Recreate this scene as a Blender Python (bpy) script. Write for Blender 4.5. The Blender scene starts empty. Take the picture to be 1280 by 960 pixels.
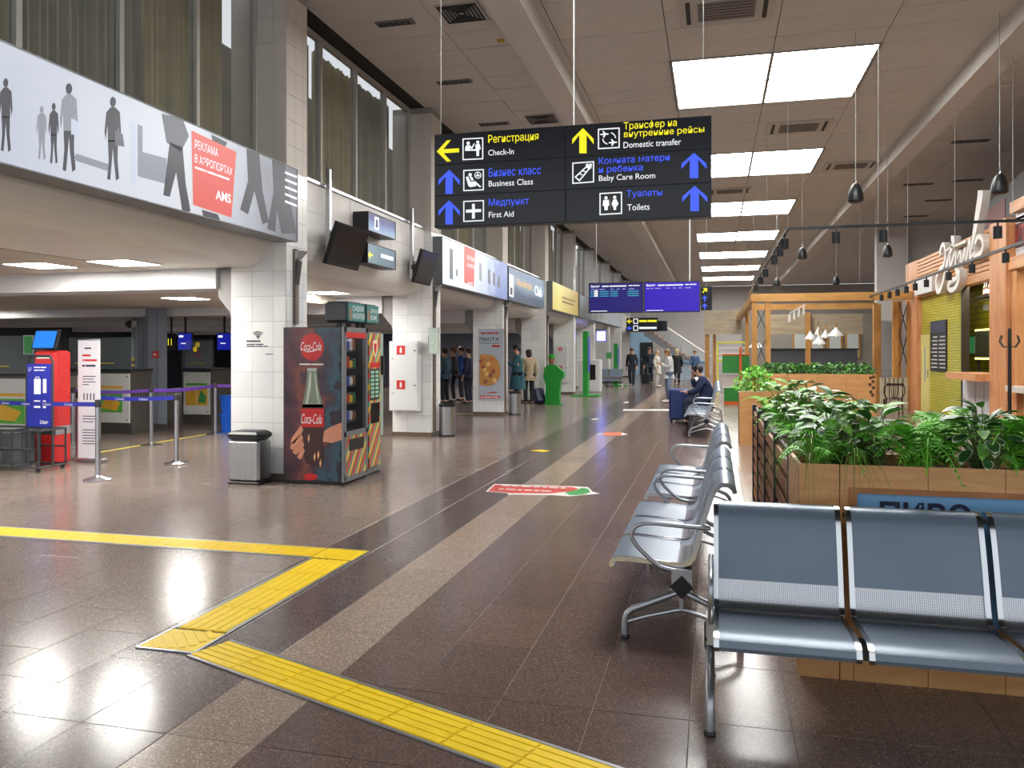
import bpy, math, random
from mathutils import Vector, Matrix
random.seed(7)
SC = bpy.context.scene
COL = SC.collection
# ---------------------------------------------------------------- camera, world, exposure
F_PX = 1000.0; CAM_H = 1.6
YAW = math.atan(0.252); CA, SA = math.cos(YAW), math.sin(YAW)
cam_d = bpy.data.cameras.new('camera'); cam = bpy.data.objects.new('camera', cam_d); COL.objects.link(cam)
cam_d.sensor_fit = 'HORIZONTAL'; cam_d.sensor_width = 36.0; cam_d.lens = 36.0*F_PX/1280.0
cam_d.shift_y = -40.0/1280.0; cam_d.clip_start = 0.05; cam_d.clip_end = 200
cam.location = (0, 0, CAM_H); cam.rotation_euler = (math.pi/2, 0, YAW)
SC.camera = cam
world = bpy.data.worlds.new('world'); SC.world = world; world.use_nodes = True
world.node_tree.nodes['Background'].inputs[0].default_value = (0.9, 0.95, 1.0, 1)
world.node_tree.nodes['Background'].inputs[1].default_value = 0.7
SC.view_settings.view_transform = 'Standard'; SC.view_settings.look = 'None'
SC.view_settings.gamma = 1.0; SC.view_settings.use_curve_mapping = False
SC.view_settings.exposure = 0.7
LIGHT_E = 13.0       # emission of the hall's ceiling lights
LOW_E = 50.0         # emission of the check-in hall's lights

# ---------------------------------------------------------------- pixel -> place (1280x960 frame)
def ray(px, py):
    u = (px-640)/F_PX; v = (440-py)/F_PX
    return Vector((-SA+u*CA, CA+u*SA, v))
def gnd(px, py, z=0.0):
    r = ray(px, py); t = (z-CAM_H)/r.z
    return Vector((r.x*t, r.y*t, z))
def onX(px, py, X):
    r = ray(px, py); t = X/r.x
    return Vector((X, r.y*t, CAM_H+r.z*t))
def onY(px, py, Y):
    r = ray(px, py); t = Y/r.y
    return Vector((r.x*t, Y, CAM_H+r.z*t))

# ---------------------------------------------------------------- materials
def srgb(r, g, b):
    def f(c):
        c /= 255.0
        return c/12.92 if c <= 0.04045 else ((c+0.055)/1.055)**2.4
    return (f(r), f(g), f(b), 1.0)
MATS = {}
def mat(name, rgb=(128,128,128), rough=0.5, metal=0.0, var=0.06, scale=6.0, emit=0.0, bump=0.0, bscale=60.0, alpha=1.0, trans=0.0, spec=0.5, stretch=None, emit_rgb=None):
    """procedural principled material: base colour broken up by noise, optional bump/emission"""
    if name in MATS: return MATS[name]
    m = bpy.data.materials.new(name); m.use_nodes = True
    nt = m.node_tree; b = nt.nodes['Principled BSDF']
    c = srgb(*rgb)
    b.inputs['Roughness'].default_value = rough; b.inputs['Metallic'].default_value = metal
    b.inputs['Specular IOR Level'].default_value = spec
    if var > 0:
        tc = nt.nodes.new('ShaderNodeTexCoord'); n = nt.nodes.new('ShaderNodeTexNoise')
        n.inputs['Scale'].default_value = scale; n.inputs['Detail'].default_value = 5
        src = tc.outputs['Object']
        if stretch:
            mp = nt.nodes.new('ShaderNodeMapping'); mp.inputs['Scale'].default_value = stretch
            nt.links.new(src, mp.inputs['Vector']); src = mp.outputs['Vector']
        nt.links.new(src, n.inputs['Vector'])
        mx = nt.nodes.new('ShaderNodeMix'); mx.data_type = 'RGBA'
        mx.inputs['A'].default_value = tuple(max(0, q*(1-2.2*var)) for q in c[:3])+(1,)
        mx.inputs['B'].default_value = tuple(min(1, q*(1+2.2*var)) for q in c[:3])+(1,)
        nt.links.new(n.outputs['Fac'], mx.inputs['Factor']); nt.links.new(mx.outputs['Result'], b.inputs['Base Color'])
    else:
        b.inputs['Base Color'].default_value = c
    if bump > 0:
        tc2 = nt.nodes.new('ShaderNodeTexCoord'); n2 = nt.nodes.new('ShaderNodeTexNoise'); n2.inputs['Scale'].default_value = bscale
        bp = nt.nodes.new('ShaderNodeBump'); bp.inputs['Strength'].default_value = bump; bp.inputs['Distance'].default_value = 0.01
        nt.links.new(tc2.outputs['Object'], n2.inputs['Vector']); nt.links.new(n2.outputs['Fac'], bp.inputs['Height']); nt.links.new(bp.outputs['Normal'], b.inputs['Normal'])
    if emit > 0:
        b.inputs['Emission Color'].default_value = srgb(*(emit_rgb or rgb)); b.inputs['Emission Strength'].default_value = emit
    if trans > 0: b.inputs['Transmission Weight'].default_value = trans
    if alpha < 1: b.inputs['Alpha'].default_value = alpha
    MATS[name] = m
    return m
def speckle_mat(name):
    """polished granite: slab colour from the mesh attribute, fine speckle, light polish"""
    m = bpy.data.materials.new(name); m.use_nodes = True; nt = m.node_tree; b = nt.nodes['Principled BSDF']
    at = nt.nodes.new('ShaderNodeAttribute'); at.attribute_name = 'slab'
    geo = nt.nodes.new('ShaderNodeNewGeometry')
    n = nt.nodes.new('ShaderNodeTexVoronoi'); n.inputs['Scale'].default_value = 170
    nt.links.new(geo.outputs['Position'], n.inputs['Vector'])
    sx = nt.nodes.new('ShaderNodeSeparateColor'); nt.links.new(n.outputs['Color'], sx.inputs[0])
    rp = nt.nodes.new('ShaderNodeValToRGB'); cr = rp.color_ramp
    cr.elements[0].position = 0.0; cr.elements[0].color = (0.62,0.58,0.56,1)
    cr.elements[1].position = 1.0; cr.elements[1].color = (2.1,2.05,2.0,1)
    for ps, cl in ((0.45, 0.92), (0.8, 1.12), (0.93, 1.35)):
        e = cr.elements.new(ps); e.color = (cl, cl, cl, 1)
    nt.links.new(sx.outputs[0], rp.inputs['Fac'])
    n2 = nt.nodes.new('ShaderNodeTexNoise'); n2.inputs['Scale'].default_value = 1.3; n2.inputs['Detail'].default_value = 4
    nt.links.new(geo.outputs['Position'], n2.inputs['Vector'])
    mx = nt.nodes.new('ShaderNodeMix'); mx.data_type = 'RGBA'; mx.blend_type = 'MULTIPLY'; mx.inputs['Factor'].default_value = 1
    nt.links.new(at.outputs['Color'], mx.inputs['A']); nt.links.new(rp.outputs['Color'], mx.inputs['B'])
    nt.links.new(mx.outputs['Result'], b.inputs['Base Color'])
    mr = nt.nodes.new('ShaderNodeMapRange'); mr.inputs['To Min'].default_value = 0.17; mr.inputs['To Max'].default_value = 0.23
    nt.links.new(n2.outputs['Fac'], mr.inputs['Value']); nt.links.new(mr.outputs['Result'], b.inputs['Roughness'])
    b.inputs['Specular IOR Level'].default_value = 0.45
    MATS[name] = m
    return m
def brick_mat(name, c1, c2, mortar, scale, bw=0.5, rh=0.25, rough=0.3, axis='YZ'):
    m = bpy.data.materials.new(name); m.use_nodes = True; nt = m.node_tree; b = nt.nodes['Principled BSDF']
    geo = nt.nodes.new('ShaderNodeNewGeometry'); sp = nt.nodes.new('ShaderNodeSeparateXYZ'); cb = nt.nodes.new('ShaderNodeCombineXYZ')
    nt.links.new(geo.outputs['Position'], sp.inputs[0])
    nt.links.new(sp.outputs[axis[0]], cb.inputs[0]); nt.links.new(sp.outputs[axis[1]], cb.inputs[1])
    br = nt.nodes.new('ShaderNodeTexBrick'); br.inputs['Scale'].default_value = scale
    br.inputs['Brick Width'].default_value = bw; br.inputs['Row Height'].default_value = rh; br.inputs['Mortar Size'].default_value = 0.012
    br.inputs['Color1'].default_value = srgb(*c1); br.inputs['Color2'].default_value = srgb(*c2); br.inputs['Mortar'].default_value = srgb(*mortar)
    nt.links.new(cb.outputs[0], br.inputs['Vector']); nt.links.new(br.outputs['Color'], b.inputs['Base Color'])
    b.inputs['Roughness'].default_value = rough
    bp = nt.nodes.new('ShaderNodeBump'); bp.inputs['Strength'].default_value = 0.5; bp.inputs['Distance'].default_value = 0.006; bp.invert = True
    nt.links.new(br.outputs['Fac'], bp.inputs['Height']); nt.links.new(bp.outputs['Normal'], b.inputs['Normal'])
    MATS[name] = m
    return m
def wood_mat(name, c1, c2, rough=0.45, stretch=(18,18,1.2)):
    m = bpy.data.materials.new(name); m.use_nodes = True; nt = m.node_tree; b = nt.nodes['Principled BSDF']
    tc = nt.nodes.new('ShaderNodeTexCoord'); mp = nt.nodes.new('ShaderNodeMapping'); mp.inputs['Scale'].default_value = stretch
    n = nt.nodes.new('ShaderNodeTexNoise'); n.inputs['Scale'].default_value = 1.6; n.inputs['Detail'].default_value = 6; n.inputs['Distortion'].default_value = 0.6
    rp = nt.nodes.new('ShaderNodeValToRGB'); rp.color_ramp.elements[0].position = 0.3; rp.color_ramp.elements[1].position = 0.72
    rp.color_ramp.elements[0].color = srgb(*c1); rp.color_ramp.elements[1].color = srgb(*c2)
    nt.links.new(tc.outputs['Object'], mp.inputs['Vector']); nt.links.new(mp.outputs['Vector'], n.inputs['Vector'])
    nt.links.new(n.outputs['Fac'], rp.inputs['Fac']); nt.links.new(rp.outputs['Color'], b.inputs['Base Color']); b.inputs['Roughness'].default_value = rough
    MATS[name] = m
    return m

# ---------------------------------------------------------------- mesh builder
class MB:
    """collects shapes in world (or thing-local) coordinates and builds ONE mesh object"""
    def __init__(s): s.v = []; s.f = []; s.smooth = False
    def add(s, vs, fs):
        o = len(s.v); s.v += [tuple(q) for q in vs]; s.f += [tuple(i+o for i in f) for f in fs]; return s
    def box(s, a, b):
        x0,y0,z0 = (min(a[i],b[i]) for i in range(3)); x1,y1,z1 = (max(a[i],b[i]) for i in range(3))
        return s.add([(x0,y0,z0),(x1,y0,z0),(x1,y1,z0),(x0,y1,z0),(x0,y0,z1),(x1,y0,z1),(x1,y1,z1),(x0,y1,z1)],
                     [(3,2,1,0),(4,5,6,7),(0,1,5,4),(1,2,6,5),(2,3,7,6),(3,0,4,7)])
    def bbox(s, a, b, r=0.01):
        """box with chamfered vertical and top edges"""
        x0,y0,z0 = (min(a[i],b[i]) for i in range(3)); x1,y1,z1 = (max(a[i],b[i]) for i in range(3))
        def ring(ins, z): 
            k = r*0.999
            X0,X1,Y0,Y1 = x0+ins,x1-ins,y0+ins,y1-ins
            return [(X0+k,Y0,z),(X1-k,Y0,z),(X1,Y0+k,z),(X1,Y1-k,z),(X1-k,Y1,z),(X0+k,Y1,z),(X0,Y1-k,z),(X0,Y0+k,z)]
        rs = [ring(r,z0),ring(0,z0+r),ring(0,z1-r),ring(r,z1)]
        vs = sum(rs, []); fs = []
        for k in range(3):
            for i in range(8): j=(i+1)%8; fs.append((k*8+i,k*8+j,k*8+8+j,k*8+8+i))
        fs.append(tuple(range(7,-1,-1))); fs.append(tuple(range(24,32)))
        return s.add(vs, fs)
    def obox(s, c, ax, ay, az):
        """oriented box: centre and three half-axis vectors"""
        c = Vector(c); ax=Vector(ax); ay=Vector(ay); az=Vector(az); vs = []
        for k in (-1,1):
            for i,j in ((-1,-1),(1,-1),(1,1),(-1,1)): vs.append(c+ax*i+ay*j+az*k)
        return s.add(vs, [(3,2,1,0),(4,5,6,7),(0,1,5,4),(1,2,6,5),(2,3,7,6),(3,0,4,7)])
    def bar(s, p, q, w, h=None, up=(0,0,1)):
        p=Vector(p); q=Vector(q); h = h or w; d=(q-p); L=d.length; d.normalize(); up=Vector(up)
        if abs(d.dot(up))>0.98: up=Vector((1,0,0))
        sx=d.cross(up).normalized(); sz=sx.cross(d).normalized()
        return s.obox((p+q)/2, sx*w/2, d*L/2, sz*h/2)
    def tube(s, pts, r, n=8, caps=True):
        pts=[Vector(p) for p in pts]; rr = r if isinstance(r,(list,tuple)) else [r]*len(pts)
        m=len(pts); ref=None; vs=[]; fs=[]
        for i,p in enumerate(pts):
            t=(pts[min(i+1,m-1)]-pts[max(i-1,0)])
            if t.length<1e-9: t=Vector((0,0,1))
            t.normalize()
            if ref is None: ref = Vector((1,0,0)) if abs(t.x)<0.8 else Vector((0,1,0))
            a=(ref-t*ref.dot(t)).normalized(); b=t.cross(a); ref=a
            for k in range(n):
                an=2*math.pi*k/n; vs.append(p+(a*math.cos(an)+b*math.sin(an))*rr[i])
        for i in range(m-1):
            for k in range(n):
                j=(k+1)%n; fs.append((i*n+k,i*n+j,(i+1)*n+j,(i+1)*n+k))
        if caps: fs.append(tuple(range(n-1,-1,-1))); fs.append(tuple((m-1)*n+k for k in range(n)))
        return s.add(vs, fs)
    def lathe(s, c, prof, n=20, axis='z'):
        """prof: list of (r, h) from bottom to top about a vertical axis through c"""
        vs=[]; fs=[]; c=Vector(c)
        for r,h in prof:
            for k in range(n):
                an=2*math.pi*k/n; vs.append(c+Vector((r*math.cos(an), r*math.sin(an), h)))
        m=len(prof)
        for i in range(m-1):
            for k in range(n):
                j=(k+1)%n; fs.append((i*n+k,i*n+j,(i+1)*n+j,(i+1)*n+k))
        fs.append(tuple(range(n-1,-1,-1))); fs.append(tuple((m-1)*n+k for k in range(n)))
        return s.add(vs, fs)
    def ellipsoid(s, c, r, n=12, m=8):
        c=Vector(c); prof=[]
        vs=[]; fs=[]
        for i in range(m+1):
            t=-math.pi/2+math.pi*i/m
            for k in range(n):
                a=2*math.pi*k/n; vs.append((c.x+r[0]*math.cos(t)*math.cos(a), c.y+r[1]*math.cos(t)*math.sin(a), c.z+r[2]*math.sin(t)))
        for i in range(m):
            for k in range(n):
                j=(k+1)%n; fs.append((i*n+k,i*n+j,(i+1)*n+j,(i+1)*n+k))
        return s.add(vs, fs)
    def prism(s, pts, d):
        """planar polygon (world points) extruded by vector d"""
        pts=[Vector(p) for p in pts]; d=Vector(d); n=len(pts)
        fs=[tuple(range(n)), tuple(range(2*n-1,n-1,-1))]
        for i in range(n): j=(i+1)%n; fs.append((i,n+i,n+j,j))
        return s.add(pts+[p+d for p in pts], fs)
    def sheet(s, rows):
        """grid of points rows[i][j] as a surface"""
        m=len(rows); n=len(rows[0]); fs=[]
        for i in range(m-1):
            for j in range(n-1): fs.append((i*n+j,i*n+j+1,(i+1)*n+j+1,(i+1)*n+j))
        return s.add([p for r in rows for p in r], fs)
    def mesh(s, name, m=None, off=(0,0,0)):
        me = bpy.data.meshes.new(name); ox,oy,oz = off
        me.from_pydata([(v[0]-ox,v[1]-oy,v[2]-oz) for v in s.v], [], s.f); 
        if s.smooth:
            me.polygons.foreach_set('use_smooth', [True]*len(me.polygons))
            if hasattr(me,'set_sharp_from_angle'): me.set_sharp_from_angle(angle=0.7)
        if m: me.materials.append(m)
        me.update(); return me
    def build(s, name, m, parent=None, world=True, smooth=False):
        s.smooth = smooth
        off = origin_of(parent) if (world and parent) else (0,0,0)
        return link(name, s.mesh(name, m, off), parent)
def origin_of(o):
    p = Vector((0,0,0))
    while o is not None: p = p + o.location; o = o.parent
    return p
def link(name, data, parent=None, loc=None):
    o = bpy.data.objects.new(name, data); COL.objects.link(o)
    if parent: o.parent = parent
    if loc is not None: o.location = loc
    return o
def tag(o, label=None, cat=None, group=None, kind=None):
    if label: o['label'] = label
    if cat: o['category'] = cat
    if group: o['group'] = group
    if kind: o['kind'] = kind
    return o
def thing(name, label, cat, loc=(0,0,0), group=None, rz=0.0):
    o = link(name, None, None, loc); o.rotation_euler = (0,0,rz); o.empty_display_size = 0.1
    return tag(o, label, cat, group)
def B(name, m, a, b, parent=None): return MB().box(a,b).build(name, m, parent)
def copy_tree(o, parent=None):
    c = o.copy(); COL.objects.link(c)
    if parent: c.parent = parent
    for ch in o.children: copy_tree(ch, c)
    return c
TEXT_CACHE = {}
def text_mesh(body, bold=0.0, shear=0.0, spacing=1.0):
    key = (body, bold, shear, spacing)
    if key in TEXT_CACHE: return TEXT_CACHE[key]
    cu = bpy.data.curves.new('lettering', 'FONT'); cu.body = body; cu.offset = bold; cu.shear = shear; cu.space_character = spacing; cu.resolution_u = 3
    o = bpy.data.objects.new('lettering', cu)
    src = o.to_mesh()
    vs = [tuple(v.co) for v in src.vertices]; fs = [tuple(p.vertices) for p in src.polygons]
    o.to_mesh_clear()
    bpy.data.objects.remove(o); bpy.data.curves.remove(cu)
    TEXT_CACHE[key] = (vs, fs)
    return vs, fs
def text(body, m, parent, o, right, up, w=None, h=None, depth=0.002, bold=0.0, shear=0.0, name='lettering', thick=0.0, spacing=1.0):
    """flat lettering: lower-left corner o, fitted to width w (and/or height h) along unit vectors right / up"""
    vs, fs = text_mesh(body, bold, shear, spacing)
    if not vs: return None
    x0=min(v[0] for v in vs); x1=max(v[0] for v in vs); y0=min(v[1] for v in vs); y1=max(v[1] for v in vs)
    right=Vector(right).normalized(); up=Vector(up).normalized(); nrm=right.cross(up)
    sx = w/(x1-x0) if w else h/(y1-y0); sy = h/(y1-y0) if h else sx
    o=Vector(o)+nrm*depth
    P=[o+right*((v[0]-x0)*sx)+up*((v[1]-y0)*sy) for v in vs]
    mb=MB().add(P, fs)
    return mb.build(name, m, parent)
def line(words, m, parent, o, right, up, w, h, depth=0.002):
    """print too small to read in the photograph: one plain stroke per word; words = relative word lengths"""
    right=Vector(right).normalized(); up=Vector(up).normalized(); n=right.cross(up); o=Vector(o)+n*depth
    tot=sum(words)+.5*(len(words)-1); x=0.0
    for wd in words:
        a=o+right*(w*x/tot)+up*(h*.15); d=right*(w*wd/tot); u=up*(h*.7)
        MB().add([a,a+d,a+d+u,a+u],[(0,1,2,3)]).build('print_line', m, parent); x+=wd+.5
def flat(name, m, parent, pts, d): return MB().prism(pts, d).build(name, m, parent)
X_, Y_, Z_ = Vector((1,0,0)), Vector((0,1,0)), Vector((0,0,1))

# common materials
M_white = mat('white_paint', (214,214,212), 0.45, var=0.03)
M_black = mat('black_plastic', (22,22,24), 0.4, var=0.05)
M_steel = mat('brushed_steel', (190,192,196), 0.28, 1.0, var=0.05, scale=30)
M_chrome = mat('polished_aluminium', (205,208,212), 0.18, 1.0, var=0.03)
M_dgrey = mat('dark_grey_metal', (62,64,68), 0.4, 0.4)
M_wire = mat('wire_grey', (150,150,150), 0.4, 0.6, var=0)
# ================================================================ STRUCTURE
CEIL = 6.2; LOWC = 2.66; WINX = -5.6; YEND = 58.0
COLY = [8.95 + 5.25*i for i in range(-1, 9)]      # front faces of the columns
# ---- floor of granite slabs
def slab_mesh(w, l, col, name='floor_slab'):
    mb = MB(); b=0.0015
    mb.add([(b,b,0),(w-b,b,0),(w-b,l-b,0),(b,l-b,0),(0,0,-0.0015),(w,0,-0.0015),(w,l,-0.0015),(0,l,-0.0015),(0,0,-.02),(w,0,-.02),(w,l,-.02),(0,l,-.02)],
           [(0,1,2,3),(4,5,1,0),(5,6,2,1),(6,7,3,2),(7,4,0,3),(8,9,5,4),(9,10,6,5),(10,11,7,6),(11,8,4,7)])
    me = mb.mesh(name, MATS['granite']); ca = me.color_attributes.new('slab', 'FLOAT_COLOR', 'CORNER')
    ca.data.foreach_set('color', list(col)*len(ca.data)); return me
speckle_mat('granite')
GR = {'dark': (92,80,78), 'light': (150,132,119), 'left': (130,117,110), 'brown': (103,84,77), 'right': (128,110,100)}
def zone(x):
    if x < -3.09: return 'left'
    if x < -2.22: return 'dark'
    if x < -1.80: return 'light'
    if x < -0.10: return 'brown'
    return 'right'
floor = tag(B('floor', mat('grout', (150,142,134), 0.7), (-23,-3,-0.12), (13,YEND,-0.0035)), kind='structure')
PW, PL = 0.425, 0.66; J = 0.003
slabs = []
for i in range(-54, 38):
    x = -0.10 + PW*i - 0.0
    for j in range(0, 86):
        y = -0.4 + PL*j + (0.0 if i % 2 else 0.33)*(1 if x < -3.1 else 0)
        slabs.append((x, y))
def in_view(x, y):
    xc = x*CA+y*SA; d = -x*SA+y*CA
    if d < 0.5: return False
    px = 640+F_PX*xc/d; py = 440+F_PX*CAM_H/d
    return -80 < px < 1360 and py < 1010
vis = [s for s in slabs if in_view(s[0]+.2, s[1]+.3)]
vis.sort(key=lambda s: (s[0]+.2)**2+(s[1]+.3)**2)
near = set(vis[:300])
SLABM = {}
def slab_col(kind):
    c = srgb(*GR[kind]); k = random.choice((0.93, 0.97, 1.0, 1.03, 1.07))
    red = random.choice((1.0, 1.0, 1.0, 1.03))
    return (kind, k, red), (c[0]*k*red, c[1]*k, c[2]*k*(2-red), 1.0)
for s in vis[:300]:
    key, c = slab_col(zone(s[0]+.2))
    if key not in SLABM: SLABM[key] = slab_mesh(PW-J, PL-J, c)
    link('floor_slab', SLABM[key], floor, (s[0], s[1], 0))
mb = MB(); cols = []
for s in slabs:
    if s in near or s[0] > 12.5 or s[0] < -22.9 or s[1] < -2: continue
    x, y = s; w, l = PW-J, PL-J; mb.add([(x,y,0),(x+w,y,0),(x+w,y+l,0),(x,y+l,0)], [(0,1,2,3)])
    cols += list(slab_col(zone(x+.2))[1])*4
me = mb.mesh('floor_slabs', MATS['granite']); ca = me.color_attributes.new('slab','FLOAT_COLOR','CORNER'); ca.data.foreach_set('color', cols)
tag(link('floor_slabs', me, floor), kind='stuff')

# ---- ceilings
M_ceil = mat('ceiling_panel', (196,192,187), 0.75, var=0.05, scale=2.0)
M_ceil2 = mat('ceiling_panel_warm', (198,193,186), 0.75, var=0.05, scale=2.0)
M_void = mat('ceiling_void', (40,38,36), 0.9)
ceiling = tag(B('ceiling', M_void, (-5.75,-3,CEIL+0.02), (13,YEND,CEIL+0.25)), kind='structure')
LX = [-0.66, 0.88, 2.42]
LY0, LP, LL = 12.89, 6.28, 2.55
lights_y = [LY0+LP*i for i in range(-1, 7)]
cp = []
for i in range(-4, 9):
    x = LX[0]+1.54*i
    for j in range(-12, 72):
        y = LY0+0.6375*j
        if x < WINX-0.5 or x > 12.5 or y > YEND-.6: continue
        if i in (0,1) and any(ly-0.01 <= y < ly+LL-0.1 for ly in lights_y): continue
        cp.append((x,y))
def cview(x,y):
    xc=x*CA+y*SA; d=-x*SA+y*CA
    if d<0.5: return False
    px=640+F_PX*xc/d; py=440-F_PX*(CEIL-CAM_H)/d
    return -150<px<1430 and py>-40
vis=[c for c in cp if cview(c[0]+.7,c[1]+.3)]; vis.sort(key=lambda c:(c[0]+.7)**2+(c[1]+.3)**2); nearc=set(vis[:300])
cm=[MB().box((0.006,0.005,0),(1.534,0.632,0.018)).mesh('ceiling_panel', m_) for m_ in (M_ceil, M_ceil, M_ceil2)]
for c in vis[:300]:
    link('ceiling_panel', random.choice(cm), ceiling, (c[0],c[1],CEIL+random.choice((0,0,0.001,-0.003))))
mb=MB()
for c in cp:
    if c in nearc: continue
    mb.box((c[0]+.006,c[1]+.005,CEIL),(c[0]+1.534,c[1]+.632,CEIL+.018))
tag(mb.build('ceiling_panels', M_ceil, ceiling), kind='stuff')
M_beam = mat('beam_paint', (200,195,189), 0.6, var=0.03)
for x0,x1 in ((-2.75,-2.3),(3.9,4.3)):
    tag(B('trim_%d' % (1 if x0<0 else 2), M_beam, (x0,-2,5.9),(x1,YEND,CEIL+.01)), kind='structure')

# ---- check-in hall low ceiling
LOWB = 2.5     # ceiling of the check-in hall beyond the first beam
low = tag(MB().box((-24,-2,LOWC+0.016),(-6.1,8.95,LOWC+0.3)).box((-24,9.2,LOWB+0.016),(-7.1,YEND,LOWC+0.3)).build('ceiling_checkin', mat('low_ceiling_paint',(196,188,176),.7)), kind='structure')
def lowz(y): return LOWC if y < 8.9 else LOWB
M_low = mat('low_ceiling_panel', (196,188,176), 0.7, var=0.04, scale=2)
low_lights = []
for px,py,zc in ((52,333.5,LOWC),(160,329.3,LOWC),(226,371.5,LOWB),(70,402.5,LOWB),(264,410.6,LOWB)):
    p = gnd(px,py,zc); low_lights.append((-7.7-0.6*round((-7.4-p.x)/0.6), 0.6*round((p.y-.3)/0.6)))
low_lights += [(-7.0,12.8)]+[(-7.7,4.2),(-11.3,4.2),(-14.9,4.2),(-15.5,13.2),(-12.5,21.6),(-8.9,25.2),(-8.9,31.2),(-12.5,31.2)]
lt=[]
for i in range(29):
    x=-7.7-0.6*i
    for j in range(3,64):
        y=0.6*j
        if any(abs(x-lx)<.1 and abs(y-ly)<.1 for lx,ly in low_lights): continue
        lt.append((x,y))
def lview(x,y):
    xc=x*CA+y*SA; d=-x*SA+y*CA
    if d<0.5: return False
    px=640+F_PX*xc/d; return -60<px<660
vis=[c for c in lt if lview(c[0]+.3,c[1]+.3)]; vis.sort(key=lambda c:(c[0])**2+(c[1])**2); nearl=set(vis[:300])
lm=MB().box((0.004,0.004,0),(0.596,0.596,0.015)).mesh('ceiling_tile', M_low)
for c in vis[:300]: link('ceiling_tile', lm, low, (c[0],c[1],lowz(c[1])))
mb=MB()
for c in lt:
    if c not in nearl: mb.box((c[0]+.004,c[1]+.004,lowz(c[1])),(c[0]+.596,c[1]+.596,lowz(c[1])+.015))
tag(mb.build('ceiling_tiles', M_low, low), kind='stuff')
M_lowlamp = mat('low_lamp_diffuser', (255,252,245), 0.5, emit=LOW_E, var=0)
for n,(x,y) in enumerate(dict.fromkeys(low_lights)):
    o = thing('recessed_light', (['square recessed ceiling light at the far left above check-in','square recessed ceiling light just left of the first tiled column',
        'recessed light behind the white ceiling beam','thin-looking recessed light above the blue kiosk screen','recessed light above check-in desk eleven','recessed light seen past the vending machine']+['recessed light in the check-in hall ceiling outside the view']*9)[n], 'ceiling light', (x+.3,y+.3,lowz(y) if x<-7.05 else LOWC), 'recessed lights of the check-in hall')
    MB().box((-.3,-.3,-.006),(.3,-.28,.02)).box((-.3,.28,-.006),(.3,.3,.02)).box((-.3,-.28,-.006),(-.28,.28,.02)).box((.28,-.28,-.006),(.3,.28,.02)).build('frame', M_white, o, world=False)
    MB().box((-.28,-.28,0),(.28,.28,.012)).build('diffuser', M_lowlamp, o, world=False)
M_lowbeam = mat('low_beam_paint', (206,206,208), 0.5, var=0.02)
for k,y in enumerate(COLY[:6]):
    mb=MB().box((-24,y,2.41 if k<2 else 2.34),(-6.14,y+.5,LOWC+.015)); tag(mb.build('trim_%d' % (3+k), M_lowbeam), kind='structure')

# ---- walls
M_dark = mat('dark_checkin_wall', (44,48,58), 0.4, var=0.06)
tag(B('wall_left', M_dark, (-23.2,-2,0),(-23,YEND,LOWC)), kind='structure')
M_wall = mat('grey_wall', (196,193,190), 0.7, var=0.04, scale=1.5)
tag(B('wall_checkin_end', mat('checkin_end_wall',(96,104,120),.6), (-23,36,0),(-6.0,36.2,LOWC)), kind='structure')
tag(B('wall_end', M_wall, (-6,YEND,0),(13,YEND+.3,CEIL)), kind='structure')
tag(B('wall_right', M_wall, (12.8,4,0),(13,YEND,CEIL)), kind='structure')
tag(B('wall_behind_cafe', mat('pale_concrete',(206,202,198),0.75,var=0.05,scale=1.2), (5.9,31,0),(12.8,31.3,CEIL)), kind='structure')
tag(B('wall_behind_cafe_pillar', MATS['pale_concrete'], (5.6,30.6,0),(6.6,31,CEIL)), kind='structure')
# fascia between columns: panels over a rounded soffit
M_fascia = mat('fascia_panel', (220,217,213), 0.4, var=0.02)
prof=[(-5.6,3.9),(-5.3,3.9),(-5.3,3.1)]+[(-5.7+.4*math.cos(t),3.1-.43*math.sin(t)) for t in [math.pi/2*k/8 for k in range(1,9)]]+[(-7.1,LOWC+.01),(-7.1,2.9),(-5.65,3.4)]
for k,y in enumerate(COLY[:-1]):
    y0=y+.52; y1=COLY[k+1]
    mb=MB().prism([(x,y0,z) for x,z in prof],(0,y1-y0,0))
    o=tag(mb.build('wall_fascia', M_fascia), kind='structure')
    if k<4:
        n=3; st=(y1-y0)/n
        for q in range(n):
            B('panel', M_fascia, (-5.3,y0+st*q+.004,3.5),(-5.292,y0+st*(q+1)-.004,3.895), o)
            B('panel', M_fascia, (-5.3,y0+st*q+.004,3.1),(-5.292,y0+st*(q+1)-.004,3.492), o)
    B('sill_rail', M_steel, (-5.33,y0,3.9),(-5.26,y1,3.94), o)
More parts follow.
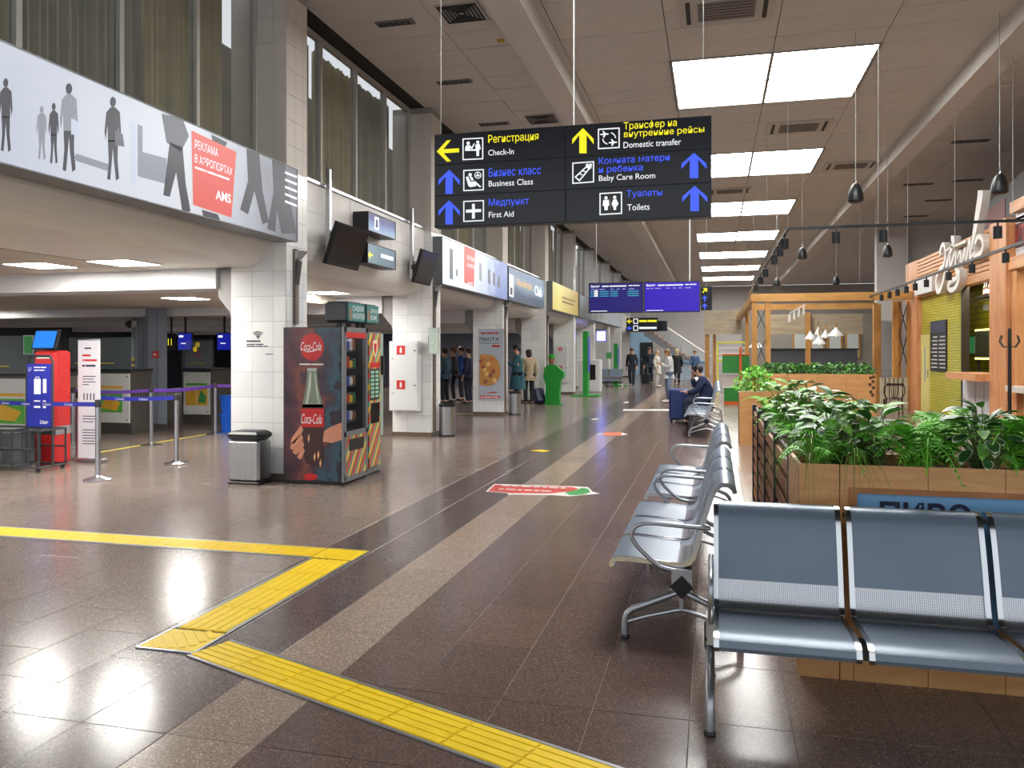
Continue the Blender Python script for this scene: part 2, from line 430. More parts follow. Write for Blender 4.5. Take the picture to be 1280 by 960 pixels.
# upper windows with curtains
M_mull = mat('window_mullion', (176,172,164), 0.5)
M_pane = mat('window_pane', (150,150,140), 0.06, var=0, alpha=0.2, spec=0.7)
M_curt = mat('curtain_fabric', (176,164,132), 0.9, var=0.15, scale=3)
M_curt2 = mat('curtain_fabric_grey', (146,144,130), 0.9, var=0.15, scale=3)
for k,y in enumerate(COLY[:-1]):
    y0=y+.52; y1=COLY[k+1]
    w=tag(MB().box((WINX-.06,y0,3.9),(WINX+.04,y1,3.96)).box((WINX-.06,y0,CEIL-.06),(WINX+.04,y1,CEIL)).build('window_%d'%(k+1), M_mull), kind='structure')
    n=4; st=(y1-y0)/n
    for q in range(n+1):
        B('mullion', M_mull, (WINX-.05,y0+st*q-.03,3.96),(WINX+.05,y0+st*q+.03,CEIL-.06), w)
    if k<5:
        for q in range(n):
            B('pane', M_pane, (WINX-.012,y0+st*q+.03,3.96),(WINX,y0+st*(q+1)-.03,CEIL-.06), w)
        for half in range(3):
            mb=MB(); rows=[]
            c0=y0+.1+(y1-y0-.2)*half/3; c1=c0+(y1-y0-.2)/3-.12
            nn=60
            for zz in (3.95,5.0,CEIL):
                rows.append([(WINX-.35+.05*math.sin(q*1.25+half)+.02*math.sin(q*.37), c0+(c1-c0)*q/nn, zz) for q in range(nn+1)])
            mb.sheet(rows).build('curtain', M_curt if (half+k)%2==0 else M_curt2, w, smooth=True)
tag(B('wall_upper_back', mat('upper_back_wall',(92,88,78),0.9), (-7.2,-2,2.95),(-7.1,YEND,CEIL)), kind='structure')
tag(B('wall_upper_floor', mat('upper_back_wall',(92,88,78),0.9), (-7.1,-2,3.42),(-5.62,YEND,3.5)), kind='structure')

# ---- tiled columns
M_tile = mat('white_column_tile', (230,230,228), 0.18, var=0.025, scale=4)
M_tile2 = mat('white_column_tile_grey', (220,221,222), 0.2, var=0.025, scale=4)
M_core = mat('column_mortar', (150,148,146), 0.7)
M_plint = mat('brown_plinth', (104,86,72), 0.4)
M_upper = mat('column_upper_stone', (206,199,190), 0.5, var=0.05, scale=3)
TW=[0.0,0.3,0.6,0.77]; TH=0.316
tile_meshes={}
def tile_me(w,face,m):
    k=(w,face,m.name)
    if k not in tile_meshes:
        g=.002
        if face=='f': mb=MB().box((g,-.006,g),(w-g,0,TH-g))
        else: mb=MB().box((0,g,g),(.006,w-g,TH-g))
        tile_meshes[k]=mb.mesh('tile',m)
    return tile_meshes[k]
col_labels=['white tiled column at the left edge of the frame','white tiled column beside the cola vending machine','tiled column with the white fire cabinet','tiled column carrying the pasta poster',
 'tiled column behind the green mascot stand','fifth tiled column along the left wall, past the yellow lightbox','sixth tiled column along the left wall','seventh tiled column along the left wall','eighth tiled column near the stairs','last tiled column at the end of the left wall']
COLUMNS=[]
for k,y in enumerate(COLY):
    if k==0 or y>YEND-6: COLUMNS.append(None); continue
    c=thing('column', col_labels[k], 'column', (-5.92,y,0), 'tiled columns along the left side')
    COLUMNS.append(c)
    MB().box((0,0,0),(.77,.52,CEIL)).prism([(-.22,.05,LOWC),(-.22,.05,2.3),(0,.05,2.05),(0,.05,LOWC)],(0,.42,0)).build('core', M_core, c, world=False)
    MB().box((-.012,-.012,0),(.782,.53,.085)).build('plinth', M_plint, c, world=False)
    for r in range(19):
        z=.085+TH*r
        if z+TH>CEIL: continue
        for q in range(3):
            w=TW[q+1]-TW[q]; m_=M_upper if z>3.85 else random.choice((M_tile,M_tile,M_tile2))
            if k<=4:
                link('tile', tile_me(round(w,3),'f',m_), c, (TW[q],0,z)); link('tile', tile_me(round(w*.675,3),'r',m_), c, (.77,TW[q]*.675,z))
    if k>4:
        mb=MB()
        for r in range(19):
            z=.085+TH*r
            if z+TH>CEIL: continue
            for q in range(3): mb.box((TW[q]+.002,-.006,z+.002),(TW[q+1]-.002,0,z+TH-.002)); mb.box((.77,TW[q]*.675+.002,z+.002),(.776,TW[q+1]*.675-.002,z+TH-.002))
        tag(mb.build('tiles', M_tile, c, world=False), kind='stuff')

# ---- hall ceiling lights
M_lamp = mat('lamp_diffuser', (255,255,252), 0.5, emit=LIGHT_E, var=0)
M_lframe = mat('lamp_frame', (120,116,110), 0.5)
ll_labels=['ceiling light panel overhead, out of frame','nearest large ceiling light panel above the direction sign','second ceiling light panel from the camera','third ceiling light panel from the camera','fourth ceiling light panel from the camera','fifth ceiling light panel from the camera','sixth ceiling light panel from the camera','farthest ceiling light panel near the end wall']
for k,y in enumerate(lights_y):
    if y+LL>YEND: continue
    o=thing('ceiling_light', ll_labels[k], 'ceiling light', (LX[1],y,CEIL), 'large ceiling light panels')
    fr=MB()
    for x in (LX[0],LX[1],LX[2]): fr.box((x-LX[1]-.025,-.01,-.02),(x-LX[1]+.025,LL+.01,.02))
    for yy in (0,LL): fr.box((LX[0]-LX[1],yy-.02,-.015),(LX[2]-LX[1],yy+.02,.02))
    for q in (1,2,3): fr.box((LX[0]-LX[1],LL/4*q-.02,-.01),(LX[2]-LX[1],LL/4*q+.02,.02))
    fr.build('frame', M_lframe, o, world=False)
    for h in (0,1):
        for q in range(4):
            x0=(LX[h]-LX[1])+.03; x1=(LX[h+1]-LX[1])-.03
            MB().box((x0,LL/4*q+.022,0),(x1,LL/4*(q+1)-.022,.012)).build('diffuser', M_lamp, o, world=False)
# ================================================================ TACTILE PATH, FLOOR STICKERS
M_yel = mat('tactile_yellow', (246,208,16), 0.45, var=0.06, scale=9)
M_alu = mat('edge_aluminium', (176,178,182), 0.35, 0.9)
path = thing('tactile_path', 'yellow ribbed tactile guide path zigzagging over the floor', 'floor strip', (-2.85,4.8,0))
def tactile(p, q, wdt, n, name='tactile_tile', skew0=0.0, skew1=0.0):
    """strip from p to q (centre line), width wdt, in n tiles with raised ribs along the run; skews cut the ends at an angle"""
    p=Vector(p); q=Vector(q); d=(q-p); L=d.length; d.normalize(); s=Vector((d.y,-d.x,0))
    for k in range(n):
        mb=MB()
        def P(t,u,z):
            sk = skew0*(u)*(1-t/L)+skew1*u*(t/L)
            return p+d*(t+sk)+s*u+Vector((0,0,z))
        t0=L*k/n+.002; t1=L*(k+1)/n-.002; h=wdt/2-.018
        mb.prism([P(t0,-h,.0005),P(t0,h,.0005),P(t1,h,.0005),P(t1,-h,.0005)],(0,0,.0035))
        nr=5
        for r in range(nr):
            u=-h+2*h*(r+.5)/nr; w=h/nr*.62
            mb.prism([P(t0+.004,u-w,.004),P(t0+.004,u+w,.004),P(t1-.004,u+w,.004),P(t1-.004,u-w,.004)],(0,0,.0035))
        mb.build(name, M_yel, path)
    for sg in (-1,1):
        mb=MB(); h0=wdt/2-.018; h1=wdt/2
        def P2(t,u): return p+d*(t+skew0*u*(1-t/L)+skew1*u*(t/L))+s*u+Vector((0,0,.0005))
        a=[P2(0,sg*h0),P2(0,sg*h1),P2(L,sg*h1),P2(L,sg*h0)]
        mb.prism(a,(0,0,.006)).build('edge_strip', M_alu, path)
# far run along X, middle run along Y, near run along X towards the camera's right
tactile((-9.0,5.80,0),(-3.05,5.80,0),.31,12,skew1=0)
tactile((-2.85,5.62,0),(-2.85,4.02,0),.35,4)
def corner(pts, n, dirv):
    mb=MB(); mb.prism([(x,y,.0005) for x,y in pts],(0,0,.0035)); mb.build('corner_tile', M_yel, path)
    c=Vector((sum(x for x,y in pts)/len(pts), sum(y for x,y in pts)/len(pts),0)); d=Vector(dirv).normalized(); s=Vector((d.y,-d.x,0))
    mb=MB()
    for k in range(n):
        o=c+s*((k-(n-1)/2)*.055); L=.14-abs(k-(n-1)/2)*.03
        mb.obox(o+Vector((0,0,.0055)), d*max(L,.03), s*.017, Vector((0,0,.0018)))
    mb.build('corner_rib', M_yel, path)
corner([(-3.04,5.66),(-2.68,5.64),(-2.68,5.94),(-3.04,5.94)],6,(1,1,0))
corner([(-3.02,3.72),(-2.68,3.72),(-2.68,4.0),(-3.02,4.0)],6,(1,-1,0))
MB().bar((-2.672,3.68,.004),(-2.672,5.96,.004),.016,.006).bar((-3.028,3.70,.004),(-3.028,5.64,.004),.016,.006).bar((-3.03,3.70,.004),(-2.66,3.70,.004),.016,.006).bar((-3.04,5.955,.004),(-2.66,5.955,.004),.016,.006).build('edge_strip', M_alu, path)
tactile((-2.64,3.79,0),(1.2,2.36,0),.28,12)
# floor stickers
M_red = mat('sticker_red', (205,72,66), 0.4, var=0.03); M_grn = mat('sticker_green', (70,158,84), 0.4, var=0.03); M_stw = mat('sticker_white', (225,222,218), 0.4, var=0.02)
M_org = mat('sticker_orange', (222,128,92), 0.4, var=0.03)
def stick(name, px, m, parent, z): 
    return MB().prism([gnd(x,y) + Vector((0,0,z)) for x,y in px], (0,0,.0006)).build(name, m, parent)
st = thing('floor_sticker', 'large red and green floor sticker with upside-down white lettering', 'sticker', gnd(675,613))
stick('backing', [(607,614.5),(618,605),(720,608),(735,609),(741,615),(750,617),(712,620.5),(690,619),(635,618.5),(634,616.5)], M_stw, st, .001)
stick('red_field', [(610,614),(619,606),(716,609),(723,611),(716,614),(704,615),(690,617),(640,616.5)], M_red, st, .0018)
stick('green_field', [(706,615.2),(722,612.5),(727,610),(735,611),(738,615.5),(728,618.5),(712,619.2)], M_grn, st, .0018)
p0=gnd(622,608.5); 
line((1,2,1,1.4,2.2,1.6,1.8), M_stw, st, gnd(708,609.5)+Vector((0,0,.0025)), -X_, -Y_, w=.78, h=.1, depth=.0005)
line((2,1,1.6,.9,2,1), M_stw, st, gnd(690,613.3)+Vector((0,0,.0025)), -X_, -Y_, w=.62, h=.1, depth=.0005)
st2 = thing('floor_sticker', 'small red arrow sticker on the floor in the blue screen reflection', 'sticker', gnd(767,542))
stick('arrow', [(752,542),(758,540),(778,540),(776,544.5),(757,544.5)], M_org, st2, .0012)
stick('white_tip', [(745,543),(753,541),(755,544)], M_stw, st2, .0012); stick('white_tip', [(778,541),(785,543),(776,544.5)], M_stw, st2, .0012)
for lab,q in (('long pale floor sticker strip in front of the standing travellers',[(780,511.5),(838,511.5),(839,513.5),(778,513.5)]),('small yellow floor arrow sticker on the dark stripe',[(662,563.5),(676,562),(688,563.5),(680,565)]),
              ('small white floor mark by the green mascot stand',[(738,524),(746,522.5),(750,524),(742,525)]),('white and green floor mark at the left edge of the dark band',[(440,693),(452,692),(466,692.5),(452,695.5)]),('small white floor mark beyond the red arrow',[(779,503),(785,502),(786,503.5),(780,504)])):
    if '440' in str(q): continue
    tag(stick('floor_sticker', q, M_stw if 'yellow' not in lab else M_yel, None, .001), lab, 'sticker')

# ================================================================ BENCHES
M_pad = mat('bench_pad', (112,126,142), 0.36, 0.2, var=0.04, scale=5)
M_satin = mat('satin_aluminium', (176,180,186), 0.36, 0.85, var=0.03)
M_shell = mat('bench_perforated_steel', (178,184,190), 0.25, 0.95, var=0.03)
def perf_mat():
    m=mat('bench_perforated', (186,190,194), 0.25, 0.9, var=0)
    nt=m.node_tree; b=nt.nodes['Principled BSDF']; tc=nt.nodes.new('ShaderNodeTexCoord')
    v=nt.nodes.new('ShaderNodeTexVoronoi'); v.voronoi_dimensions='2D'; v.inputs['Scale'].default_value=120; v.inputs['Randomness'].default_value=0
    sp=nt.nodes.new('ShaderNodeSeparateXYZ'); ad=nt.nodes.new('ShaderNodeMath'); cb=nt.nodes.new('ShaderNodeCombineXYZ'); nt.links.new(tc.outputs['Object'], sp.inputs[0]); nt.links.new(sp.outputs['Y'],ad.inputs[0]); nt.links.new(sp.outputs['Z'],ad.inputs[1]); nt.links.new(sp.outputs['X'],cb.inputs[0]); nt.links.new(ad.outputs[0],cb.inputs[1]); nt.links.new(cb.outputs[0], v.inputs['Vector'])
    r=nt.nodes.new('ShaderNodeValToRGB'); r.color_ramp.elements[0].position=.28; r.color_ramp.elements[0].color=(.2,.2,.22,1); r.color_ramp.elements[1].position=.36; r.color_ramp.elements[1].color=(.55,.57,.6,1)
    nt.links.new(v.outputs['Distance'], r.inputs['Fac']); nt.links.new(r.outputs['Color'], b.inputs['Base Color'])
    return m
M_perf = perf_mat()
PROF=[(.008,.392),(.0,.405),(.006,.42),(.03,.432),(.10,.434),(.2,.428),(.3,.42),(.36,.416),(.40,.42),(.43,.432),(.452,.46),(.468,.51),(.478,.55),(.51,.67),(.536,.755),(.558,.818),(.577,.852),(.603,.870),(.636,.870),(.662,.852),(.672,.828)]
def ribbon(mb, prof, x0, x1, th, lift=0.0):
    n=len(prof); top=[]; bot=[]
    for i,(y,z) in enumerate(prof):
        y0,z0=prof[max(i-1,0)]; y1,z1=prof[min(i+1,n-1)]
        ty,tz=y1-y0,z1-z0; L=math.hypot(ty,tz); ny,nz=-tz/L,ty/L
        top.append((y+ny*lift,z+nz*lift)); bot.append((y+ny*(lift-th),z+nz*(lift-th)))
    vs=[]
    for (a,b) in zip(top,bot): vs += [(x0,a[0],a[1]),(x1,a[0],a[1]),(x1,b[0],b[1]),(x0,b[0],b[1])]
    fs=[]
    for i in range(n-1):
        k=4*i
        for c in range(4): d=(c+1)%4; fs.append((k+c,k+d,k+4+d,k+4+c))
    fs += [(3,2,1,0),(4*n-4,4*n-3,4*n-2,4*n-1)]
    return mb.add(vs,fs)
SEATW=.562; SEATP=.586
def make_bench(label, loc, rz, group, pads=True, seats=3, arms=True):
    b=thing('waiting_bench', label, 'bench', loc, group, rz)
    for k in range(seats):
        x0=k*SEATP; x1=x0+SEATW
        sh=ribbon(MB(),PROF,x0+.02,x1-.02,.004).build('seat_shell', M_perf, b, world=False, smooth=True)
        ribbon(MB(),PROF[0:8],x0+.022,x1-.022,.011,.012).build('seat_pad', M_pad, sh, world=False, smooth=True)
        ribbon(MB(),PROF[12:],x0+.022,x1-.022,.011,.012).build('back_pad', M_pad, sh, world=False, smooth=True)
        ribbon(MB(),PROF[0:3],x0+.02,x1-.02,.02,.004).build('front_edge', M_chrome, sh, world=False, smooth=True)
        for xx in (x0,x1-.022): ribbon(MB(),PROF,xx,xx+.022,.026,.016).build('side_rim', M_chrome, sh, world=False, smooth=True)
    W=seats*SEATP-.023
    MB().box((.02,.35,.27),(W-.02,.43,.34)).build('beam', M_dgrey, b, world=False)
    for xx in ((.06,W-.06) if seats<5 else (.06,W/2,W-.06)):
        if xx==.06: xx=-.015
        elif xx==W-.06: xx=W+.015
        lg=MB()
        lg.tube([(xx,.08,.02),(xx,.08,.10),(xx,.09,.135),(xx,.12,.165),(xx,.2,.20),(xx,.39,.285),(xx,.58,.2),(xx,.66,.165),(xx,.69,.135),(xx,.70,.10),(xx,.70,.02)],.02,10)
        lg.tube([(xx,.085,.09),(xx,.2,.13),(xx,.36,.175),(xx,.39,.18),(xx,.42,.175),(xx,.58,.13),(xx,.695,.09)],.011,8)
        lg.tube([(xx,.39,.18),(xx,.39,.27)],.012,8)
        lg.obox((xx,.39,.345),(.018,0,0),(0,.055,0),(0,0,.06))
        l=lg.build('leg', M_satin, b, world=False, smooth=True)
        for yy in (.08,.70): MB().lathe((xx,yy,0),[(.024,0),(.026,.008),(.022,.022)],12).build('foot', M_black, l, world=False)
        sg = -1 if xx<W/2 else 1
        MB().obox((xx+sg*.02,.39,.31),(.006,0,0),(0,.032,.032),(0,-.032,.032)).build('end_cap', M_black, l, world=False)
    if arms:
        for xx in (-.012, W+.012):
            MB().tube([(xx,.545,.635),(xx,.40,.640),(xx,.25,.648),(xx,.18,.645),(xx,.135,.625),(xx,.115,.59),(xx,.118,.555),(xx,.15,.51),(xx,.22,.445),(xx,.27,.41),(xx,.34,.395),(xx,.42,.39)],.0125,10).build('armrest', M_satin, b, world=False, smooth=True)
    return b
make_bench('grey metal waiting bench facing the camera in the right foreground', (0.0,3.36,0), 0, 'waiting benches', seats=4)
make_bench('grey waiting bench facing the corridor, next to the foreground bench', (-0.56,6.25,0), -math.pi/2, 'waiting benches')
make_bench('grey waiting bench facing the corridor, second behind the foreground bench', (-0.54,8.35,0), -math.pi/2, 'waiting benches')
make_bench('distant waiting bench beside the blue suitcase, nearest to camera', (-0.52,17.05,0), -math.pi/2, 'waiting benches')
make_bench('distant waiting bench on which the man in the navy jacket sits', (-0.52,18.9,0), -math.pi/2, 'waiting benches')
make_bench('farthest waiting bench of the row behind the seated man', (-0.52,20.75,0), -math.pi/2, 'waiting benches')

# ================================================================ NEAR PLANTER
wood_mat('plywood', (196,140,84), (216,164,106), 0.42, (2,2,14))
wood_mat('slat_wood', (150,92,48), (186,124,72), 0.45, (2,14,2))
M_ply=MATS['plywood']
M_soil=mat('soil', (58,44,34), 0.95, var=0.2, scale=30)
pl = thing('plywood_planter', 'plywood planter box with blue beer sign behind the foreground bench', 'planter', (.41,4.2,0))
PX0,PY0=.41,4.2
def panel_front(x0,x1,z0,z1,name='panel',yy=0): return B(name, M_ply, (x0,PY0-.018+yy,z0),(x1,PY0+yy,z1), pl)
MB().box((PX0,PY0,0.02),(3.6,PY0+.02,1.02)).box((PX0,PY0+.55,0),(3.6,PY0+.57,1.04)).box((PX0,PY0,.0),(PX0+.02,PY0+.56,1.04)).box((3.58,PY0,0),(3.6,PY0+.56,1.04)).build('box', M_ply, pl)
xs=[.41,.60,.66]
panel_front(.41,.595,0.0,1.05); panel_front(.60,.66,0.0,1.05)
x=.66
while x<3.5:
    panel_front(x+.003,min(x+.33,3.6),.94,1.05); panel_front(x+.003,min(x+.33,3.6),0.0,.30); x+=.33
B('sign_frame', MATS['slat_wood'], (.64,PY0-.03,.915),(3.6,PY0,.94), pl); B('sign_frame', MATS['slat_wood'], (.64,PY0-.03,.3),(.675,PY0,.915), pl)
bl=B('sign_board', mat('beer_sign_blue',(120,172,216),0.4,var=0.04), (.675,PY0-.008,.3),(3.6,PY0,.915), pl)
M_navy=mat('navy_print',(24,34,66),0.5,var=0)
text('ПИВО', M_navy, bl, (.78,PY0-.009,.765), X_, Z_, w=.40, h=.115, depth=.002, bold=0.03)
B('soil', M_soil, (PX0+.02,PY0+.02,.9),(3.58,PY0+.55,.985), pl)
pl2 = thing('slatted_planter', 'long slatted wooden planter running behind the corridor benches', 'planter', (.42,6.5,0))
QX0,QX1,QY0,QY1=.42,.98,4.80,9.1
MB().box((QX0+.02,QY0,0),(QX0+.04,QY1,1.0)).box((QX1-.02,QY0,0),(QX1,QY1,1.0)).box((QX0+.02,QY1-.02,0),(QX1,QY1,1.0)).box((QX0+.02,QY0,0),(QX1,QY0+.02,1.0)).build('box', mat('planter_liner',(72,60,50),0.6), pl2)
for r in range(7): B('slat', MATS['slat_wood'], (QX0,QY0,.06+.135*r),(QX0+.02,QY1,.06+.135*r+.085), pl2)
for yy in (QY0,5.9,7.0,8.1,QY1-.05): B('post', mat('dark_steel_post',(78,80,86),0.35,0.8), (QX0-.012,yy,0),(QX0+.03,yy+.05,1.03), pl2)
B('soil', M_soil, (QX0+.04,QY0+.02,.85),(QX1-.02,QY1-.02,.95), pl2)
# ---- plants
M_leafd=mat('leaf_dark_green',(50,96,46),0.35,var=0.2,scale=12); M_leafm=mat('leaf_mid_green',(92,154,62),0.4,var=0.2,scale=12); M_leafl=mat('leaf_light_green',(136,196,76),0.45,var=0.2,scale=12)
M_cream=mat('leaf_cream_rim',(206,214,180),0.45,var=0.05); M_stem=mat('plant_stem',(86,110,56),0.6); M_fern=mat('fern_green',(112,190,58),0.5,var=0.18,scale=10); M_grass=mat('grass_blade_green',(110,140,52),0.5,var=0.2,scale=8)
M_grey=mat('leaf_grey_green',(92,120,96),0.4,var=0.15,scale=10)
def leaf_mesh(name, L, W, mi, mr, fold=.25, droop=.3, rim=.13):
    """broad leaf along +y from the origin, curled down, with a paler rim"""
    n=7; vs=[]; fs=[]; mats=[]
    for i in range(n+1):
        t=i/n; w=W/2*(math.sin(math.pi*min(1,t*.93+.05))**.8); z=-droop*L*t*t
        zz=fold*w
        for u in (-1,-(1-rim),0,(1-rim),1): vs.append((u*w, L*t, z+abs(u)*zz))
    for i in range(n):
        for j in range(4):
            k=i*5+j; fs.append((k,k+1,k+6,k+5)); mats.append(1 if (j in (0,3) or (i==n-1)) else 0)
    me=bpy.data.meshes.new(name); me.from_pydata(vs,[],fs); me.materials.append(mi); me.materials.append(mr)
    me.polygons.foreach_set('material_index',mats); me.polygons.foreach_set('use_smooth',[True]*len(fs)); me.update(); return me
LEAF={'var':[leaf_mesh('leaf',.115,.062,M_leafd,M_cream,.2,.35),leaf_mesh('leaf',.095,.055,M_leafd,M_cream,.25,.2),leaf_mesh('leaf',.10,.05,M_leafm,M_leafl,.2,.4)],
      'broad':[leaf_mesh('leaf',.12,.055,M_leafm,M_leafm,.3,.3),leaf_mesh('leaf',.10,.045,M_leafl,M_leafm,.3,.45),leaf_mesh('leaf',.11,.06,M_leafd,M_leafm,.2,.3)]}
def frond_mesh(L, n=15, droop=.7, w=.05):
    vs=[]; fs=[]
    for i in range(n+1):
        t=i/n; y=L*t*(1-.25*t*droop); z=L*(1.15*t-(.55+droop*.75)*t*t); ww=w*(math.sin(math.pi*(t*.88+.1)))+.004
        k=len(vs)
        for sg in (-1,1):
            b=len(vs); vs += [(sg*.001,y-.006,z),(sg*ww*.6,y+.004,z-.004),(sg*ww,y+.022,z-.014),(sg*.001,y+.006,z+.001)]
            fs.append((b,b+1,b+2,b+3) if sg>0 else (b+3,b+2,b+1,b))
    b=len(vs)
    for i in range(n+1):
        t=i/n; y=L*t*(1-.25*t*droop); z=L*(1.15*t-(.55+droop*.75)*t*t); vs += [(-.0025,y,z),(.0025,y,z)]
    fs += [(b+2*i,b+2*i+1,b+2*i+3,b+2*i+2) for i in range(n)]
    me=bpy.data.meshes.new('frond'); me.from_pydata(vs,[],fs); me.materials.append(M_fern); me.update(); return me
FROND=[frond_mesh(.30),frond_mesh(.24,13,.9),frond_mesh(.34,17,1.1)]
PLANTN={'var':0,'fern':0,'broad':0,'grass':0}
def plant_leafy(kind, x, y, z, n, spread, h, label, group):
    o=thing('variegated_plant' if kind=='var' else 'leafy_plant', label, 'plant', (x,y,z), group)
    st_=MB(); 
    n=int(n*2.0)
    for k in range(n):
        a=2.399*k+random.uniform(-.4,.4); t=(k+.5)/n; r=spread*(.25+.75*math.sqrt(t))*random.uniform(.7,1); hh=h*(1-.75*t**1.5)*random.uniform(.75,1.1)
        p=Vector((r*.6*math.cos(a), r*.6*math.sin(a), hh))
        lf=link('leaf', random.choice(LEAF[kind]), o, p)
        s=random.uniform(.8,1.2); lf.scale=(s,s,s)
        lf.rotation_euler=(random.uniform(-.15,.6)-.7*t+.3, random.uniform(-.4,.4), a-math.pi/2)
        st_.tube([(p.x*.15,p.y*.15,-.05),(p.x*.5,p.y*.5,hh*.55),p],[.004,.003,.002],5)
    st_.build('stems', M_stem, o, world=False)
    return o
def plant_fern(x,y,z,n,s,label,group):
    o=thing('fern', label, 'plant', (x,y,z), group)
    for k in range(n):
        f=link('frond', random.choice(FROND), o, (random.uniform(-.05,.05),random.uniform(-.05,.05),.02)); sc=s*random.uniform(.75,1.1); f.scale=(sc,sc,sc)
        f.rotation_euler=(random.uniform(0,.85), random.uniform(-.3,.3), 2.399*k+random.uniform(-.3,.3))
    return o
def plant_grass(x,y,z,n,L,label,group,dirs=None):
    o=thing('grass_plant', label, 'plant', (x,y,z), group); mb=MB()
    for k in range(n):
        a=random.uniform(0,6.28) if dirs is None else random.uniform(*dirs); l=L*random.uniform(.6,1.1); h=random.uniform(.1,.3)*l/L*1.0
        pts=[]
        for i in range(7):
            t=i/6; pts.append(Vector((math.cos(a)*l*(.15+.6*t)*t, math.sin(a)*l*(.15+.6*t)*t, h*2.2*t-(h*2.2+.32*l)*t*t*t)))
        s=Vector((-math.sin(a),math.cos(a),0))*.0028
        rows=[[p-s*(1-.8*i/6),p+s*(1-.8*i/6)] for i,p in enumerate(pts)]
        mb.sheet(rows)
    mb.build('blades', M_grass, o, world=False); return o
random.seed(11)
GP='plants in the near planters'
z0=1.02
plant_fern(.52,4.34,z0,24,.95,'small bright fern at the front left corner of the plywood planter',GP)
plant_leafy('broad',.62,4.48,z0,24,.24,.28,'green leafy plant next to the corner fern in the plywood planter',GP)
plant_leafy('broad',.80,4.42,z0,22,.22,.28,'grey-green plant left of the big fern in the plywood planter',GP)
plant_leafy('broad',.76,4.62,z0,14,.16,.32,'tall green shoot rising over the middle of the plywood planter',GP)
plant_fern(.98,4.33,z0,34,1.25,'big light green fern hanging over the middle of the plywood planter',GP)
plant_fern(1.12,4.5,z0,30,1.3,'light green fern behind the hanging fern in the plywood planter',GP)
plant_leafy('var',1.27,4.34,z0,30,.24,.30,'dark variegated plant with cream leaf rims over the beer sign',GP)
plant_fern(1.47,4.40,z0,34,1.3,'feathery fern at the right edge of the frame in the planter',GP)
plant_grass(.68,4.28,z0,14,.42,'long grass blades hanging down the plywood planter front',GP,(-2.3,-.9))
plant_grass(1.36,4.4,z0,22,.36,'spiky grass right of the dark variegated plant',GP)
plant_grass(.47,4.25,z0,16,.40,'grass tuft spilling over the planter corner',GP,(-3.4,-1.6))
labs=['first','second','third','fourth','fifth','sixth','seventh','eighth','ninth']
for k in range(9):
    yy=5.0+.46*k
    plant_leafy('var' if k%3==1 else 'broad', .60+.12*(k%3), yy, .95, 17, .28, .34, labs[k]+' leafy plant from the camera in the slatted planter', GP)
for k in range(5):
    plant_fern(.56, 5.2+.85*k, .95, 14, .95, labs[k]+' fern from the camera in the slatted planter', GP)
plant_grass(.5,5.1,.95,24,.45,'grass spilling over the side of the slatted planter',GP,(1.8,4.4))
# ================================================================ LEFT SIDE: LIGHTBOXES, MACHINES, CHECK-IN
EMK=0.58
def pm(name, rgb, k=None):
    """backlit print / screen colour"""
    m = mat('print_'+name, rgb, 0.35, emit=(EMK if k is None else k), var=0)
    m.node_tree.nodes['Principled BSDF'].inputs['Base Color'].default_value = tuple(q*.12 for q in srgb(*rgb)[:3])+(1,)
    return m
P_white=pm('white',(226,232,240),.62); P_pale=pm('pale_blue',(196,206,222)); P_grey=pm('grey',(140,144,154)); P_dk=pm('charcoal',(58,58,68)); P_mid=pm('mid_grey',(100,102,112)); P_red=pm('red',(226,92,84),.55); P_yel=pm('yellow',(250,232,40),.7); P_blue=pm('blue',(58,92,255),.8); P_navyb=pm('navy_blue',(44,4,176),.62); P_deep=pm('deep_blue',(24,14,104),.62)
def gradient_print(name, stops, axis, lo, hi, k=.5, noise=0.0, nscale=3.0):
    """printed picture: colour ramp along a world axis, softly mottled"""
    m=bpy.data.materials.new(name); m.use_nodes=True; nt=m.node_tree; b=nt.nodes['Principled BSDF']
    g=nt.nodes.new('ShaderNodeNewGeometry'); sp=nt.nodes.new('ShaderNodeSeparateXYZ'); nt.links.new(g.outputs['Position'],sp.inputs[0])
    mr=nt.nodes.new('ShaderNodeMapRange'); mr.inputs['From Min'].default_value=lo; mr.inputs['From Max'].default_value=hi; nt.links.new(sp.outputs[axis],mr.inputs['Value'])
    n=nt.nodes.new('ShaderNodeTexNoise'); n.inputs['Scale'].default_value=nscale; n.inputs['Detail'].default_value=3; nt.links.new(g.outputs['Position'],n.inputs['Vector'])
    ad=nt.nodes.new('ShaderNodeMath'); ad.operation='MULTIPLY_ADD'; ad.inputs[1].default_value=noise; nt.links.new(n.outputs['Fac'],ad.inputs[0]); nt.links.new(mr.outputs['Result'],ad.inputs[2])
    r=nt.nodes.new('ShaderNodeValToRGB'); cr=r.color_ramp
    cr.elements[0].position=stops[0][0]; cr.elements[0].color=srgb(*stops[0][1]); cr.elements[1].position=stops[-1][0]; cr.elements[1].color=srgb(*stops[-1][1])
    for p_,c_ in stops[1:-1]: e=cr.elements.new(p_); e.color=srgb(*c_)
    nt.links.new(ad.outputs[0],r.inputs['Fac'])
    if k>0: b.inputs['Base Color'].default_value=(.03,.03,.03,1)
    else: nt.links.new(r.outputs['Color'],b.inputs['Base Color'])
    if k>0: nt.links.new(r.outputs['Color'],b.inputs['Emission Color']); b.inputs['Emission Strength'].default_value=k
    b.inputs['Roughness'].default_value=.35; MATS[name]=m; return m
M_boxgrey=mat('lightbox_case',(112,116,120),.4,.3)
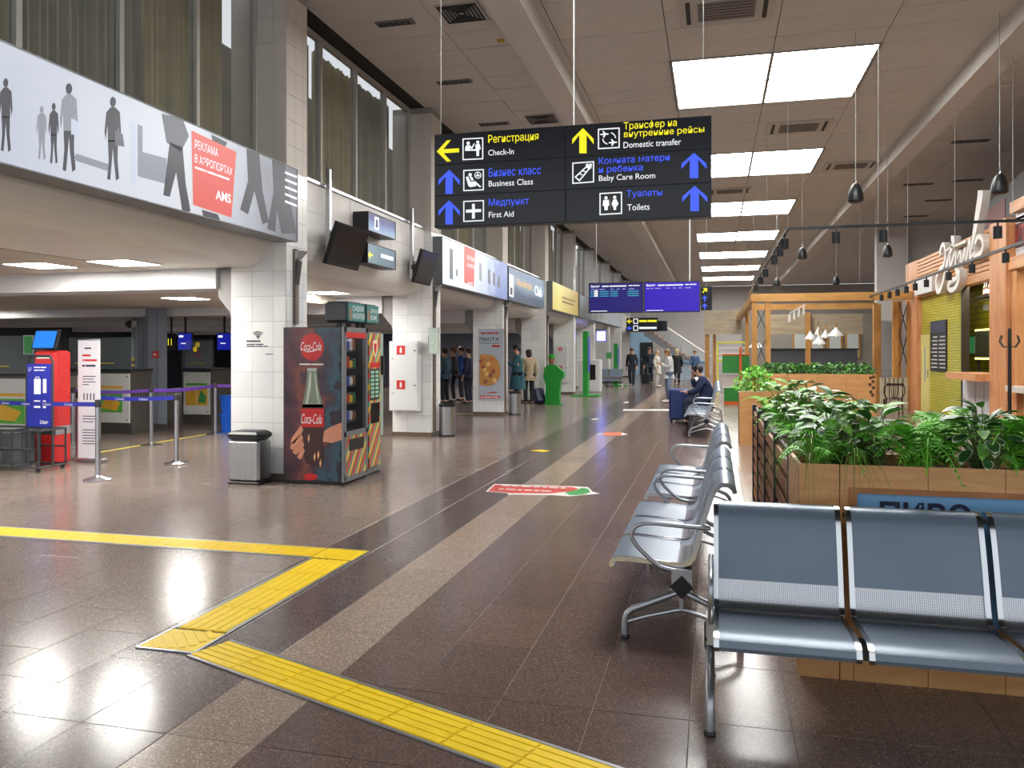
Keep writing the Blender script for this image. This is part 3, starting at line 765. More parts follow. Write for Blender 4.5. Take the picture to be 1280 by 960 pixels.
def lightbox(name,label,cat,X,y0,y1,z0,z1,face,depth=.3,case=None):
    o=thing(name,label,cat,(X-depth,(y0+y1)/2,z0))
    MB().box((X-depth,y0,z0),(X-.012,y1,z1)).build('case', case or M_boxgrey, o)
    fm=MB()
    for a,b in (((X-.012,y0,z0),(X,y1,z0+.012)),((X-.012,y0,z1-.012),(X,y1,z1)),((X-.012,y0,z0),(X,y0+.012,z1)),((X-.012,y1-.012,z0),(X,y1,z1))): fm.box(a,b)
    fm.build('frame', case or M_boxgrey, o)
    f=B('face', face, (X-.012,y0+.012,z0+.012),(X-.006,y1-.012,z1-.012), o)
    return o,f
def px_poly(name,m,parent,X,pts,lift=.001,th=.001):
    return MB().prism([onX(x,y,X)+Vector((lift,0,0)) for x,y in pts],(th,0,0)).build(name,m,parent)
# ---- big advertising lightbox on the left
G1=gradient_print('airport_hall_print',[(0.0,(196,204,222)),(.3,(222,228,240)),(.55,(234,238,246)),(.74,(200,204,216)),(.88,(140,142,154)),(1.0,(96,98,110))],'Y',4.4,9.2,.5,.12,2.5)
bb,bf=lightbox('advertising_lightbox','wide backlit airport advertisement with walking silhouettes and red square','lightbox',-4.95,3.2,8.88,2.95,3.84,G1)
XB=-4.956
def sil(px,top,bot,w,m,lean=0.0,name='silhouette',bag=None,top_m=None):
    """printed walking figure: head, torso and legs as thin flat pieces in the picture"""
    h=bot-top
    def q(u,v): return (px+u*w+lean*(v-.5)*w, top+v*h)
    mb=MB()
    def poly(pts,lift=.001): mb.prism([onX(x,y,XB)+Vector((lift,0,0)) for x,y in pts],(.0008,0,0))
    poly([q(.16*math.cos(t),.07+.062*math.sin(t)) for t in [2*math.pi*k/10 for k in range(10)]])
    if top_m is None: poly([q(-.1,.13),q(.1,.13),q(.36,.19),q(.42,.42),q(.34,.52),q(.28,.34),q(.26,.54),q(-.26,.54),q(-.28,.34),q(-.38,.52),q(-.44,.42),q(-.34,.19)])
    poly([q(-.26,.52),q(.26,.52),q(.24,.75),q(.32,.97),q(.16,1.0),q(.05,.76),q(.0,.6),q(-.06,.78),q(-.14,.99),q(-.3,.98),q(-.22,.75)])
    o=mb.build(name,m,bf)
    if top_m: MB().prism([onX(x,y,XB)+Vector((.0012,0,0)) for x,y in [q(-.1,.13),q(.1,.13),q(.36,.19),q(.42,.42),q(.34,.52),q(.28,.34),q(.26,.54),q(-.26,.54),q(-.28,.34),q(-.38,.52),q(-.44,.42),q(-.34,.19)]],(.0008,0,0)).build(name,top_m,bf)
    if bag: MB().prism([onX(x,y,XB)+Vector((.002,0,0)) for x,y in [q(.1,.4),q(.5,.45),q(.6,.6),q(.1,.58)]],(.0008,0,0)).build('bag',bag,bf)
sil(7,97,190,20,P_dk); sil(52,132,200,15,P_grey); sil(67,128,205,15,P_dk); sil(86,103,215,26,P_dk,top_m=P_grey,bag=P_pale); sil(141,120,226,24,P_dk,bag=P_mid)
px_poly('silhouette',P_mid,bf,XB,[(202,142),(228,148),(236,170),(226,190),(208,178)]); px_poly('silhouette',P_dk,bf,XB,[(212,178),(228,184),(232,230),(238,264),(228,266),(220,215),(212,246),(204,244)])
px_poly('silhouette',P_dk,bf,XB,[(264,168),(284,178),(280,186),(266,180)]); px_poly('silhouette',P_dk,bf,XB,[(308,186),(324,192),(328,238),(336,278),(328,280),(318,238),(310,268),(300,262),(310,226)])
px_poly('silhouette',P_dk,bf,XB,[(340,198),(356,204),(362,250),(371,292),(352,292),(346,262),(344,290),(334,286),(342,240)]); px_poly('silhouette',P_dk,bf,XB,[(252,262),(272,268),(276,278),(254,270)])
for k in range(5): px_poly('stripe',P_white,bf,XB,[(356,214+9*k),(371,220+9*k),(371,223+9*k),(356,217+9*k)],.0025)
px_poly('column_print',P_pale,bf,XB,[(163,150),(170,153),(170,232),(163,229)]); px_poly('column_print',P_grey,bf,XB,[(172,155),(178,158),(178,222),(172,220)]); px_poly('cart_print',P_grey,bf,XB,[(95,192),(135,205),(135,214),(92,200)])
px_poly('shelves_print',P_grey,bf,XB,[(178,190),(208,198),(208,230),(178,222)])
rs=px_poly('red_square',P_red,bf,XB,[(239,163),(295,190),(289,272),(241,256)],.003)
M_pw=pm('pure_white',(245,245,250),.7)
for body,a,b,h in (('РЕКЛАМА',(243,185),(272,199),.085),('В АЭРОПОРТАХ',(243,203),(290,224),.085),((6,1,5,8),(243,211),(286,225),.03),('AMS',(269,249),(288,252),.10)):
    p=onX(a[0],a[1],XB); q=onX(b[0],b[1],XB); (line(body,M_pw,bf,(XB+.005,p.y,p.z),Y_,Z_,w=(q.y-p.y),h=h,depth=.001) if isinstance(body,tuple) else text(body,M_pw,bf,(XB+.005,p.y,p.z),Y_,Z_,w=(q.y-p.y),h=h,depth=.001,bold=.02 if body=='AMS' else 0))
# ---- second and third lightbox, yellow lightbox
G2=gradient_print('airport_hall_print_far',[(0.0,(224,240,246)),(.5,(236,242,248)),(.85,(190,204,232)),(1.0,(120,140,196))],'Y',14.3,19.2,.6,.35,2.2)
b2,f2=lightbox('advertising_lightbox','bright backlit advertisement with a red upright panel on the wall fascia','lightbox',-4.95,14.28,19.2,2.88,3.78,G2)
X2=-4.956
px_poly('red_panel',P_red,f2,X2,[(580,308),(594,313),(592,359),(580,353)],.002)
for body,y0,w in (('РЕКЛАМА',3.52,.55),('В АЭРОПОРТАХ',3.36,.7),('AMS',2.98,.4)):
    text(body,M_pw,f2,(X2+.004,15.85,y0),Y_,Z_,w=w,h=.09,depth=.001)
for a,b,c,d in ((562,300,566,350),(599,318,602,352),(610,326,613,356),(616,330,619,358),(622,334,625,360),(570,326,572,346)):
    px_poly('figure_print',P_grey if a%2 else P_mid,f2,X2,[(a,b+10),(c,b+12),(c,d),(a,d-2)],.001)
G3=gradient_print('blue_sky_print',[(0.0,(24,58,96)),(.4,(40,84,130)),(.7,(150,180,206)),(1.0,(92,132,176))],'Z',2.9,3.75,.4,.25,2.5)
b3,f3=lightbox('advertising_lightbox','dark blue backlit sign with a camel-yellow word and white phone picture','lightbox',-4.95,19.32,23.6,2.9,3.74,G3)
px_poly('phone_print',M_pw,f3,-4.956,[(636.5,342),(642,345),(642,372),(636.5,370)],.001); px_poly('phone_print',P_dk,f3,-4.956,[(637.5,359),(640.5,360),(640.5,369),(637.5,368)],.002)
text('Комфорт',pm('amber',(232,180,50),.6),f3,(-4.953,20.2,3.28),Y_,Z_,w=1.75,h=.24,depth=.001,bold=.02); text('Club',M_pw,f3,(-4.953,22.3,3.22),Y_,Z_,w=1.0,h=.3,depth=.001,bold=.03)
G4=gradient_print('yellow_print',[(0.0,(222,200,96)),(.3,(246,232,130)),(.6,(226,206,110)),(1.0,(190,158,70))],'Y',24.9,29.9,.5,.2,1.5)
b4,f4=lightbox('advertising_lightbox','yellow backlit lightbox on the wall fascia past the blue sign','lightbox',-4.95,24.9,29.9,2.95,3.85,G4)
for k,zz in enumerate((3.42,3.28)): B('print_line',pm('ochre',(150,120,60),.3),(-4.956,26.6,zz),(-4.954,29.2-.4*k,zz+.06),f4)
G5=gradient_print('grey_photo_print',[(0.0,(40,46,52)),(.35,(150,160,164)),(.6,(60,66,60)),(1.0,(170,176,180))],'Y',30.2,44,.35,.9,1.2)
lightbox('advertising_lightbox','long dim photo lightbox partly behind the departures board','lightbox',-4.95,30.15,45,2.95,3.8,G5)
# small hanging lightboxes on the fascia
GA=gradient_print('blue_glow_print',[(0.0,(190,214,240)),(.45,(120,160,210)),(.8,(30,40,150)),(1.0,(20,30,120))],'Z',3.44,3.71,.45,.3,3)
bA,fA=lightbox('small_lightbox','small blue lightbox sign above the other beside the black monitor','lightbox',-5.03,11.13,12.2,3.43,3.72,GA,.25,M_black)
px_poly('phone_print',M_pw,fA,-5.036,[(468,270.5),(473.5,272.5),(473.5,288),(468,286)],.002); px_poly('phone_print',P_deep,fA,-5.036,[(469.3,274),(472.3,275),(472.3,285),(469.3,284)],.003)
GB=gradient_print('teal_glow_print',[(0.0,(150,176,186)),(.5,(104,140,160)),(1.0,(70,108,136))],'Y',11.1,12.2,.45,.3,3)
bB,fB=lightbox('small_lightbox','small teal lightbox sign with yellow arrow below the blue one','lightbox',-5.03,11.11,12.2,2.94,3.25,GB,.25,M_black)
px_poly('arrow_print',P_yel,fB,-5.036,[(459.5,318),(463,314),(463,317),(466,318),(466,320),(463,320),(463,324)],.002)
line((4,),M_pw,fB,(-5.033,11.6,3.06),Y_,Z_,w=.5,h=.09,depth=.001)
# monitors on poles
def tilt_monitor(label,y0,y1,zt,zb,xt,xb,scr):
    o=thing('wall_monitor',label,'monitor',(xt,(y0+y1)/2,zb))
    n=Vector((zt-zb,0,-(xt-xb)))
    n.normalize(); q=[Vector((xt,y0,zt)),Vector((xt,y1,zt)),Vector((xb,y1,zb)),Vector((xb,y0,zb))]
    MB().prism(q,-n*.06).build('housing',M_black,o)
    e=.02; q2=[Vector((xt,y0+e,zt))+(q[3]-q[0]).normalized()*e,Vector((xt,y1-e,zt))+(q[3]-q[0]).normalized()*e,Vector((xb,y1-e,zb))-(q[3]-q[0]).normalized()*.05,Vector((xb,y0+e,zb))-(q[3]-q[0]).normalized()*.05]
    MB().prism([p+n*.001 for p in q2],n*.001).build('screen',scr,o)
    ym=(y0+y1)/2-.25
    MB().box((-5.24,ym-.03,2.9),(-5.18,ym+.03,4.15)).build('pole',M_steel,o); MB().bar((-5.2,ym,(zt+zb)/2),((xt+xb)/2-.05,ym,(zt+zb)/2),.08).build('bracket',M_dgrey,o)
    return o
M_scr=mat('dark_screen',(10,11,14),.2,var=0)
tilt_monitor('large black monitor switched off, tilted on the fascia above the vending machine',9.95,10.95,3.37,2.80,-4.93,-5.12,M_scr)
tilt_monitor('smaller dark monitor tilted on the fascia near the fire cabinet column',13.2,14.02,3.40,2.82,-4.93,-5.10,gradient_print('dim_blue_screen',[(0.0,(14,14,18)),(.7,(20,20,30)),(1.0,(20,30,110))],'Z',2.82,3.4,.3))
# ---- column fittings
M_chan=mat('brown_cable_channel',(112,100,90),.5)
for k,(y,z0,z1) in enumerate(((9.1,1.95,2.9),(14.28,.1,2.86),(19.6,.1,2.9),(24.85,.1,2.9))):
    tag(MB().box((-5.144,y,z0),(-5.10,y+.08,z1)).build('cable_channel',M_chan), ['brown cable channel on the column above the vending machine','brown cable channel on the column with the fire cabinet','cable channel on the column with the pasta poster','cable channel on the column behind the green mascot stand'][k],'cable channel')
    o=thing('wedge_lamp',['grey wedge wall lamp high on the column by the vending machine','grey wedge wall lamp high on the fire cabinet column','grey wedge wall lamp on the pasta poster column','grey wedge wall lamp on the column past the pasta poster'][k],'lamp',(-5.14,y+.04,2.5 if k else 2.45))
    MB().prism([(-5.10,y-.02,2.75),(-4.98,y-.02,2.87),(-5.10,y-.02,2.87)],(0,.12,0)).build('shade',M_steel,o); MB().prism([(-5.10,y-.01,2.45),(-5.06,y-.01,2.75),(-5.10,y-.01,2.75)],(0,.1,0)).build('bracket',M_dgrey,o)
wf=thing('wifi_notice','wifi notice lettering stuck on the tiled column by the steel bin','notice',(-5.6,8.94,1.5))
M_ink=mat('dark_ink',(52,60,72),.5,var=0)
YC=8.941
def on_col(px,py,Y=YC): return onY(px,py,Y)
for r in (1.5,4,6.5,9):
    if r<2: MB().prism([on_col(322.5+1.4*math.cos(t),422+1.4*math.sin(t)) for t in [k*.785 for k in range(8)]],(0,-.001,0)).build('dot',M_ink,wf); continue
    a=[math.radians(180+45+90*k/10) for k in range(11)]
    o_=[on_col(322.5+r*math.cos(t),423+r*math.sin(t)) for t in a]; i_=[on_col(322.5+(r-1.4)*math.cos(t),423+(r-1.4)*math.sin(t)) for t in reversed(a)]
    MB().prism(o_+i_,(0,-.001,0)).build('arc',M_ink,wf)
for body,x0,y0,w,h in (((11,),308,428,.20,.03),((6,5),308,431.5,.24,.02),((8,2,5,4),308,434,.30,.02),((9,),332,443.5,.10,.015)):
    p=on_col(x0,y0); line(body,M_ink,wf,p,X_,Z_,w=w,h=h,depth=.001)
# ---- rectangular bin, round bins
M_brush=mat('bin_steel',(176,176,178),.32,.95,var=.08,scale=3,stretch=(14,14,.3))
rb=thing('square_bin','square stainless steel bin with black lid beside the vending machine','bin',(-5.5,8.72,0))
MB().bbox((-5.72,8.56,.03),(-5.29,8.86,.54),.03).build('body',M_brush,rb,smooth=False); MB().bbox((-5.73,8.55,.54),(-5.28,8.87,.635),.03).build('lid',M_black,rb); MB().bbox((-5.72,8.56,0),(-5.29,8.86,.035),.01).build('base',M_black,rb)
B('flap',M_dgrey,(-5.66,8.60,.635),(-5.35,8.82,.642),rb)
def round_bin(x,y,label,h=.62,r=.155):
    o=thing('round_bin',label,'bin',(x,y,0),'round steel bins along the columns')
    MB().lathe((0,0,.03),[(r,0),(r,h-.09)],24).build('body',M_brush,o,world=False,smooth=True); MB().lathe((0,0,0),[(r+.006,0),(r+.006,.03)],24).build('base',M_black,o,world=False)
    MB().lathe((0,0,h-.06),[(r+.004,0),(r+.006,.05),(r-.02,.062),(r-.05,.05),(r-.06,.0)],24).build('rim',M_black,o,world=False,smooth=True)
round_bin(-4.93,14.5,'round steel bin beside the fire cabinet column'); round_bin(-4.93,19.85,'round steel bin beside the pasta poster column',.60,.15)
for (px,py,l) in ((749,485.5,'left of two distant steel bins by the lit blue screen'),(761.5,483.5,'right of two distant steel bins by the thin green stand')):
    p=gnd(px,py); round_bin(p.x,p.y,l,.75,.17)
# ---- fire cabinets
M_cab=mat('cabinet_white',(212,213,214),.35,var=.02); M_sred=mat('safety_red',(196,40,36),.4,var=.03)
def fire_cabinet(x0,x1,y,z0,z1,label):
    o=thing('fire_cabinet',label,'cabinet',((x0+x1)/2,y,z0),'white fire cabinets on columns')
    MB().box((x0,y-.2,z0),(x1,y-.008,z1)).build('body',M_cab,o); zm=(z0+z1)/2
    for a,b in ((z0+.01,zm-.006),(zm+.006,z1-.01)):
        d=B('door',M_cab,(x0+.01,y-.212,a),(x1-.01,y-.2,b),o)
        s=(x1-x0)*.3; cx=x0+(x1-x0)*.42; zc=b-s*.75-.03
        B('red_plate',M_sred,(cx-s/2,y-.214,zc-s/2),(cx+s/2,y-.212,zc+s/2),d)
        MB().box((cx-s*.13,y-.2155,zc-s*.3),(cx+s*.13,y-.214,zc+s*.2)).box((cx-s*.06,y-.2155,zc+s*.2),(cx+s*.06,y-.214,zc+s*.32)).build('extinguisher_mark',M_white,d)
        MB().box((x1-.07,y-.22,zc-.02),(x1-.03,y-.212,zc)).build('latch',M_dgrey,d); MB().lathe((x0+.07,y-.216,b-.32),[(.018,0),(.018,.01)],10).build('lock',M_dgrey,d)
fire_cabinet(-5.90,-5.34,14.2-.006,.50,1.80,'white fire cabinet with two red extinguisher plates near the vending machine')
fire_cabinet(-5.80,-5.35,COLY[5]-.006,.45,1.85,'distant white fire cabinet behind the green mascot stand')
o=thing('plan_board','small framed evacuation plan on the column edge','sign',(-5.1,14.2,1.6)); B('frame',M_steel,(-5.13,14.02,1.56),(-4.93,14.05,2.05),o); B('sheet',mat('plan_sheet',(196,210,196),.5,var=.12,scale=20),(-5.115,14.017,1.58),(-4.945,14.02,2.03),o); B('bracket',M_dgrey,(-5.145,14.04,1.7),(-5.11,14.2,1.9),o)
# ---- vending machine (cola side panel) and coffee machine
def stripe_mat():
    m=bpy.data.materials.new('diagonal_stripes'); m.use_nodes=True; nt=m.node_tree; b=nt.nodes['Principled BSDF']
    g=nt.nodes.new('ShaderNodeNewGeometry'); sp=nt.nodes.new('ShaderNodeSeparateXYZ'); nt.links.new(g.outputs['Position'],sp.inputs[0])
    ma=nt.nodes.new('ShaderNodeMath'); ma.operation='MULTIPLY_ADD'; ma.inputs[1].default_value=-.75; nt.links.new(sp.outputs['Z'],ma.inputs[0]); nt.links.new(sp.outputs['Y'],ma.inputs[2])
    mu=nt.nodes.new('ShaderNodeMath'); mu.operation='MULTIPLY'; mu.inputs[1].default_value=4.6; nt.links.new(ma.outputs[0],mu.inputs[0])
    fr=nt.nodes.new('ShaderNodeMath'); fr.operation='FRACT'; nt.links.new(mu.outputs[0],fr.inputs[0])
    r=nt.nodes.new('ShaderNodeValToRGB'); cr=r.color_ramp; cr.interpolation='CONSTANT'
    cols=[(0,(214,74,52)),(.25,(94,158,146)),(.5,(238,186,60)),(.75,(122,106,88))]
    cr.elements[0].position=0; cr.elements[0].color=srgb(*cols[0][1]); cr.elements[1].position=.25; cr.elements[1].color=srgb(*cols[1][1])
    for p_,c_ in cols[2:]: e=cr.elements.new(p_); e.color=srgb(*c_)
    nt.links.new(fr.outputs[0],r.inputs['Fac']); nt.links.new(r.outputs['Color'],b.inputs['Base Color']); b.inputs['Roughness'].default_value=.4; MATS['diagonal_stripes']=m; return m
M_strp=stripe_mat(); M_cabg=mat('machine_grey',(126,130,134),.35,.3)
vm=thing('vending_machine','snack vending machine with a cola bottle side panel','vending machine',(-4.68,9.08,0))
VX0,VX1,VY0,VY1=-5.08,-4.27,8.77,9.44
MB().box((VX0,VY0+.004,.04),(VX1-.05,VY0+.03,1.9)).box((VX0,VY1-.02,.04),(VX1-.05,VY1,1.9)).box((VX0,VY0+.03,.04),(VX0+.04,VY1-.02,1.9)).box((VX0+.04,VY0+.03,.04),(VX1-.05,VY1-.02,.62)).box((VX0+.04,VY0+.03,1.86),(VX1-.05,VY1-.02,1.9)).build('cabinet',mat('machine_dark',(40,34,40),.4),vm)
B('plinth',M_black,(VX0+.02,VY0+.02,0),(VX1-.06,VY1,.04),vm)
def vfront(name,m,y0,y1,z0,z1,x=VX1,th=.03,parent=vm): return B(name,m,(x-th,y0,z0),(x,y1,z1),parent)
fr=MB()
for a,b,c,d in ((VY0,VY0+.06,.06,1.9),(VY1-.05,VY1,.06,1.9),(VY0,VY1,1.84,1.9),(VY0,VY1,.58,.64),(VY0,VY1,.04,.10)): fr.box((VX1-.05,a,c),(VX1-.005,b,d))
fr.build('door_frame',M_cabg,vm)
vfront('glass',mat('machine_glass',(60,66,70),.05,var=0,alpha=.12,spec=.8),VY0+.06,VY1-.05,.64,1.76,VX1-.01,.006)
vfront('red_strip',M_sred,VY0+.06,VY1-.05,1.77,1.84,VX1-.006,.03); 
vfront('striped_panel',M_strp,VY0+.06,VY1-.05,.10,.58,VX1-.008,.03)
vfront('pickup_flap',M_black,VY0+.14,VY1-.12,.40,.54,VX1-.002,.01)
B('interior',mat('machine_inside',(30,32,34),.6),(VX0+.05,VY0+.02,.64),(VX0+.3,VY1-.02,1.8),vm)
vl=B('added_machine_lamp',mat('added_machine_lamp',(235,245,255),.4,emit=3,var=0),(VX1-.14,VY0+.08,1.835),(VX1-.08,VY1-.08,1.85),vm)  # added glow that brightens the dark inside of the machine
cc=[(196,60,50),(230,190,60),(60,120,70),(70,90,170),(220,220,220),(150,90,50)]
for r in range(5):
    sh=B('shelf',M_dgrey,(VX0+.3,VY0+.05,.72+.22*r),(VX1-.12,VY1-.05,.735+.22*r),vm)
    for q in range(6):
        yy=VY0+.09+.092*q; hh=random.uniform(.09,.15)
        MB().bbox((VX1-.22,yy,.736+.22*r),(VX1-.14,yy+.065,.736+.22*r+hh),.012).build('snack_pack',mat('pack_%d'%((r*3+q)%6),cc[(r*3+q)%6],.4),sh)
# cola panel: a print on the side that faces the camera
G6=gradient_print('cola_panel_print',[(0.0,(24,18,28)),(.45,(36,26,38)),(.62,(84,40,52)),(.72,(120,64,52)),(.82,(52,40,58)),(.95,(48,84,100)),(1.0,(40,28,40))],'X',VX0-.2,VX1+.55,.0,.75,3.2)
pn=B('cola_panel',G6,(VX0,VY0,.05),(VX1-.04,VY0+.004,1.89),vm); B('panel_edge',M_cabg,(VX1-.04,VY0-.002,.04),(VX1-.005,VY0+.006,1.9),vm)
def vp(x,y): return onY(340+x/3.84,370+y/3.84,VY0)
def vpoly(name,m,pts,l=1): return MB().prism([vp(x,y)+Vector((0,-.0008*l,0)) for x,y in pts],(0,-.0006,0)).build(name,m,pn)
def pmat(n,c): return mat('cola_'+n,c,.35,var=.08,scale=9)
vpoly('red_disc',pmat('red',(196,28,30)),[(193+57*math.cos(t),244+66*math.sin(t)) for t in [2*math.pi*k/32 for k in range(32)]])
M_pwht=mat('print_plain_white',(235,235,235),.4,var=0)
text('Coca-Cola',M_pwht,pn,vp(138,262)+Vector((0,-.002,0)),X_,Z_,w=.275,h=.105,depth=.0005,shear=.35,bold=.0)
vpoly('swoosh',M_pwht,[(150,262),(172,270),(200,266),(230,255),(200,262),(172,266)],3)
line((8,9),M_pwht,pn,vp(132,332)+Vector((0,-.002,0)),X_,Z_,w=.32,h=.022,depth=.0005)
skin_p=pmat('skin',(206,140,112))
vpoly('forearm',skin_p,[(240,655),(270,635),(336,606),(336,690),(290,705),(245,700)],2)
vpoly('bottle',pmat('glass',(120,130,116)),[(170,348),(216,348),(218,395),(224,440),(236,490),(245,535),(145,535),(153,490),(163,440),(168,395)],3)
vpoly('bottle_shine',pmat('shine',(186,196,178)),[(182,366),(190,366),(186,440),(172,520),(162,520),(174,440)],4); vpoly('bottle_shine',pmat('shine',(186,196,178)),[(204,370),(208,370),(222,470),(230,520),(224,520),(212,450)],4)
vpoly('bottle_cap_rim',pmat('rim',(170,180,170)),[(172,346),(214,346),(215,360),(171,360)],4)
vpoly('bottle_body',pmat('cola',(58,26,24)),[(145,520),(245,520),(250,600),(250,650),(243,700),(250,760),(246,812),(210,822),(165,802),(150,760),(155,700),(143,650),(143,590)],3)
vpoly('bottle_label',pmat('red',(196,28,30)),[(143,540),(250,540),(251,630),(142,630)],4)
text('Coca-Cola',M_pwht,pn,vp(141,612)+Vector((0,-.0055,0)),X_,Z_,w=.275,h=.12,depth=.0005,shear=.35)
for q in ((90,700,150,640),(86,730,150,680),(100,752,155,712),(122,775,158,742)):
    vpoly('finger',skin_p,[(q[0],q[1]),(q[0]+8,q[1]-22),(q[2]-10,q[3]-20),(q[2],q[3]),(q[2]-4,q[3]+14),(q[0]+16,q[1]+10)],5)
for a,b in ((200,770),(218,760),(172,680),(228,800)): vpoly('glint',pmat('glint',(226,170,120)),[(a,b),(a+7,b-20),(a+10,b+5),(a+4,b+24)],5)
vpoly('red_badge',pmat('red',(196,28,30)),[(184+34*math.cos(t),868+17*math.sin(t)) for t in [2*math.pi*k/20 for k in range(20)]],2)
cm_=thing('coffee_machine','narrow coffee vending machine with diagonal coloured stripes','vending machine',(-4.68,9.7,0))
CY0,CY1=9.46,9.92
MB().box((VX0+.2,CY0,.04),(VX1-.03,CY1,1.86)).build('cabinet',M_cabg,cm_); B('plinth',M_black,(VX0+.22,CY0+.02,0),(VX1-.05,CY1-.02,.04),cm_)
vfront('striped_door',M_strp,CY0+.01,CY1-.1,.12,1.84,VX1,.03,cm_); vfront('side_column',mat('pale_green_panel',(150,170,160),.4),CY1-.09,CY1,.5,1.84,VX1,.03,cm_)
vfront('button_panel',M_black,CY0+.04,CY1-.13,.98,1.38,VX1+.004,.01,cm_)
for r in range(7):
    for q in range(2): vfront('button',mat('button_mint',(150,205,180),.4),CY0+.055+.14*q,CY0+.155+.14*q,1.01+.052*r,1.045+.052*r,VX1+.007,.004,cm_)
vfront('cup_bay',M_scr,CY0+.06,CY1-.13,.68,.94,VX1+.004,.01,cm_); vfront('red_label',M_sred,CY0+.03,CY1-.12,1.40,1.46,VX1+.004,.006,cm_)
MB().prism([(VX1+.004,CY0+.12,1.75),(VX1+.004,CY0+.26,1.75),(VX1+.004,CY0+.26,1.6),(VX1+.004,CY0+.19,1.52),(VX1+.004,CY0+.12,1.6)],(.002,0,0)).build('crest',mat('crest_cream',(226,206,170),.4),cm_); MB().prism([(VX1+.007,CY0+.15,1.71),(VX1+.007,CY0+.23,1.71),(VX1+.007,CY0+.22,1.62),(VX1+.007,CY0+.19,1.57),(VX1+.007,CY0+.16,1.62)],(.002,0,0)).build('crest_mark',M_sred,cm_)
vfront('card_reader',M_black,CY1-.08,CY1-.01,1.3,1.55,VX1+.03,.04,cm_)
M_teal=mat('header_teal',(36,108,104),.4,emit=.12)
for (y0,y1,l1,l2,lab) in ((8.92,9.42,'СНЕКИ','НАПИТКИ','teal header sign reading snacks and drinks on the vending machine'),(9.45,9.86,'ЗЕРНОВОЙ','КОФЕ','teal header sign reading bean coffee on the coffee machine')):
    o=thing('header_sign',lab,'sign',(-4.5,(y0+y1)/2,1.9))
    MB().bbox((-4.62,y0,1.96),(-4.31,y1,2.22),.03).build('case',M_dgrey,o); f_=B('face',M_teal,(-4.31,y0+.02,1.98),(-4.30,y1-.02,2.20),o)
    MB().box((-4.5,y0+.1,1.86),(-4.45,y0+.14,1.97)).box((-4.5,y1-.14,1.86),(-4.45,y1-.1,1.97)).build('post',M_black,o)
    text(l1,M_pwht,f_,(-4.299,y0+.13,2.105),Y_,Z_,w=(y1-y0)*.62,h=.065,depth=.001); text(l2,M_pwht,f_,(-4.299,y0+.13,2.01),Y_,Z_,w=(y1-y0)*.68 if l2!='КОФЕ' else (y1-y0)*.5,h=.07,depth=.001,bold=.0)
    B('picture',mat('header_picture',(150,110,90),.5,var=.3,scale=30),(-4.30,y0+.04,2.0),(-4.298,y0+.1,2.14),f_)
# ---- pasta poster on the third column
po=thing('pasta_poster','framed pasta carbonara poster on a tiled column','poster',(-5.5,COLY[3],.5))
YP=COLY[3]-.008; p0=onY(598,500.5,YP); p1=onY(630,411,YP)
B('frame',M_steel,(p0.x,YP-.02,p0.z),(p1.x,YP,p1.z),po); sh=B('sheet',mat('poster_blue_grey',(176,186,200),.35,var=.05),(p0.x+.02,YP-.023,p0.z+.02),(p1.x-.02,YP-.02,p1.z-.02),po)
W_=p1.x-p0.x; H_=p1.z-p0.z
def pp(u,v,l=1): return Vector((p0.x+u*W_,YP-.023-.001*l,p0.z+v*H_))
random.seed(3)
MB().prism([pp(.05+.0,.22),pp(.3,.2),pp(.6,.22),pp(.82,.3),pp(.88,.42),pp(.82,.54),pp(.6,.63),pp(.3,.65),pp(.05,.64)],(0,-.001,0)).build('plate_print',mat('pasta_print',(196,140,72),.5,var=.2,scale=25),sh)
for k in range(16):
    u=random.uniform(.1,.72); v=random.uniform(.25,.6); a=random.uniform(0,3.14)
    MB().prism([pp(u+.09*math.cos(a+t)*(.9 if i%2 else 1),v+.035*math.sin(a+t),2+k*.05) for i,t in enumerate([0,1.0,2.0,3.14,4.1,5.2])],(0,-.001,0)).build('noodle_print',mat('noodle_%d'%(k%3),[(232,190,120),(206,120,60),(150,84,60)][k%3],.5),sh)
text('ПАСТА',M_navy,sh,pp(.06,.83),X_,Z_,w=W_*.76,h=H_*.05,depth=.002,bold=.02); text('КАРБОНАРА',M_navy,sh,pp(.06,.79),X_,Z_,w=W_*.76,h=H_*.025,depth=.002); line((4,6,3),M_sred,sh,pp(.1,.925),X_,Z_,w=W_*.7,h=H_*.03,depth=.002)
MB().prism([pp(.55,.745),pp(.84,.745),pp(.84,.775),pp(.55,.775)],(0,-.001,0)).build('price_tag',M_sred,sh); MB().prism([pp(.06,.03),pp(.86,.03),pp(.86,.07),pp(.06,.07)],(0,-.001,0)).build('red_band',M_sred,sh)
MB().prism([pp(.2,.1),pp(.6,.105),pp(.86,.12),pp(.6,.125)],(0,-.001,0)).build('swoosh',M_sred,sh); line((3,8,6),M_pwht,sh,pp(.1,.04,2),X_,Z_,w=W_*.7,h=H_*.018,depth=.002)
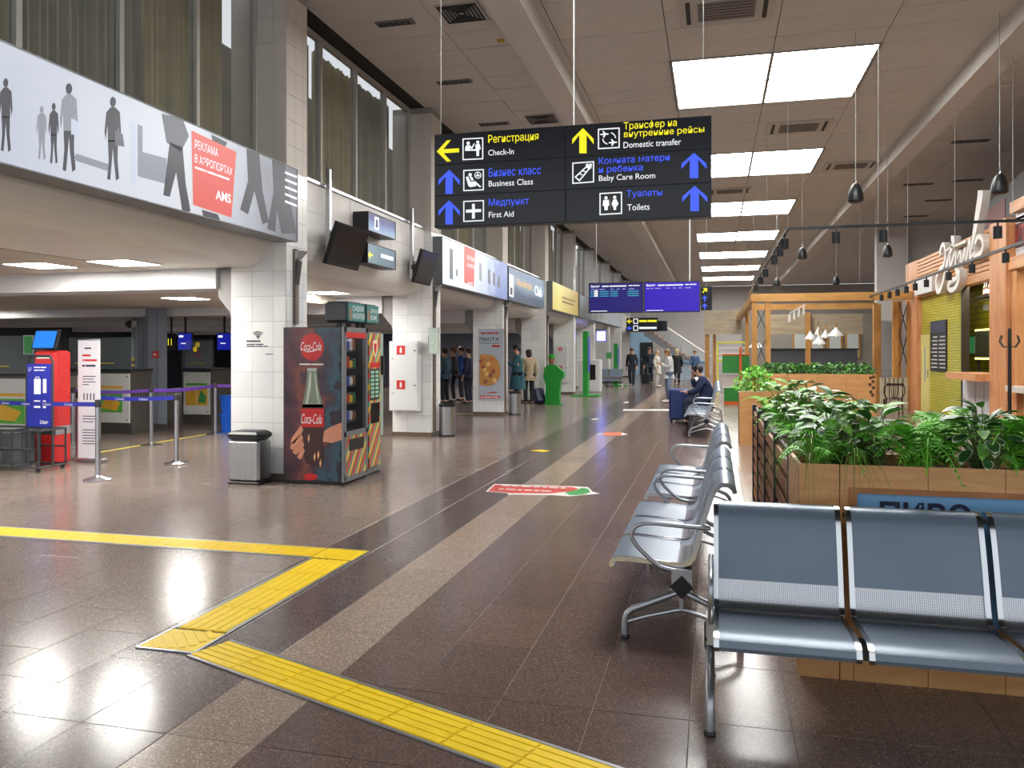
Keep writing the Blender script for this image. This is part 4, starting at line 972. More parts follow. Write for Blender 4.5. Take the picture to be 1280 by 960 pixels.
# ================================================================ CHECK-IN HALL
def stanchion(x,y,label,h=1.0):
    o=thing('stanchion',label,'barrier post',(x,y,0),'barrier posts in the check-in hall')
    MB().lathe((0,0,0),[(.165,0),(.168,.012),(.15,.022),(.06,.04),(.035,.06),(.033,.075)],28).build('base',M_steel,o,world=False,smooth=True)
    MB().lathe((0,0,.06),[(.032,0),(.032,h-.15)],16).build('post',M_steel,o,world=False,smooth=True); MB().lathe((0,0,h-.09),[(.036,0),(.036,.085),(.03,.095)],16).build('head',M_black,o,world=False,smooth=True)
    return o
SP={'A':(-7.46,8.43),'B':(-7.44,9.91),'C':(-9.32,11.75),'D':(-9.38,13.65),'E':(-9.2,10.0)}
for k,l in (('A','barrier post nearest the camera left of the steel bin'),('B','barrier post holding the end of the blue belt'),('C','barrier post carrying the purple belt in front of the grey booth'),('D','barrier post beside the blue containers'),('E','barrier post behind the red kiosk')): stanchion(SP[k][0],SP[k][1],l)
M_bblue=mat('belt_blue',(34,44,150),.5,var=.03); M_bpur=mat('belt_purple',(92,50,150),.5,var=.03)
def belt(p,q,m,label,words):
    p=Vector(p); q=Vector(q); d=(q-p).normalized(); n=Vector((d.y,-d.x,0)); L=(q-p).length
    o=thing('barrier_belt',label,'barrier belt',((p+q)/2),'retractable barrier belts')
    rows=[]; 
    def P(t,z): 
        s=-.03*math.sin(math.pi*t); return p+(q-p)*t+Vector((0,0,s+z))
    MB().sheet([[P(k/12,-.028)+n*.002 for k in range(13)],[P(k/12,.028)+n*.002 for k in range(13)]]).sheet([[P(k/12,.028)-n*.002 for k in range(13)],[P(k/12,-.028)-n*.002 for k in range(13)]]).build('webbing',m,o)
    k=.25
    while words and k<L-.3:
        t=k/L; 
        text(words,M_pwht,o,P(t,-.016)+n*.006,d,Z_,w=.16,h=.03,depth=.001); k+=.42
    return o
zb=.945
belt((-11.2,9.15,zb),(-7.5,8.44,zb),M_bblue,'blue lettered belt running left from the nearest barrier post','Utair')
belt((-9.17,10.0,zb),(-7.48,9.91,zb),M_bblue,'blue lettered belt between the kiosk and the second barrier post','Utair')
belt((-9.30,11.72,zb),(-9.38,13.62,zb),M_bpur,'purple belt between the two posts in front of desk eleven',None)
belt((-10.45,11.25,zb),(-9.35,11.74,zb),M_bpur,'purple belt leading left behind the white banner',None)
belt((-9.36,13.66,zb),(-7.4,15.6,zb),M_bpur,'purple belt disappearing behind the tiled column',None)
stanchion(-10.45,11.25,'barrier post behind the white roll-up banner'); stanchion(-11.2,9.15,'barrier post beyond the left edge of the frame')
# baggage sizer
sz=thing('baggage_sizer','baggage size frame with a blue airline panel','baggage frame',(-9.2,8.98,0)); M_fr=mat('sizer_frame',(64,68,72),.4,.5)
t_=MB()
for x in (-9.12,-8.69): t_.tube([(x,9.0,.05),(x,9.0,1.48),(x+(.05 if x<-9 else -.05),9.0,1.545)],.016,8)
t_.tube([(-9.07,9.0,1.545),(-8.74,9.0,1.545)],.016,8)
for x in (-9.9,-9.12,-8.69):
    for y in (8.76,9.22): t_.tube([(x,y,.06),(x,y,.55)],.014,8)
for y in (8.76,9.22):
    for z in (.06,.3,.55): t_.tube([(-9.9,y,z),(-8.69,y,z)],.013,8)
for x in (-9.7,-9.5,-9.3,-8.95,-8.82): t_.tube([(x,8.76,.06),(x,8.76,.55)],.009,6)
for x in (-9.9,-9.12,-8.69): t_.tube([(x,8.76,.06),(x,9.22,.06)],.013,8); t_.tube([(x,8.76,.55),(x,9.22,.55)],.013,8)
t_.build('frame',M_fr,sz,smooth=True)
for x in (-9.85,-8.72):
    for y in (8.78,9.2): MB().lathe((x,y,0),[(.03,0),(.03,.045)],10).build('wheel',M_black,sz)
B('box_panel',mat('sizer_box',(70,74,78),.6),(-9.86,8.80,.08),(-9.16,9.18,.5),sz)
up=B('blue_panel',mat('utair_blue',(28,38,150),.4,var=.03),(-9.10,8.985,.58),(-8.71,8.995,1.44),sz)
def spn(u,v): return Vector((-9.10+.39*u,8.984,.58+.86*v))
text('Utair',M_pwht,up,spn(.55,.05),X_,Z_,w=.14,h=.05,depth=.001,shear=.2,bold=.02); line((6,5),M_pwht,up,spn(.3,.93),X_,Z_,w=.2,h=.022,depth=.001); line((5,6),M_pwht,up,spn(.3,.885),X_,Z_,w=.17,h=.022,depth=.001); text('U',M_pwht,up,spn(.06,.88),X_,Z_,w=.05,h=.055,depth=.001,shear=.3)
for a,b,c,d in ((.3,.52,.58,.76),(.68,.54,.82,.76),(.3,.30,.56,.42),(.68,.30,.8,.42)): MB().box(spn(a,b)+Vector((0,-.002,0)),spn(c,d)).build('luggage_mark',M_pwht,up)
MB().box(spn(.36,.76)+Vector((0,-.002,0)),spn(.38,.79)).box(spn(.5,.76)+Vector((0,-.002,0)),spn(.52,.79)).box(spn(.36,.785)+Vector((0,-.002,0)),spn(.52,.795)).build('handle_mark',M_pwht,up)
# red kiosk
k0=gnd(44,580); k1=gnd(73,578); kz=thing('check_in_kiosk','red self check-in kiosk with a blue screen','kiosk',(k0+k1)/2)
KX0,KX1,KY=-9.46,-9.08,9.45; M_kred=mat('kiosk_red',(206,44,42),.35,var=.03)
MB().bbox((KX0,KY,.0),(KX1,KY+.3,1.62),.03).build('body',M_kred,kz); B('band',M_steel,(KX0-.004,KY-.004,.42),(KX1+.004,KY+.3,.54),kz)
sc_=MB().prism([(KX0-.02,KY-.02,1.64),(KX1+.0,KY-.02,1.64),(KX1+.0,KY+.06,1.92),(KX0-.02,KY+.06,1.92)],(0,.05,0)).build('screen_case',M_black,kz)
MB().prism([(KX0,KY-.022,1.66),(KX1-.02,KY-.022,1.66),(KX1-.02,KY+.053,1.90),(KX0,KY+.053,1.90)],(0,-.003,0)).build('screen',pm('kiosk_blue',(40,130,236),.7),sc_)
line((8,),M_pwht,kz,(KX0+.06,KY-.002,1.5),X_,Z_,w=.24,h=.04,depth=.002); line((6,4),M_pwht,kz,(KX0+.08,KY-.002,.25),X_,Z_,w=.2,h=.03,depth=.002)
# white roll-up banner
r0=Vector((-9.0,9.78,0)); r1=Vector((-8.62,9.78,0)); rl=thing('roll_up_banner','white roll-up banner with small print behind the barrier belts','banner',(r0+r1)/2)
RY=(r0.y+r1.y)/2
B('sheet',mat('banner_white',(214,216,222),.5,var=.02),(r0.x,RY,.06),(r1.x,RY+.01,1.78),rl); MB().bbox((r0.x-.03,RY-.06,0),(r1.x+.08,RY+.08,.06),.015).build('base',M_steel,rl); B('top_rail',M_steel,(r0.x,RY-.006,1.77),(r1.x,RY+.016,1.79),rl); B('pole',M_steel,((r0.x+r1.x)/2-.01,RY+.02,.05),((r0.x+r1.x)/2+.01,RY+.035,1.78),rl)
RW=r1.x-r0.x
def rt(body,m,u,z,w,h): line(body,m,rl,(r0.x+RW*u,RY-.001,z),X_,Z_,w=RW*w,h=h,depth=.001)
rt((4,),M_navy,.3,1.64,.3,.03); rt((4,),M_sred,.2,1.53,.38,.04); rt((1,9),M_sred,.2,1.46,.66,.04); rt((2,7),M_navy,.2,1.38,.6,.04)
for z,w in ((1.24,.6),(1.2,.5),(1.16,.6),(1.12,.3),(.66,.6),(.62,.66),(.58,.5),(.46,.6),(.42,.62),(.38,.6),(.34,.62),(.30,.55),(.26,.6)): B('print_line',M_ink,(r0.x+RW*.2,RY-.002,z),(r0.x+RW*(.2+w),RY,z+.012),rl)
for k in range(4): B('print_mark',M_ink,(r0.x+RW*(.25+.15*k),RY-.002,.9),(r0.x+RW*(.3+.15*k),RY,1.0),rl)
# desks
M_desk=mat('desk_white',(214,216,214),.35,var=.02); M_dtop=mat('desk_top_dark',(46,48,52),.3); M_dst=mat('desk_steel_base',(120,116,112),.35,.7); M_dgreen=mat('map_green',(96,176,72),.4,var=.12,scale=6); M_dor=mat('map_orange',(226,176,60),.4,var=.12,scale=6); M_glass=mat('screen_glass',(180,196,200),.05,var=0,alpha=.16,spec=.8)
def desk(x0,x1,y,h,label,pic,depth=.8):
    o=thing('check_in_desk',label,'counter',((x0+x1)/2,y,0),'check-in desks')
    MB().box((x0,y+.03,.0),(x1,y+depth,h-.05)).build('body',M_dst,o); B('front_panel',M_desk,(x0+.03,y,.22),(x1-.03,y+.03,h-.09),o); B('counter_top',M_dtop,(x0-.04,y-.05,h-.05),(x1+.04,y+depth,h),o)
    W=x1-x0
    pc=B('map_picture',pic,(x0+W*.12,y-.003,.42),(x1-W*.12,y,h-.42),o); B('map_line',M_pwht,(x0+W*.5,y-.005,.42),(x0+W*.5+.012,y-.003,h-.42),pc); B('map_strip',M_dor if pic is M_dgreen else M_dgreen,(x0+W*.12,y-.003,h-.38),(x1-W*.12,y,h-.33),o)
    MB().prism([(x0+W*.55,y-.006,.5),(x0+W*.8,y-.006,.46),(x0+W*.85,y-.006,.62),(x0+W*.65,y-.006,.76)],(0,.002,0)).build('map_shape',M_dor if pic is M_dgreen else M_grn,pc)
    for a in (x0+.08,x1-.08):
        for z in (.28,h-.15): MB().lathe((a,y-.004,z-.012),[(.012,0),(.012,.024)],8).build('bolt',M_dgrey,o)
    B('glass_screen',M_glass,(x0,y+.1,h),(x1,y+.11,h+.62),o)
    yd=MB(); cx=x0+W*.35; yd.prism([(cx+.05*math.cos(t),y+.098,h+.42+.06*math.sin(t)) for t in [2*math.pi*k/16 for k in range(16)]],(0,-.002,0)); yd.build('yellow_dot',mat('dot_yellow',(240,206,30),.4,emit=.2),o); B('yellow_line',mat('line_yellow',(220,196,60),.4),(x0+W*.1,y+.096,h+.1),(x0+W*.7,y+.098,h+.12),o)
    return o
desk(-13.0,-10.65,10.75,1.25,'white check-in desk with a green map panel at the left edge',M_dgreen)
desk(-12.5,-10.98,13.25,1.27,'white check-in desk with a green map between banner and grey booth',M_dgreen,.6)
d0=gnd(228,530); desk(d0.x,d0.x+.72,d0.y,1.24,'white check-in desk with an orange map under sign eleven',M_dor)
# grey booth
c0=gnd(184.5,538); M_booth=mat('booth_grey_panel',(128,136,148),.4,var=.03)
booth=thing('grey_booth','grey panelled booth with a slanted side in the check-in hall','booth',(c0.x,c0.y,0))
fp=[(c0.x,c0.y),(c0.x+.46,c0.y),(c0.x+.1,c0.y+.35),(c0.x-1.3,c0.y+1.95),(c0.x-1.7,c0.y+1.58)]
MB().prism([(x,y,.14) for x,y in fp],(0,0,LOWB-.15)).build('walls',M_booth,booth); MB().prism([(x,y,0) for x,y in fp],(0,0,.14)).build('base',M_dst,booth)
for k in range(1,4): 
    p=Vector((c0.x-1.7*k/4,c0.y+1.58*k/4,0)); n=Vector((-.68,-.73,0)); MB().bar(p+Vector((0,0,.15))+n*.002,p+Vector((0,0,2.48))+n*.002,.008).build('panel_joint',M_dgrey,booth)
B('panel_joint',M_dgrey,(c0.x+.22,c0.y-.004,.15),(c0.x+.228,c0.y,2.48),booth)
al=thing('fire_alarm','small red fire alarm box on the grey booth','alarm',(c0.x+.2,c0.y,1.5)); B('body',M_sred,(c0.x+.15,c0.y-.04,1.48),(c0.x+.26,c0.y,1.62),al); B('button',M_pwht,(c0.x+.18,c0.y-.045,1.53),(c0.x+.23,c0.y-.04,1.57),al)
cp_=Vector((c0.x-1.45,c0.y+1.35,2.22)); n=Vector((-.68,-.73,0)); cmr=thing('security_camera','round security camera high on the slanted side of the booth','camera',cp_)
MB().ellipsoid(cp_+n*.07,(.09,.09,.09)).build('dome',M_dgrey,cmr,smooth=True); MB().ellipsoid(cp_+n*.14,(.04,.04,.04)).build('lens',M_black,cmr,smooth=True); MB().obox(cp_+n*.02,n*.03,Vector((.73,-.68,0))*.11,Vector((0,0,.08))).build('mount',M_white,cmr)
sb=cp_+Vector((.73,-.68,0))*.38; tag(MB().obox(sb+n*.03,n*.03,Vector((.73,-.68,0))*.07,Vector((0,0,.07))).build('sensor_box',M_white),'small white sensor box beside the security camera','sensor')
# hazard strip leaning at the booth, blue containers, yellow line
hz=thing('hazard_post','black and yellow striped post standing by the grey booth','post',(c0.x-.25,c0.y-.12,0)); 
for k in range(8): B('band',M_yel if k%2 else M_black,(c0.x-.27,c0.y-.14,1.0+.06*k-.0),(c0.x-.23,c0.y-.10,1.06+.06*k),hz)
B('stem',M_black,(c0.x-.265,c0.y-.135,0),(c0.x-.235,c0.y-.105,1.0),hz)
q0=gnd(275,541); M_bl=mat('container_blue',(28,88,190),.4,var=.04)
for k,l in enumerate(('lower blue plastic container beside the barrier post','upper blue plastic container stacked beside the barrier post')):
    o=thing('blue_container',l,'container',(q0.x+.2,q0.y+.2,.37*k),'stacked blue containers'); z=.37*k
    MB().prism([(q0.x+.02,q0.y+.02,z),(q0.x+.58,q0.y+.02,z),(q0.x+.6,q0.y,z+.33),(q0.x,q0.y,z+.33)],(0,.4,0)).build('body',M_bl,o); MB().box((q0.x-.02,q0.y-.02,z+.33),(q0.x+.62,q0.y+.42,z+.37)).build('rim',M_bl,o)
    for w_ in range(4): B('rib',M_bl,(q0.x+.08+.14*w_,q0.y-.012,z+.03),(q0.x+.1+.14*w_,q0.y+.02,z+.33),o)
a_=gnd(100,569.5); b_=gnd(262,542); tag(MB().bar(a_+Vector((0,0,.001)),b_+Vector((0,0,.001)),.075,.002).build('floor_line',mat('line_paint_yellow',(228,208,70),.5,var=.05)),'yellow waiting line on the check-in hall floor','floor marking')
tag(MB().bar(gnd(560,517)+Vector((0,0,.001)),gnd(592,517.5)+Vector((0,0,.001)),.075,.002).build('floor_line',MATS['line_paint_yellow']),'short yellow floor line behind the fire cabinet column','floor marking')
# number sign, monitors, glass picture by desk eleven
YS=16.9
def hang(name,label,cat,a,b,face,Y=YS,th=.05,case=M_black):
    p=onY(a[0],b[1],Y); q=onY(b[0],a[1],Y); o=thing(name,label,cat,((p.x+q.x)/2,Y,p.z)); B('case',case,(p.x,Y,p.z),(q.x,Y+th,q.z),o); f=B('face',face,(p.x+.015,Y-.003,p.z+.015),(q.x-.015,Y,q.z-.015),o)
    MB().box(((p.x+q.x)/2-.02,Y+.01,q.z),((p.x+q.x)/2+.02,Y+.04,LOWB+.02)).build('bracket',M_dgrey,o); return o,f,p,q
o,f,p,q=hang('number_sign','black sign with a yellow number eleven','sign',(208,417),(219,437),M_scr); text('11',P_yel,f,(p.x+.05,YS-.004,p.z+.1),X_,Z_,w=.1,h=.17,depth=.001)
for a,b,l in (((222,416),(240,438),'blue check-in monitor beside the number eleven sign'),((271,416),(289,438),'blue check-in monitor partly hidden by the tiled column')):
    o,f,p,q=hang('desk_monitor',l,'monitor',a,b,pm('desk_blue',(26,34,150),.6)); MB().box((p.x+.04,YS-.006,q.z-.11),(p.x+.16,YS-.003,q.z-.06)).build('logo_mark',M_pw,f); B('text_line',M_pw,(p.x+.1,YS-.006,p.z+.16),(p.x+.24,YS-.003,p.z+.18),f)
g0=onY(227,460,17.4); g1=onY(264,423,17.4); o=thing('glass_partition','glass partition with a faint red figure print behind desk eleven','partition',((g0.x+g1.x)/2,17.4,0)); B('glass',mat('partition_print',(86,88,94),.2,var=.1),(g0.x,17.4,g0.z-.3),(g1.x,17.42,g1.z),o); B('support',M_dgrey,(g0.x,17.41,0),(g0.x+.05,17.45,g1.z),o)
MB().prism([onY(x,y,17.395) for x,y in [(241,447),(243,438),(247,433),(251,438),(254,447)]],(0,-.002,0)).build('red_figure_print',mat('dim_red_print',(150,50,66),.4),o); MB().prism([onY(247+3*math.cos(t),431+3.5*math.sin(t),17.395) for t in [k*.628 for k in range(10)]],(0,-.002,0)).build('yellow_dot',MATS['dot_yellow'],o)
g=thing('green_notice','green framed notice above the left check-in desk','notice',onY(35,430,10.7)); p=onY(29,443,10.72); q=onY(41.5,419,10.72); B('frame',M_steel,(p.x,10.72,p.z),(q.x,10.735,q.z),g); B('sheet',M_grn,(p.x+.015,10.716,p.z+.015),(q.x-.015,10.72,q.z-.015),g); B('post',M_dgrey,((p.x+q.x)/2-.01,10.735,1.25),((p.x+q.x)/2+.01,10.75,q.z),g)
# ================================================================ HANGING SIGNS
M_sgn=mat('sign_black',(18,20,27),.22,var=.03); M_sfr=mat('sign_frame_dark',(34,38,46),.35,.5)
S_y=pm('sign_yellow',(252,236,30),.62); S_b=pm('sign_blue',(64,92,250),.68); S_w=pm('sign_white',(244,246,250),.6)
SY=8.0
sg=thing('direction_sign','big black hanging direction sign with yellow and blue lettering','sign',(-1.44,SY,2.91))
sx0,sx1,sz0,sz1=-2.86,-.02,2.915,3.895
B('case',M_sfr,(sx0,SY,sz0),(sx1,SY+.14,sz1),sg)
xm=onY(707,200,SY).x
for i,(a,b) in enumerate(((sx0,xm),(xm,sx1))):
    for r in range(3): B('panel',M_sgn,(a+.008,SY-.008,sz0+.008+(sz1-sz0)/3*r),(b-.008,SY,sz0-.004+(sz1-sz0)/3*(r+1)),sg)
def za(x,y): return onY(540+x/6.4,140+y/6.4,SY-.0085)
def zb_(x,y): return onY(700+x/6,130+y/6,SY-.0085)
def spoly(f,pts,m,name='mark',l=0): return MB().prism([f(x,y)+Vector((0,-.001*l,0)) for x,y in pts],(0,-.001,0)).build(name,m,sg)
def up_arrow(f,cx,top,w,h,m):
    t=w*.17
    spoly(f,[(cx,top),(cx+w/2,top+h*.43),(cx+w/2,top+h*.64),(cx+t,top+h*.27),(cx+t,top+h),(cx-t,top+h),(cx-t,top+h*.27),(cx-w/2,top+h*.64),(cx-w/2,top+h*.43)],m,'arrow')
up_arrow(za,137,462,170,193,S_b); up_arrow(za,137,707,170,192,S_b)
spoly(za,[(38,316),(118,228),(152,224),(90,298),(216,290),(217,322),(92,330),(152,394),(120,398)],S_y,'arrow')
up_arrow(zb_,172,180,160,190,S_y); up_arrow(zb_,1005,366,188,190,S_b); up_arrow(zb_,1010,614,188,190,S_b)
def ring(f,x0,y0,x1,y1,dy,t=9):
    """white rounded-square outline; dy = rise of the right side"""
    def q(u,v): return (x0+(x1-x0)*u, y0+(y1-y0)*v-dy*u)
    tu=t/(x1-x0); tv=t/(y1-y0)
    for a,b,c,d in ((0,0,1,tv),(0,1-tv,1,1),(0,tv,tu,1-tv),(1-tu,tv,1,1-tv)): spoly(f,[q(a,b),q(c,b),q(c,d),q(a,d)],S_w,'icon_frame')
    return q
def blob(f,cx,cy,rx,ry,m=None,n=12,l=0): spoly(f,[(cx+rx*math.cos(2*math.pi*k/n),cy+ry*math.sin(2*math.pi*k/n)) for k in range(n)],m or S_w,'icon_mark',l)
q=ring(za,244,212,410,386,8)
blob(za,290,250,14,15); spoly(za,[(272,268),(304,266),(318,280),(335,250),(342,254),(322,296),(306,290),(306,302),(265,304),(266,285)],S_w,'icon_mark'); blob(za,366,242,13,14); spoly(za,[(350,258),(382,256),(390,298),(378,300),(376,352),(356,353),(354,312),(345,276)],S_w,'icon_mark'); spoly(za,[(264,300),(352,297),(352,310),(264,312)],S_w,'icon_mark')
q=ring(za,250,464,415,634,8)
blob(za,305,502,14,15); spoly(za,[(270,520),(290,515),(310,560),(345,552),(395,598),(382,604),(352,576),(356,592),(306,602),(290,590)],S_w,'icon_mark'); spoly(za,[(300,512),(322,520),(334,545),(316,552)],S_w,'icon_mark')
for r0,r1 in ((28,22),):
    a=[2*math.pi*k/20 for k in range(20)]
    for k in range(20): t0,t1=a[k],a[(k+1)%20]; spoly(za,[(367+r0*math.cos(t0),506+r0*math.sin(t0)),(367+r0*math.cos(t1),506+r0*math.sin(t1)),(367+r1*math.cos(t1),506+r1*math.sin(t1)),(367+r1*math.cos(t0),506+r1*math.sin(t0))],S_w,'icon_mark')
spoly(za,[(364,484),(370,484),(371,500),(387,510),(387,516),(371,511),(370,522),(364,522),(363,511),(347,516),(347,510),(363,500)],S_w,'icon_mark')
q=ring(za,250,712,416,880,8); spoly(za,[(320,735),(343,734),(343,778),(393,776),(393,800),(343,802),(343,852),(320,853),(320,803),(272,806),(272,782),(320,779)],S_w,'icon_mark')
q=ring(zb_,284,186,448,340,10)
def plane(cx,cy,s,m=S_w): spoly(zb_,[(cx-44*s,cy-4*s),(cx-10*s,cy-9*s),(cx-22*s,cy-34*s),(cx-10*s,cy-35*s),(cx+12*s,cy-10*s),(cx+34*s,cy-11*s),(cx+42*s,cy-4*s),(cx+34*s,cy+3*s),(cx+12*s,cy+4*s),(cx-6*s,cy+32*s),(cx-18*s,cy+32*s),(cx-10*s,cy+5*s),(cx-42*s,cy+8*s)],m,'icon_mark')
plane(335,228,.75); plane(398,290,.75)
for a0,c in ((-1.3,(370,255)),(1.85,(368,262))):
    a=[a0+1.3*k/8 for k in range(9)]; spoly(zb_,[(c[0]+50*math.cos(t),c[1]+44*math.sin(t)) for t in a]+[(c[0]+42*math.cos(t),c[1]+36*math.sin(t)) for t in reversed(a)],S_w,'icon_mark')
q=ring(zb_,92,440,256,600,12)
spoly(zb_,[(108,548),(200,462),(226,484),(146,582)],S_w,'icon_mark'); spoly(zb_,[(122,549),(198,477),(212,487),(146,566)],M_sgn,'icon_mark',1); spoly(zb_,[(190,458),(205,446),(238,474),(228,490)],S_w,'icon_mark',1); spoly(zb_,[(215,448),(240,448),(240,468),(228,466)],S_w,'icon_mark',1); spoly(zb_,[(140,520),(172,528),(168,535),(136,526)],S_w,'icon_mark',2); spoly(zb_,[(165,496),(196,506),(192,513),(160,503)],S_w,'icon_mark',2)
q=ring(zb_,296,668,466,834,10)
blob(zb_,345,704,13,13); spoly(zb_,[(324,720),(366,718),(370,762),(360,764),(358,796),(334,798),(332,766),(320,764)],S_w,'icon_mark'); blob(zb_,410,700,13,13); spoly(zb_,[(398,716),(424,714),(440,752),(428,758),(430,768),(422,768),(421,794),(402,796),(400,770),(392,770),(396,758),(386,756)],S_w,'icon_mark'); spoly(zb_,[(374,696),(381,696),(382,795),(375,795)],mat('sign_grey_bar',(120,110,80),.4),'icon_mark')
def stext(body,f,x0,y0,x1,y1,hpx,m,sc,bold=.012):
    p=f(x0,y0); q=f(x1,y1); d=(q-p); text(body,m,sg,p+Vector((0,-.0005,0)),Vector((d.x,0,d.z)).normalized() if False else X_,Z_,w=q.x-p.x,h=hpx,depth=.001,bold=bold)
k=8.0/1000/6.4*1.0
for body,f,x0,y0,x1,h,m in (('Регистрация',za,450,266,852,.105,S_y),('Check-In',za,450,350,655,.06,S_w),('Бизнес класс',za,454,520,872,.088,S_b),('Business Class',za,454,598,808,.062,S_w),('Медпункт',za,454,768,775,.095,S_b),('First Aid',za,454,846,654,.06,S_w),
    ('Трансфер на',zb_,478,206,876,.09,S_y),('внутренние рейсы',zb_,480,264,1082,.085,S_y),('Domestic transfer',zb_,476,332,908,.062,S_w),('Комната матери',zb_,292,466,822,.085,S_b),('и ребенка',zb_,292,530,622,.085,S_b),('Baby Care Room',zb_,292,592,714,.075,S_w),('Туалеты',zb_,500,712,768,.085,S_b),('Toilets',zb_,504,800,672,.062,S_w)):
    p=f(x0,y0); q=f(x1,y0); text(body,m,sg,p,X_,Z_,w=q.x-p.x,h=h,depth=.0015,bold=.004)
w_=MB()
for px in (551,717,879): 
    p=onY(px,170,SY+.07); MB().tube([(p.x,SY+.07,3.89),(p.x,SY+.07,CEIL)],.004 if px!=717 else .008,6).build('hanging_wire',M_wire if px!=717 else M_white,sg)
# departures board
BY=18.0; bd=thing('departures_board','blue twin-screen departures board hanging over the corridor','display board',(-1.5,BY,2.48))
b0=onY(736,391,BY); b1=onY(875,351,BY); xm=onY(804.5,370,BY).x
for a,b,m,n_ in ((b0.x,xm-.01,P_deep,0),(xm+.01,b1.x,P_navyb,1)):
    c_=B('housing',M_black,(a,BY,2.48),(b,BY+.1,3.16),bd); s_=B('screen',m,(a+.015,BY-.004,2.50),(b-.015,BY,3.14),c_); W=b-a
    text('Вылет',S_w,s_,(a+.05,BY-.005,3.06),X_,Z_,w=.2,h=.05,depth=.001,bold=.03); line((5,12),S_w,s_,(a+.3,BY-.005,3.06),X_,Z_,w=.55,h=.04,depth=.001); line((3,5),S_w,s_,(b-.32,BY-.005,3.07),X_,Z_,w=.24,h=.03,depth=.001)
    for u,w in ((.04,.06),(.12,.05),(.2,.1),(.4,.06),(.52,.05),(.62,.06),(.74,.1)): B('heading',pm('pale_lilac',(190,190,240),.5),(a+W*u,BY-.006,3.005),(a+W*(u+w),BY-.004,3.02),s_)
    if n_==0:
        for r in range(3):
            z=2.95-.05*r
            for u,w,mm in ((.03,.06,pm('teal_text',(60,170,190),.5)),(.1,.07,S_w),(.2,.17,pm('teal_text',(60,170,190),.5)),(.4,.14,pm('teal_text',(60,170,190),.5)),(.72,.2,pm('teal_text',(60,170,190),.5))): B('flight_row',mm,(a+W*u,BY-.006,z),(a+W*(u+w),BY-.004,z+(.04 if mm is S_w else .022)),s_)
    B('footer',S_w,(a+.05,BY-.006,2.515),(a+.42,BY-.004,2.53),s_)
for px in (862,745): p=onY(px,340,BY); MB().tube([(p.x,BY+.05,3.15),(p.x,BY+.05,CEIL)],.018 if px==862 else .006,8).build('hanging_pole',M_white,bd)
# small arrow sign right of the board, far double sign
def arrow_sign(name,label,a,b,Y,rows,hang_=True):
    p=onY(a[0],b[1],Y); q=onY(b[0],a[1],Y); o=thing(name,label,'sign',((p.x+q.x)/2,Y,p.z)); B('case',M_sgn,(p.x,Y,p.z),(q.x,Y+.1,q.z),o); H=(q.z-p.z)/len(rows); W=q.x-p.x
    for r,(m,dirn,words) in enumerate(rows):
        cz=q.z-H*(r+.5); s=H*.38; cx=p.x+s*1.25
        if dirn=='u': pts=[(0,1),(.8,.2),(.8,-.25),(.2,.35),(.2,-1),(-.2,-1),(-.2,.35),(-.8,-.25),(-.8,.2)]
        elif dirn=='l': pts=[(-1,0),(-.2,.8),(.25,.8),(-.35,.2),(1,.2),(1,-.2),(-.35,-.2),(.25,-.8),(-.2,-.8)]
        else: pts=[(.8,.8),(.8,-.4),(.4,-.4),(.4,.15),(-.5,-.8),(-.8,-.5),(.15,.4),(-.4,.4),(-.4,.8)]
        MB().prism([(cx+u*s,Y-.002,cz+v*s) for u,v in pts],(0,-.002,0)).build('arrow',m,o)
        if words:
            MB().box((cx+s*1.4,Y-.004,cz-s),(cx+s*3.2,Y-.002,cz+s)).build('icon_frame',S_w,o); MB().box((cx+s*1.7,Y-.006,cz-s*.7),(cx+s*2.9,Y-.004,cz+s*.7)).build('icon_mark',M_sgn,o)
            line(words,m if m is S_y else S_w,o,(cx+s*3.6,Y-.003,cz-s*.5),X_,Z_,w=max(.2,W-(s*5.2)),h=s*1.1,depth=.001)
    MB().tube([((p.x+q.x)/2,Y+.05,q.z),((p.x+q.x)/2,Y+.05,CEIL)],.006,6).build('hanging_wire',M_wire,o)
    return o
arrow_sign('direction_sign','small upright arrow sign at the right end of the departures board',(876,358),(890,388),18.3,[(S_y,'d',None),(S_b,'u',None),(S_b,'u',None)])
arrow_sign('direction_sign','distant yellow and blue direction sign under the departures board',(783,397),(822,414.5),40.0,[(S_y,'l',(5,6)),(S_b,'l',(7,))])
o=arrow_sign('direction_sign','dim dark sign right of the distant direction sign',(808,401),(834,414),42.0,[(pm('dim_teal',(70,110,120),.3),'u',None)])
# ================================================================ CEILING FITTINGS
M_vent=mat('vent_white',(178,174,168),.5); M_slot=mat('vent_dark',(44,42,40),.7)
def cassette(px,py,w,l,label):
    c=gnd(px,py,CEIL); o=thing('air_conditioner',label,'air conditioner',c,'ceiling air conditioners')
    MB().box((-w/2,-l/2,-.03),(w/2,l/2,-.004)).build('panel',M_vent,o,world=False); gr=MB().box((-w*.3,-l*.32,-.042),(w*.3,l*.32,-.03)).build('grille',mat('vent_grey',(120,114,108),.6),o,world=False)
    for k in range(6): MB().box((-w*.28,-l*.28+l*.1*k,-.046),(w*.28,-l*.28+l*.1*k+.012,-.042)).build('louvre',M_slot,gr,world=False)
    for sx in (-1,1): MB().box((sx*w*.40-.03,-l*.4,-.034),(sx*w*.40+.03,l*.4,-.029)).build('slot',M_slot,o,world=False)
for a in ((908,10,1.25,.9,'air conditioner panel in the ceiling above the nearest light'),(998,158,1.25,.9,'air conditioner between the first and second ceiling lights'),(1063,206,1.25,.8,'air conditioner right of the second ceiling light'),(912,238,1.2,.8,'air conditioner behind the direction sign beyond the second light')): cassette(*a)
